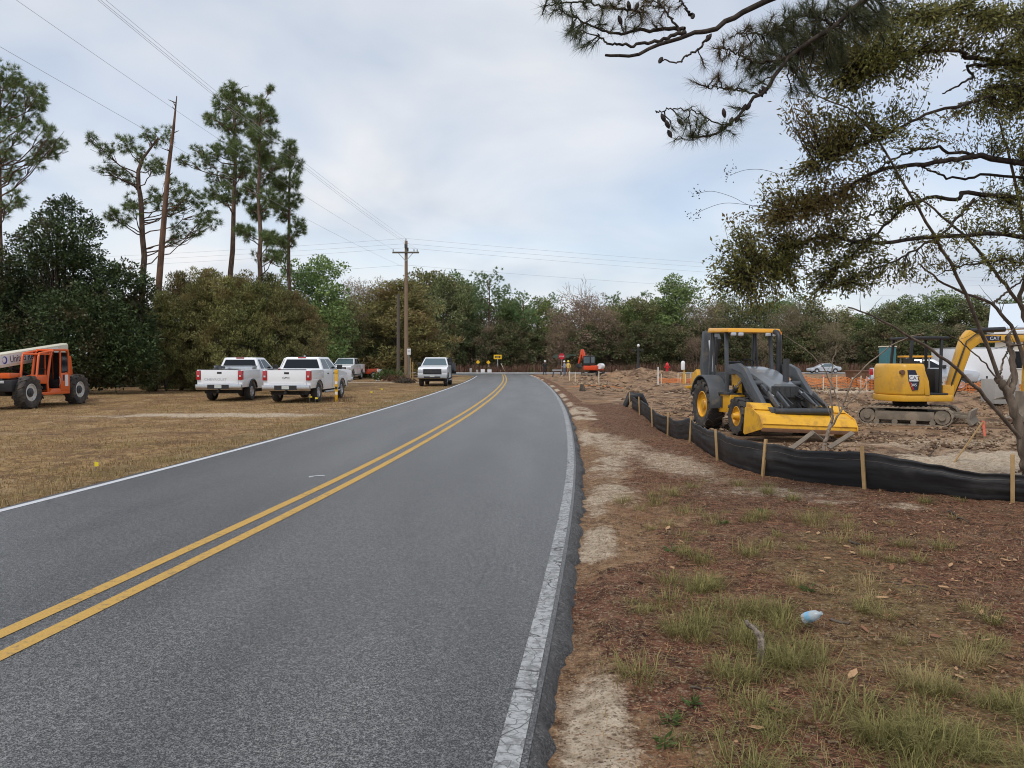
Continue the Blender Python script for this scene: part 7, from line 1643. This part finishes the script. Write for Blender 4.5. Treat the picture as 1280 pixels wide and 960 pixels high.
t, pl_, zc_ = post_sign('small_sign', 'small white sign on a thin post in front of the utility pole', 'sign', on((511.3 - 640) / FPX * 64, 64), 2.75, 'rect', .30, .50, 'signwhite', 0, 'galv', .05)
m = MB(); m.box(-.09, .09, -.027, -.023, zc_ - .03, zc_ + .12); m.build('sign_print', M['greytext'], pl_)
for px, h_ in ((513, 1.9), (516, 1.6)):
    t = thing('guide_post', 'thin orange brown post beside the utility pole', 'post', on((px - 640) / FPX * 63, 63), 0, 'thin posts beside the utility pole'); m = MB(); m.cyl((0, 0, -.05), (0, 0, h_), .045, 8); m.build('post', M['wood'], t); m = MB(); m.cyl((0, 0, h_), (0, 0, h_ + .06), .05, 8); m.build('cap', M['wood'], t)
# black lamp post, hydrant, marker
g = on((797.5 - 640) / FPX * 98, 98); t = thing('lamp_post', 'black lamp post with a white globe standing beyond the spoil heap', 'lamp post', g)
m = MB(); m.lathe_z([(.24, 0), (.24, .9), (.17, 1.1), (.14, 2.8), (.12, 3.5)], (0, 0, 0), 12); m.build('column', M['black'], t, smooth=40); m = MB(); m.bar((-.75, 0, 3.2), (.55, 0, 3.2), .12, .12); m.build('cross_bar', M['black'], t); m = MB(); m.lathe_z([(.06, 3.5), (.17, 3.62), (.17, 3.8), (.05, 3.92)], (.03, 0, 0), 12); m.build('globe', M['signwhite'], t, smooth=60)
for s in (-.7, .5): m = MB(); m.lathe_z([(.10, 2.9), (.14, 3.0), (.10, 3.2)], (s, 0, 0), 10); m.build('lantern', M['black'], t, smooth=60)
g = on((834 - 640) / FPX * 74, 74); t = thing('fire_hydrant', 'red fire hydrant standing in the diggings', 'hydrant', g)
m = MB(); m.lathe_z([(.16, 0), (.16, .08), (.12, .1), (.12, .72), (.17, .75), (.17, .82), (.14, .95), (.05, 1.04), (.05, 1.12)], (0, 0, 0), 14); m.build('barrel', M['hydrant'], t, smooth=40)
for a, b_ in (((-.26, 0, .62), (.26, 0, .62)), ((0, -.28, .58), (0, 0, .58))): m = MB(); m.cyl(a, b_, .075, 10); m.build('nozzle', M['hydrant'], t, smooth=40)
g = ground_pt(855, 481); t = thing('pipeline_marker', 'yellow post with a tall white rounded head near the hydrant', 'marker', g); m = MB(); m.box(-.06, .06, -.04, .04, -.05, 1.30); m.build('post', M['postyel'], t, bevel=.01); m = MB(); m.lathe_z([(.03, 1.12), (.15, 1.16), (.16, 1.25), (.16, 1.68), (.12, 1.80), (.04, 1.84)], (-.09, 0, 0), 14); m.build('white_head', M['signwhite'], t, smooth=60)

# ------------------------------------------------------------------ orange barrier fences in the dig
M['omesh'] = simple('orange_barrier_mesh', (0.78, 0.24, 0.05), 0.6, var=0.1)
def barrier(label, pts, h, seed, dens=.16):
    rng = np.random.default_rng(seed); P0 = on(*pts[0]); t = thing('barrier_fence', label, 'fence', P0)
    L = np.concatenate([[0], np.cumsum([math.hypot(b_[0] - a[0], b_[1] - a[1]) for a, b_ in zip(pts[:-1], pts[1:])])]); s = np.arange(0, L[-1], dens)
    X = np.interp(s, L, [p[0] for p in pts]); Y = np.interp(s, L, [p[1] for p in pts]); Z = height(X, Y); sag = .12 * np.abs(np.sin(s * math.pi / 2.4)) * h; tb = Tubes()
    for k in range(7):
        f = .08 + .92 * k / 6; tb.add(np.column_stack([X - P0.x, Y - P0.y, Z - P0.z + f * (h - sag)]), .020, 3)
    for i in range(len(s)): tb.add(np.array([[X[i] - P0.x, Y[i] - P0.y, Z[i] - P0.z + .04], [X[i] - P0.x, Y[i] - P0.y, Z[i] - P0.z + h - sag[i]]]), .018, 3)
    tag(link('mesh_net', tb.mesh('barrier_net'), M['omesh'], t), kind='stuff')
    for d in np.arange(0, L[-1], 2.4):
        x, y = np.interp(d, L, [p[0] for p in pts]), np.interp(d, L, [p[1] for p in pts]); z = gz(x, y); m = MB(); m.bar((x - P0.x, y - P0.y, z - P0.z - .05), (x - P0.x, y - P0.y, z - P0.z + h + .15), .06, .04, (0, 1, 0)); m.build('stake', M['lath'], t)
barrier('low orange net fence round the diggings by the hydrant', [((823 - 640) / FPX * 66, 66), ((852 - 640) / FPX * 64, 64), ((893 - 640) / FPX * 62, 62)], .45, 1)
barrier('orange net fence in front of the clay bank behind the backhoe', [((1000 - 640) / FPX * 52, 52), ((1060 - 640) / FPX * 50, 50), ((1112 - 640) / FPX * 45, 45)], .75, 2)
barrier('orange net fence below the white trailer', [((1180 - 640) / FPX * 44, 44), ((1290 - 640) / FPX * 42, 42)], .6, 3)

# ------------------------------------------------------------------ planks, skip, boxes, trailer, buildings
for (a, b_), lab in [(((988, 562), (1016, 541)), 'weathered plank sloping up in front of the loader bucket'), (((1016, 540), (1036, 556)), 'weathered plank sloping down beside the sapling'), (((1036, 560), (1066, 541)), 'weathered plank right of the sapling under the bucket')]:
    d = 14.6; p0, p1 = P(a[0], a[1], d), P(b_[0], b_[1], d + .3); t = MB(); t.bar((0, 0, 0), tuple(p1 - p0), .09, .04, (0, -.6, 1)); o = t.build('plank', M['oldwood'], None, bevel=.004); o.location = p0; tag(o, lab, 'plank')
t = thing('steel_skip', 'rust brown open steel skip left of the far yellow tractor', 'skip', on((1077 - 640) / FPX * 56, 56), .05); m = MB(); m.prism([(-.75, .0), (.75, 0), (.95, 1.0), (-.95, 1.0)], 'y', -.6, .6); m.build('tub', M['rust'], t, bevel=.02)
for x in (-.5, 0, .5): m = MB(); m.bar((x * .95, -.62, .05), (x * 1.15, -.62, .98), .06, .05, (0, 1, 0)); m.build('rib', M['rust'], t)
m = MB(); m.box(-1.0, 1.0, -.66, .66, 1.0, 1.07); m.build('rim', M['rust'], t)
# rubble heap of broken timber and concrete
c0 = on((1094 - 640) / FPX * 50, 50); t = thing('rubble_heap', 'heap of broken tan boards and concrete beside the skip', 'rubble', c0); rr_ = random.Random(3); m = MB()
for k in range(34):
    a = Vector((rr_.gauss(0, .5), rr_.gauss(0, .5), rr_.uniform(0, .75))); m.bar(a, a + Vector((rr_.gauss(0, .35), rr_.gauss(0, .3), rr_.gauss(0, .3))), rr_.uniform(.06, .22), rr_.uniform(.03, .15))
tag(m.build('broken_boards', M['lath'], t), kind='stuff'); m = MB()
for k in range(16):
    a = Vector((rr_.gauss(.2, .5), rr_.gauss(0, .5), rr_.uniform(0, .5))); m.bar(a, a + Vector((rr_.gauss(0, .25), rr_.gauss(0, .25), .2)), .25, .2)
tag(m.build('broken_concrete', M['concrete'], t), kind='stuff')
t = thing('storage_box', 'teal storage box behind the small yellow digger', 'container', on((1109 - 640) / FPX * 62, 62), .15); m = MB(); m.box(-.42, .42, -.5, .5, .0, 2.35); m.build('walls', M['teal'], t, bevel=.03); m = MB(); m.box(-.46, .46, -.54, .54, 2.35, 2.43); m.build('roof', M['cream'], t); m = MB(); m.box(-.32, .32, -.515, -.50, .1, 2.1); m.build('door', M['teal'], t)
cg = on((1132.5 - 640) / FPX * 42, 42); t = thing('wooden_crate', 'slatted wooden crate carrying the blue barrel behind the small digger', 'crate', cg, .2)
for k in range(4): m = MB(); m.box(-.36, .36, -.36, .36, .03 + .185 * k, .17 + .185 * k); m.build('slat', M['lath'], t, bevel=.005)
for sx in (-1, 1):
    for sy in (-1, 1): m = MB(); m.box(sx * .33 - .03, sx * .33 + .03, sy * .37 - .02, sy * .37 + .02, -.02, .745); m.build('corner_post', M['lath'], t)
t = thing('plastic_barrel', 'bright blue plastic barrel standing on a crate behind the small yellow digger', 'barrel', on((1132.5 - 640) / FPX * 42, 42, .75)); m = MB(); m.lathe_z([(.20, 0), (.22, .02), (.22, .3), (.235, .32), (.22, .34), (.22, .6), (.18, .66)], (0, 0, 0), 16); m.build('drum', M['bluebarrel'], t, smooth=40); m = MB(); m.lathe_z([(.08, .66), (.08, .72)], (0, 0, 0), 10); m.build('lid', M['signwhite'], t)
tr = thing('farm_tractor', 'second yellow tractor with a flat yellow roof half hidden behind the small digger', 'tractor', on((1140 - 640) / FPX * 42.6, 42.6), HD(-1, .2))
for s in (-1, 1):
    wheel(tr, (-.6, s * .8, .6), .6, .4, 'tyre_mud', 'yellow', s, 20, spokes=0); wheel(tr, (1.3, s * .75, .42), .42, .3, 'tyre_mud', 'yellow', s, 18, spokes=0)
    for x in (-.7, .45): m = MB(); m.bar((x, s * .55, 1.0), (x, s * .52, 2.02), .07, .07); m.build('canopy_post', M['galv'], tr)
m = MB(); m.box(-.9, 1.7, -.4, .4, .5, .85); m.box(-.7, .4, -.5, .5, .85, 1.0); m.build('chassis', M['yellow'], tr, bevel=.03); m = MB(); m.prism([(.5, .85), (1.75, .85), (1.7, 1.25), (.5, 1.45)], 'y', -.38, .38); m.build('hood', M['charcoal'], tr, bevel=.05); m = MB(); m.box(-.85, .6, -.62, .62, 2.02, 2.12); m.build('canopy_roof', M['roofyel'], tr, bevel=.03); m = MB(); m.box(-.5, -.05, -.25, .25, 1.0, 1.2); m.box(-.55, -.42, -.25, .25, 1.2, 1.75); m.build('seat', M['black'], tr, bevel=.03)
pickup('silver grey pickup parked behind the small yellow digger', on((1152 - 640) / FPX * 47.5, 47.5), HD(.8, -.35), paint='silver', cab='crew')
tl = thing('cargo_trailer', 'white box trailer with its tow jack towards the dig', 'trailer', on((1232 - 640) / FPX * 46, 46), R(-8))
m = MB(); m.box(-1.35, 1.55, 0, 4.6, .72, 2.62); m.build('box_body', M['white'], tl, bevel=.06); m = MB(); m.box(-1.37, 1.57, -.02, 4.62, 2.60, 2.66); m.build('roof_trim', M['galv'], tl, bevel=.02); m = MB(); m.box(-1.37, -1.30, -.03, .04, .70, 2.6); m.build('corner_trim', M['galv'], tl); m = MB(); m.box(-1.3, 1.5, .0, 4.5, .55, .72); m.build('frame', M['black'], tl)
m = MB(); m.bar((-.9, 0, .62), (-.1, -1.3, .62), .09, .12); m.bar((1.1, 0, .62), (-.1, -1.3, .62), .09, .12); m.cyl((-.45, -1.2, .12), (-.45, -1.2, .95), .05, 10); m.lathe_z([(.05, .5), (.22, .72), (.22, .76)], (-.45, -1.2, 0), 12); m.build('tow_frame', M['black'], tl)
for s in (-1.30, 1.5): wheel(tl, (s, 2.6, .36), .36, .22, 'tyre', 'whiterim', 1)
t = thing('concrete_block', 'grey mud stained concrete block behind the trunk of the bare shrub', 'block', on((1250 - 640) / FPX * 30, 30), .1); m = MB(); m.box(-.5, .5, -.4, .4, -.02, .95); m.build('block', M['concrete'], t, bevel=.04); m = MB(); m.tube([(-.12, 0, .93), (-.12, 0, 1.06), (.12, 0, 1.06), (.12, 0, .93)], .02, 6); m.build('lifting_loop', M['rust'], t)
# buildings
M['cladding'] = simple('pale_cladding', (0.62, 0.57, 0.47), 0.7, var=0.05); M['metalroof'] = simple('pale_metal_roof', (0.62, 0.68, 0.74), 0.4, var=0.05); M['redroof'] = simple('red_brown_roof', (0.15, 0.055, 0.045), 0.8, var=0.2, scale=2); M['brick'] = simple('dark_brick_wall', (0.085, 0.060, 0.050), 0.85, var=0.2)
hs = thing('pale_house', 'cream building with a pale metal roof beyond the white trailer', 'building', on(38.9 + 4.2 * math.cos(R(-34)), 62 + 4.2 * math.sin(R(-34))), R(-34))
m = MB(); m.box(-4.2, 8, 0, 9, -.1, 4.1); m.build('wall', M['cladding'], hs); m = MB(); m.prism([(-.5, 4.1), (9.5, 4.1), (4.5, 6.7)], 'x', -4.7, 8.4); rf = m.build('roof', M['metalroof'], hs); m = MB(); m.box(-4.75, 8.45, -.62, -.50, 4.0, 4.22); m.build('fascia', M['signwhite'], rf)
for x in (-2.6, 1.2):
    m = MB(); m.box(x - .55, x + .55, -.05, .02, 1.2, 2.7); w_ = m.build('window', M['signwhite'], hs); m = MB(); m.box(x - .47, x + .47, -.062, -.05, 1.28, 2.62); m.build('pane', M['glass'], w_)
hs = thing('brick_house', 'low dark house with a red brown roof among the far trees', 'house', on((1076 - 640) / FPX * 128, 128), R(3))
m = MB(); m.box(-2.6, 4.0, 0, 6, -.1, 2.5); m.build('wall', M['brick'], hs); m = MB(); m.prism([(-.8, 2.45), (6.8, 2.45), (3, 4.3)], 'x', -3.2, 4.6); m.build('roof', M['redroof'], hs)
for x in (-1.4, 1.4): m = MB(); m.box(x - .5, x + .5, -.04, .02, .9, 2.0); w_ = m.build('window', M['signwhite'], hs); m = MB(); m.box(x - .42, x + .42, -.05, -.04, .97, 1.93); m.build('pane', M['glass'], w_)
# small orange trailer plant, white pedestal, plants by the poles
t = thing('towed_compressor', 'small orange towed machine behind the chrome grilled pickup', 'machine', on((466 - 640) / FPX * 78, 78), .3); m = MB(); m.prism([(-.7, .4), (.8, .4), (.8, .7), (.5, .95), (-.6, .9)], 'y', -.5, .5); m.build('body', M['redor'], t, bevel=.06); m = MB(); m.bar((.8, 0, .45), (1.6, 0, .4), .08, .08); m.build('tow_bar', M['redor'], t)
for s in (-1, 1): wheel(t, (0, s * .58, .32), .32, .2, 'tyre', 'whiterim', s)
t = thing('utility_pedestal', 'leaning pale grey utility pedestal beside the spiky palmetto', 'pedestal', on((472.5 - 640) / FPX * 66, 66), .2); m = MB(); m.box(-.17, .17, -.14, .14, -.05, .95); m.build('cabinet', M['decal'], t, bevel=.03); m = MB(); m.box(-.19, .19, -.16, .16, .95, 1.02); m.build('lid', M['decal'], t, bevel=.02); t.rotation_euler = (0, R(6), .2)
M['palm'] = leafmat('palmetto_leaves', (0.05, 0.085, 0.025), (0.16, 0.20, 0.06), (0.17, 0.12, 0.05), 0.2, 0.6)
g = on((486 - 640) / FPX * 64, 64); t = thing('palmetto', 'spiky green palmetto clump at the foot of the grey pole', 'plant', g); A = rng.normal(0, 1, (420, 3)); A[:, 2] = np.abs(A[:, 2]) * .9 + .25; A = unit(A); C0 = np.column_stack([rng.normal(0, .55, 420), rng.normal(0, .3, 420), rng.uniform(.1, .6, 420)])
V, F = needle_tris(C0, A, rng.uniform(.5, 1.1, 420), .09, rng); tag(link('fronds', fast_mesh('palmetto_fronds', V, F), M['palm'], t), kind='stuff'); tb = Tubes(); tb.add(np.array([[0, 0, -.05], [0, 0, .4]]), [.15, .1], 6); link('stem', tb.mesh('palm_stem'), M['bark_grey'], t)
for px, d, w_, h_, lab in ((496, 63, 1.3, .7, 'brown dead brush at the foot of the utility poles'), (507, 60.5, .75, .45, 'dark clod of uprooted grass beside the field track')):
    g = on((px - 640) / FPX * d, d); n = 500; C0 = np.column_stack([rng.normal(0, w_ * .5, n), rng.normal(0, .35, n), np.abs(rng.normal(0, h_ * .4, n))]); V, F = leaf_quads(C0, rng.normal(0, 1, (n, 3)) + [0, 0, .6], .3, .05, rng); o = link('brush_clump', fast_mesh('brush_clump', V, F), M['weeds'] if px < 500 else M['bark_grey']); o.location = g; tag(o, lab, 'brush')

# ------------------------------------------------------------------ workers at the corner
def person(label, loc, rz, shirt, trousers, hat, pose='stand', arms=((.32, .05, .95), (-.32, .05, .95))):
    J = {'pel': (0, 0, .95), 'che': (0, .02, 1.30), 'nec': (0, .02, 1.50), 'hea': (0, .05, 1.66), 'top': (0, .05, 1.76), 'ls': (.19, .02, 1.43), 'rs': (-.19, .02, 1.43), 'le': (.27, .0, 1.16), 're': (-.27, .0, 1.16), 'lh': arms[0], 'rh': arms[1],
         'lhip': (.10, 0, .92), 'rhip': (-.10, 0, .92), 'lk': (.13, .04, .50), 'rk': (-.13, .02, .50), 'la': (.15, -.02, .08), 'ra': (-.16, -.04, .08), 'lt': (.16, .16, .04), 'rt': (-.18, .14, .04)}
    Rr = {'pel': .15, 'che': .16, 'nec': .065, 'hea': .105, 'top': .08, 'ls': .075, 'rs': .075, 'le': .05, 're': .05, 'lh': .04, 'rh': .04, 'lhip': .095, 'rhip': .095, 'lk': .07, 'rk': .07, 'la': .05, 'ra': .05, 'lt': .045, 'rt': .045}
    E = [('pel', 'che'), ('che', 'nec'), ('nec', 'hea'), ('hea', 'top'), ('che', 'ls'), ('ls', 'le'), ('le', 'lh'), ('che', 'rs'), ('rs', 're'), ('re', 'rh'), ('pel', 'lhip'), ('lhip', 'lk'), ('lk', 'la'), ('la', 'lt'), ('pel', 'rhip'), ('rhip', 'rk'), ('rk', 'ra'), ('ra', 'rt')]
    ks = list(J); me = bpy.data.meshes.new('person'); me.from_pydata([J[k] for k in ks], [(ks.index(a), ks.index(b_)) for a, b_ in E], [])
    o = bpy.data.objects.new('person', me); COL.objects.link(o); o.modifiers.new('skin', 'SKIN'); sv = me.skin_vertices[0].data
    for i, k in enumerate(ks): sv[i].radius = (Rr[k], Rr[k] * .85 if k in ('pel', 'che') else Rr[k]); sv[i].use_root = (k == 'pel')
    sb = o.modifiers.new('sub', 'SUBSURF'); sb.levels = 2; sb.render_levels = 2
    dg_ = bpy.context.evaluated_depsgraph_get(); nm = bpy.data.meshes.new_from_object(o.evaluated_get(dg_)); bpy.data.objects.remove(o)
    for mm in (shirt, trousers, 'skin', 'black'): nm.materials.append(M[mm])
    mi = []
    for p in nm.polygons:
        c = p.center; hand = min((c - Vector(arms[0])).length, (c - Vector(arms[1])).length)
        mi.append(3 if c.z < .12 else 1 if c.z < .94 and abs(c.x) < .24 and hand > .12 else 2 if c.z > 1.50 or hand < .09 else 0)
    nm.polygons.foreach_set('material_index', mi); nm.polygons.foreach_set('use_smooth', np.ones(len(nm.polygons), bool))
    t = thing('person', label, 'person', loc, rz); link('body', nm, None, t)
    m = MB(); m.lathe_z([(.145, 1.70), (.135, 1.71), (.125, 1.78), (.08, 1.84), (.02, 1.86)], (0, .05, 0), 14); m.build('hard_hat', M[hat], t, smooth=60)
    return t
M['vest'] = simple('yellow_vest', (0.72, 0.50, 0.14), 0.8, var=.1); M['jean'] = simple('faded_jeans', (0.14, 0.16, 0.22), 0.85, var=.15); M['tan'] = simple('tan_work_trousers', (0.34, 0.17, 0.09), 0.85, var=.15); M['greyshirt'] = simple('grey_blue_shirt', (0.30, 0.31, 0.36), 0.85, var=.1)
person('person in a yellow work vest and brown trousers standing beside the stop sign', on((710.5 - 640) / FPX * 93, 93), 2.6, 'vest', 'tan', 'flagyel')
person('person in a grey shirt bent close behind the one in the yellow vest', on((705.8 - 640) / FPX * 94.5, 94.5), 2.0, 'greyshirt', 'jean', 'signwhite', arms=((.28, .35, 1.05), (-.22, .38, 1.0)))
person('person in dark clothes with a white hat standing at the end of the lane', on((681 - 640) / FPX * 97, 97), 3.3, 'black', 'black', 'signwhite')
t = thing('sawhorse', 'low grey sawhorse on the ground by the workers', 'sawhorse', on((696.5 - 640) / FPX * 84, 84), .2); m = MB(); m.bar((-.55, 0, .75), (.55, 0, .75), .12, .14); m.build('beam', M['galv'], t)
for x in (-.4, .4):
    for y in (-.3, .3): m = MB(); m.bar((x, 0, .72), (x * 1.15, y, -.02), .07, .05); m.build('leg', M['charcoal'], t)
for px, d, L, lab in ((729, 80, 2.0, 'pale board lying on the dug soil'), (757, 92, 2.4, 'long pale board lying by the red orange digger')):
    m = MB(); m.box(-L / 2, L / 2, -.1, .1, 0, .06); o = m.build('board', M['lath']); o.location = on((px - 640) / FPX * d, d, .04); o.rotation_euler = (0, R(2), .2); tag(o, lab, 'board')
m = MB(); m.prism([(-.18, 0), (.2, 0), (.1, .35), (-.12, .42)], 'y', -.1, .1); o = m.build('tree_stump', M['bark_grey'], bevel=.03); o.location = ground_pt(728, 489); tag(o, 'jagged dark stump beside the orange clay patch', 'stump')
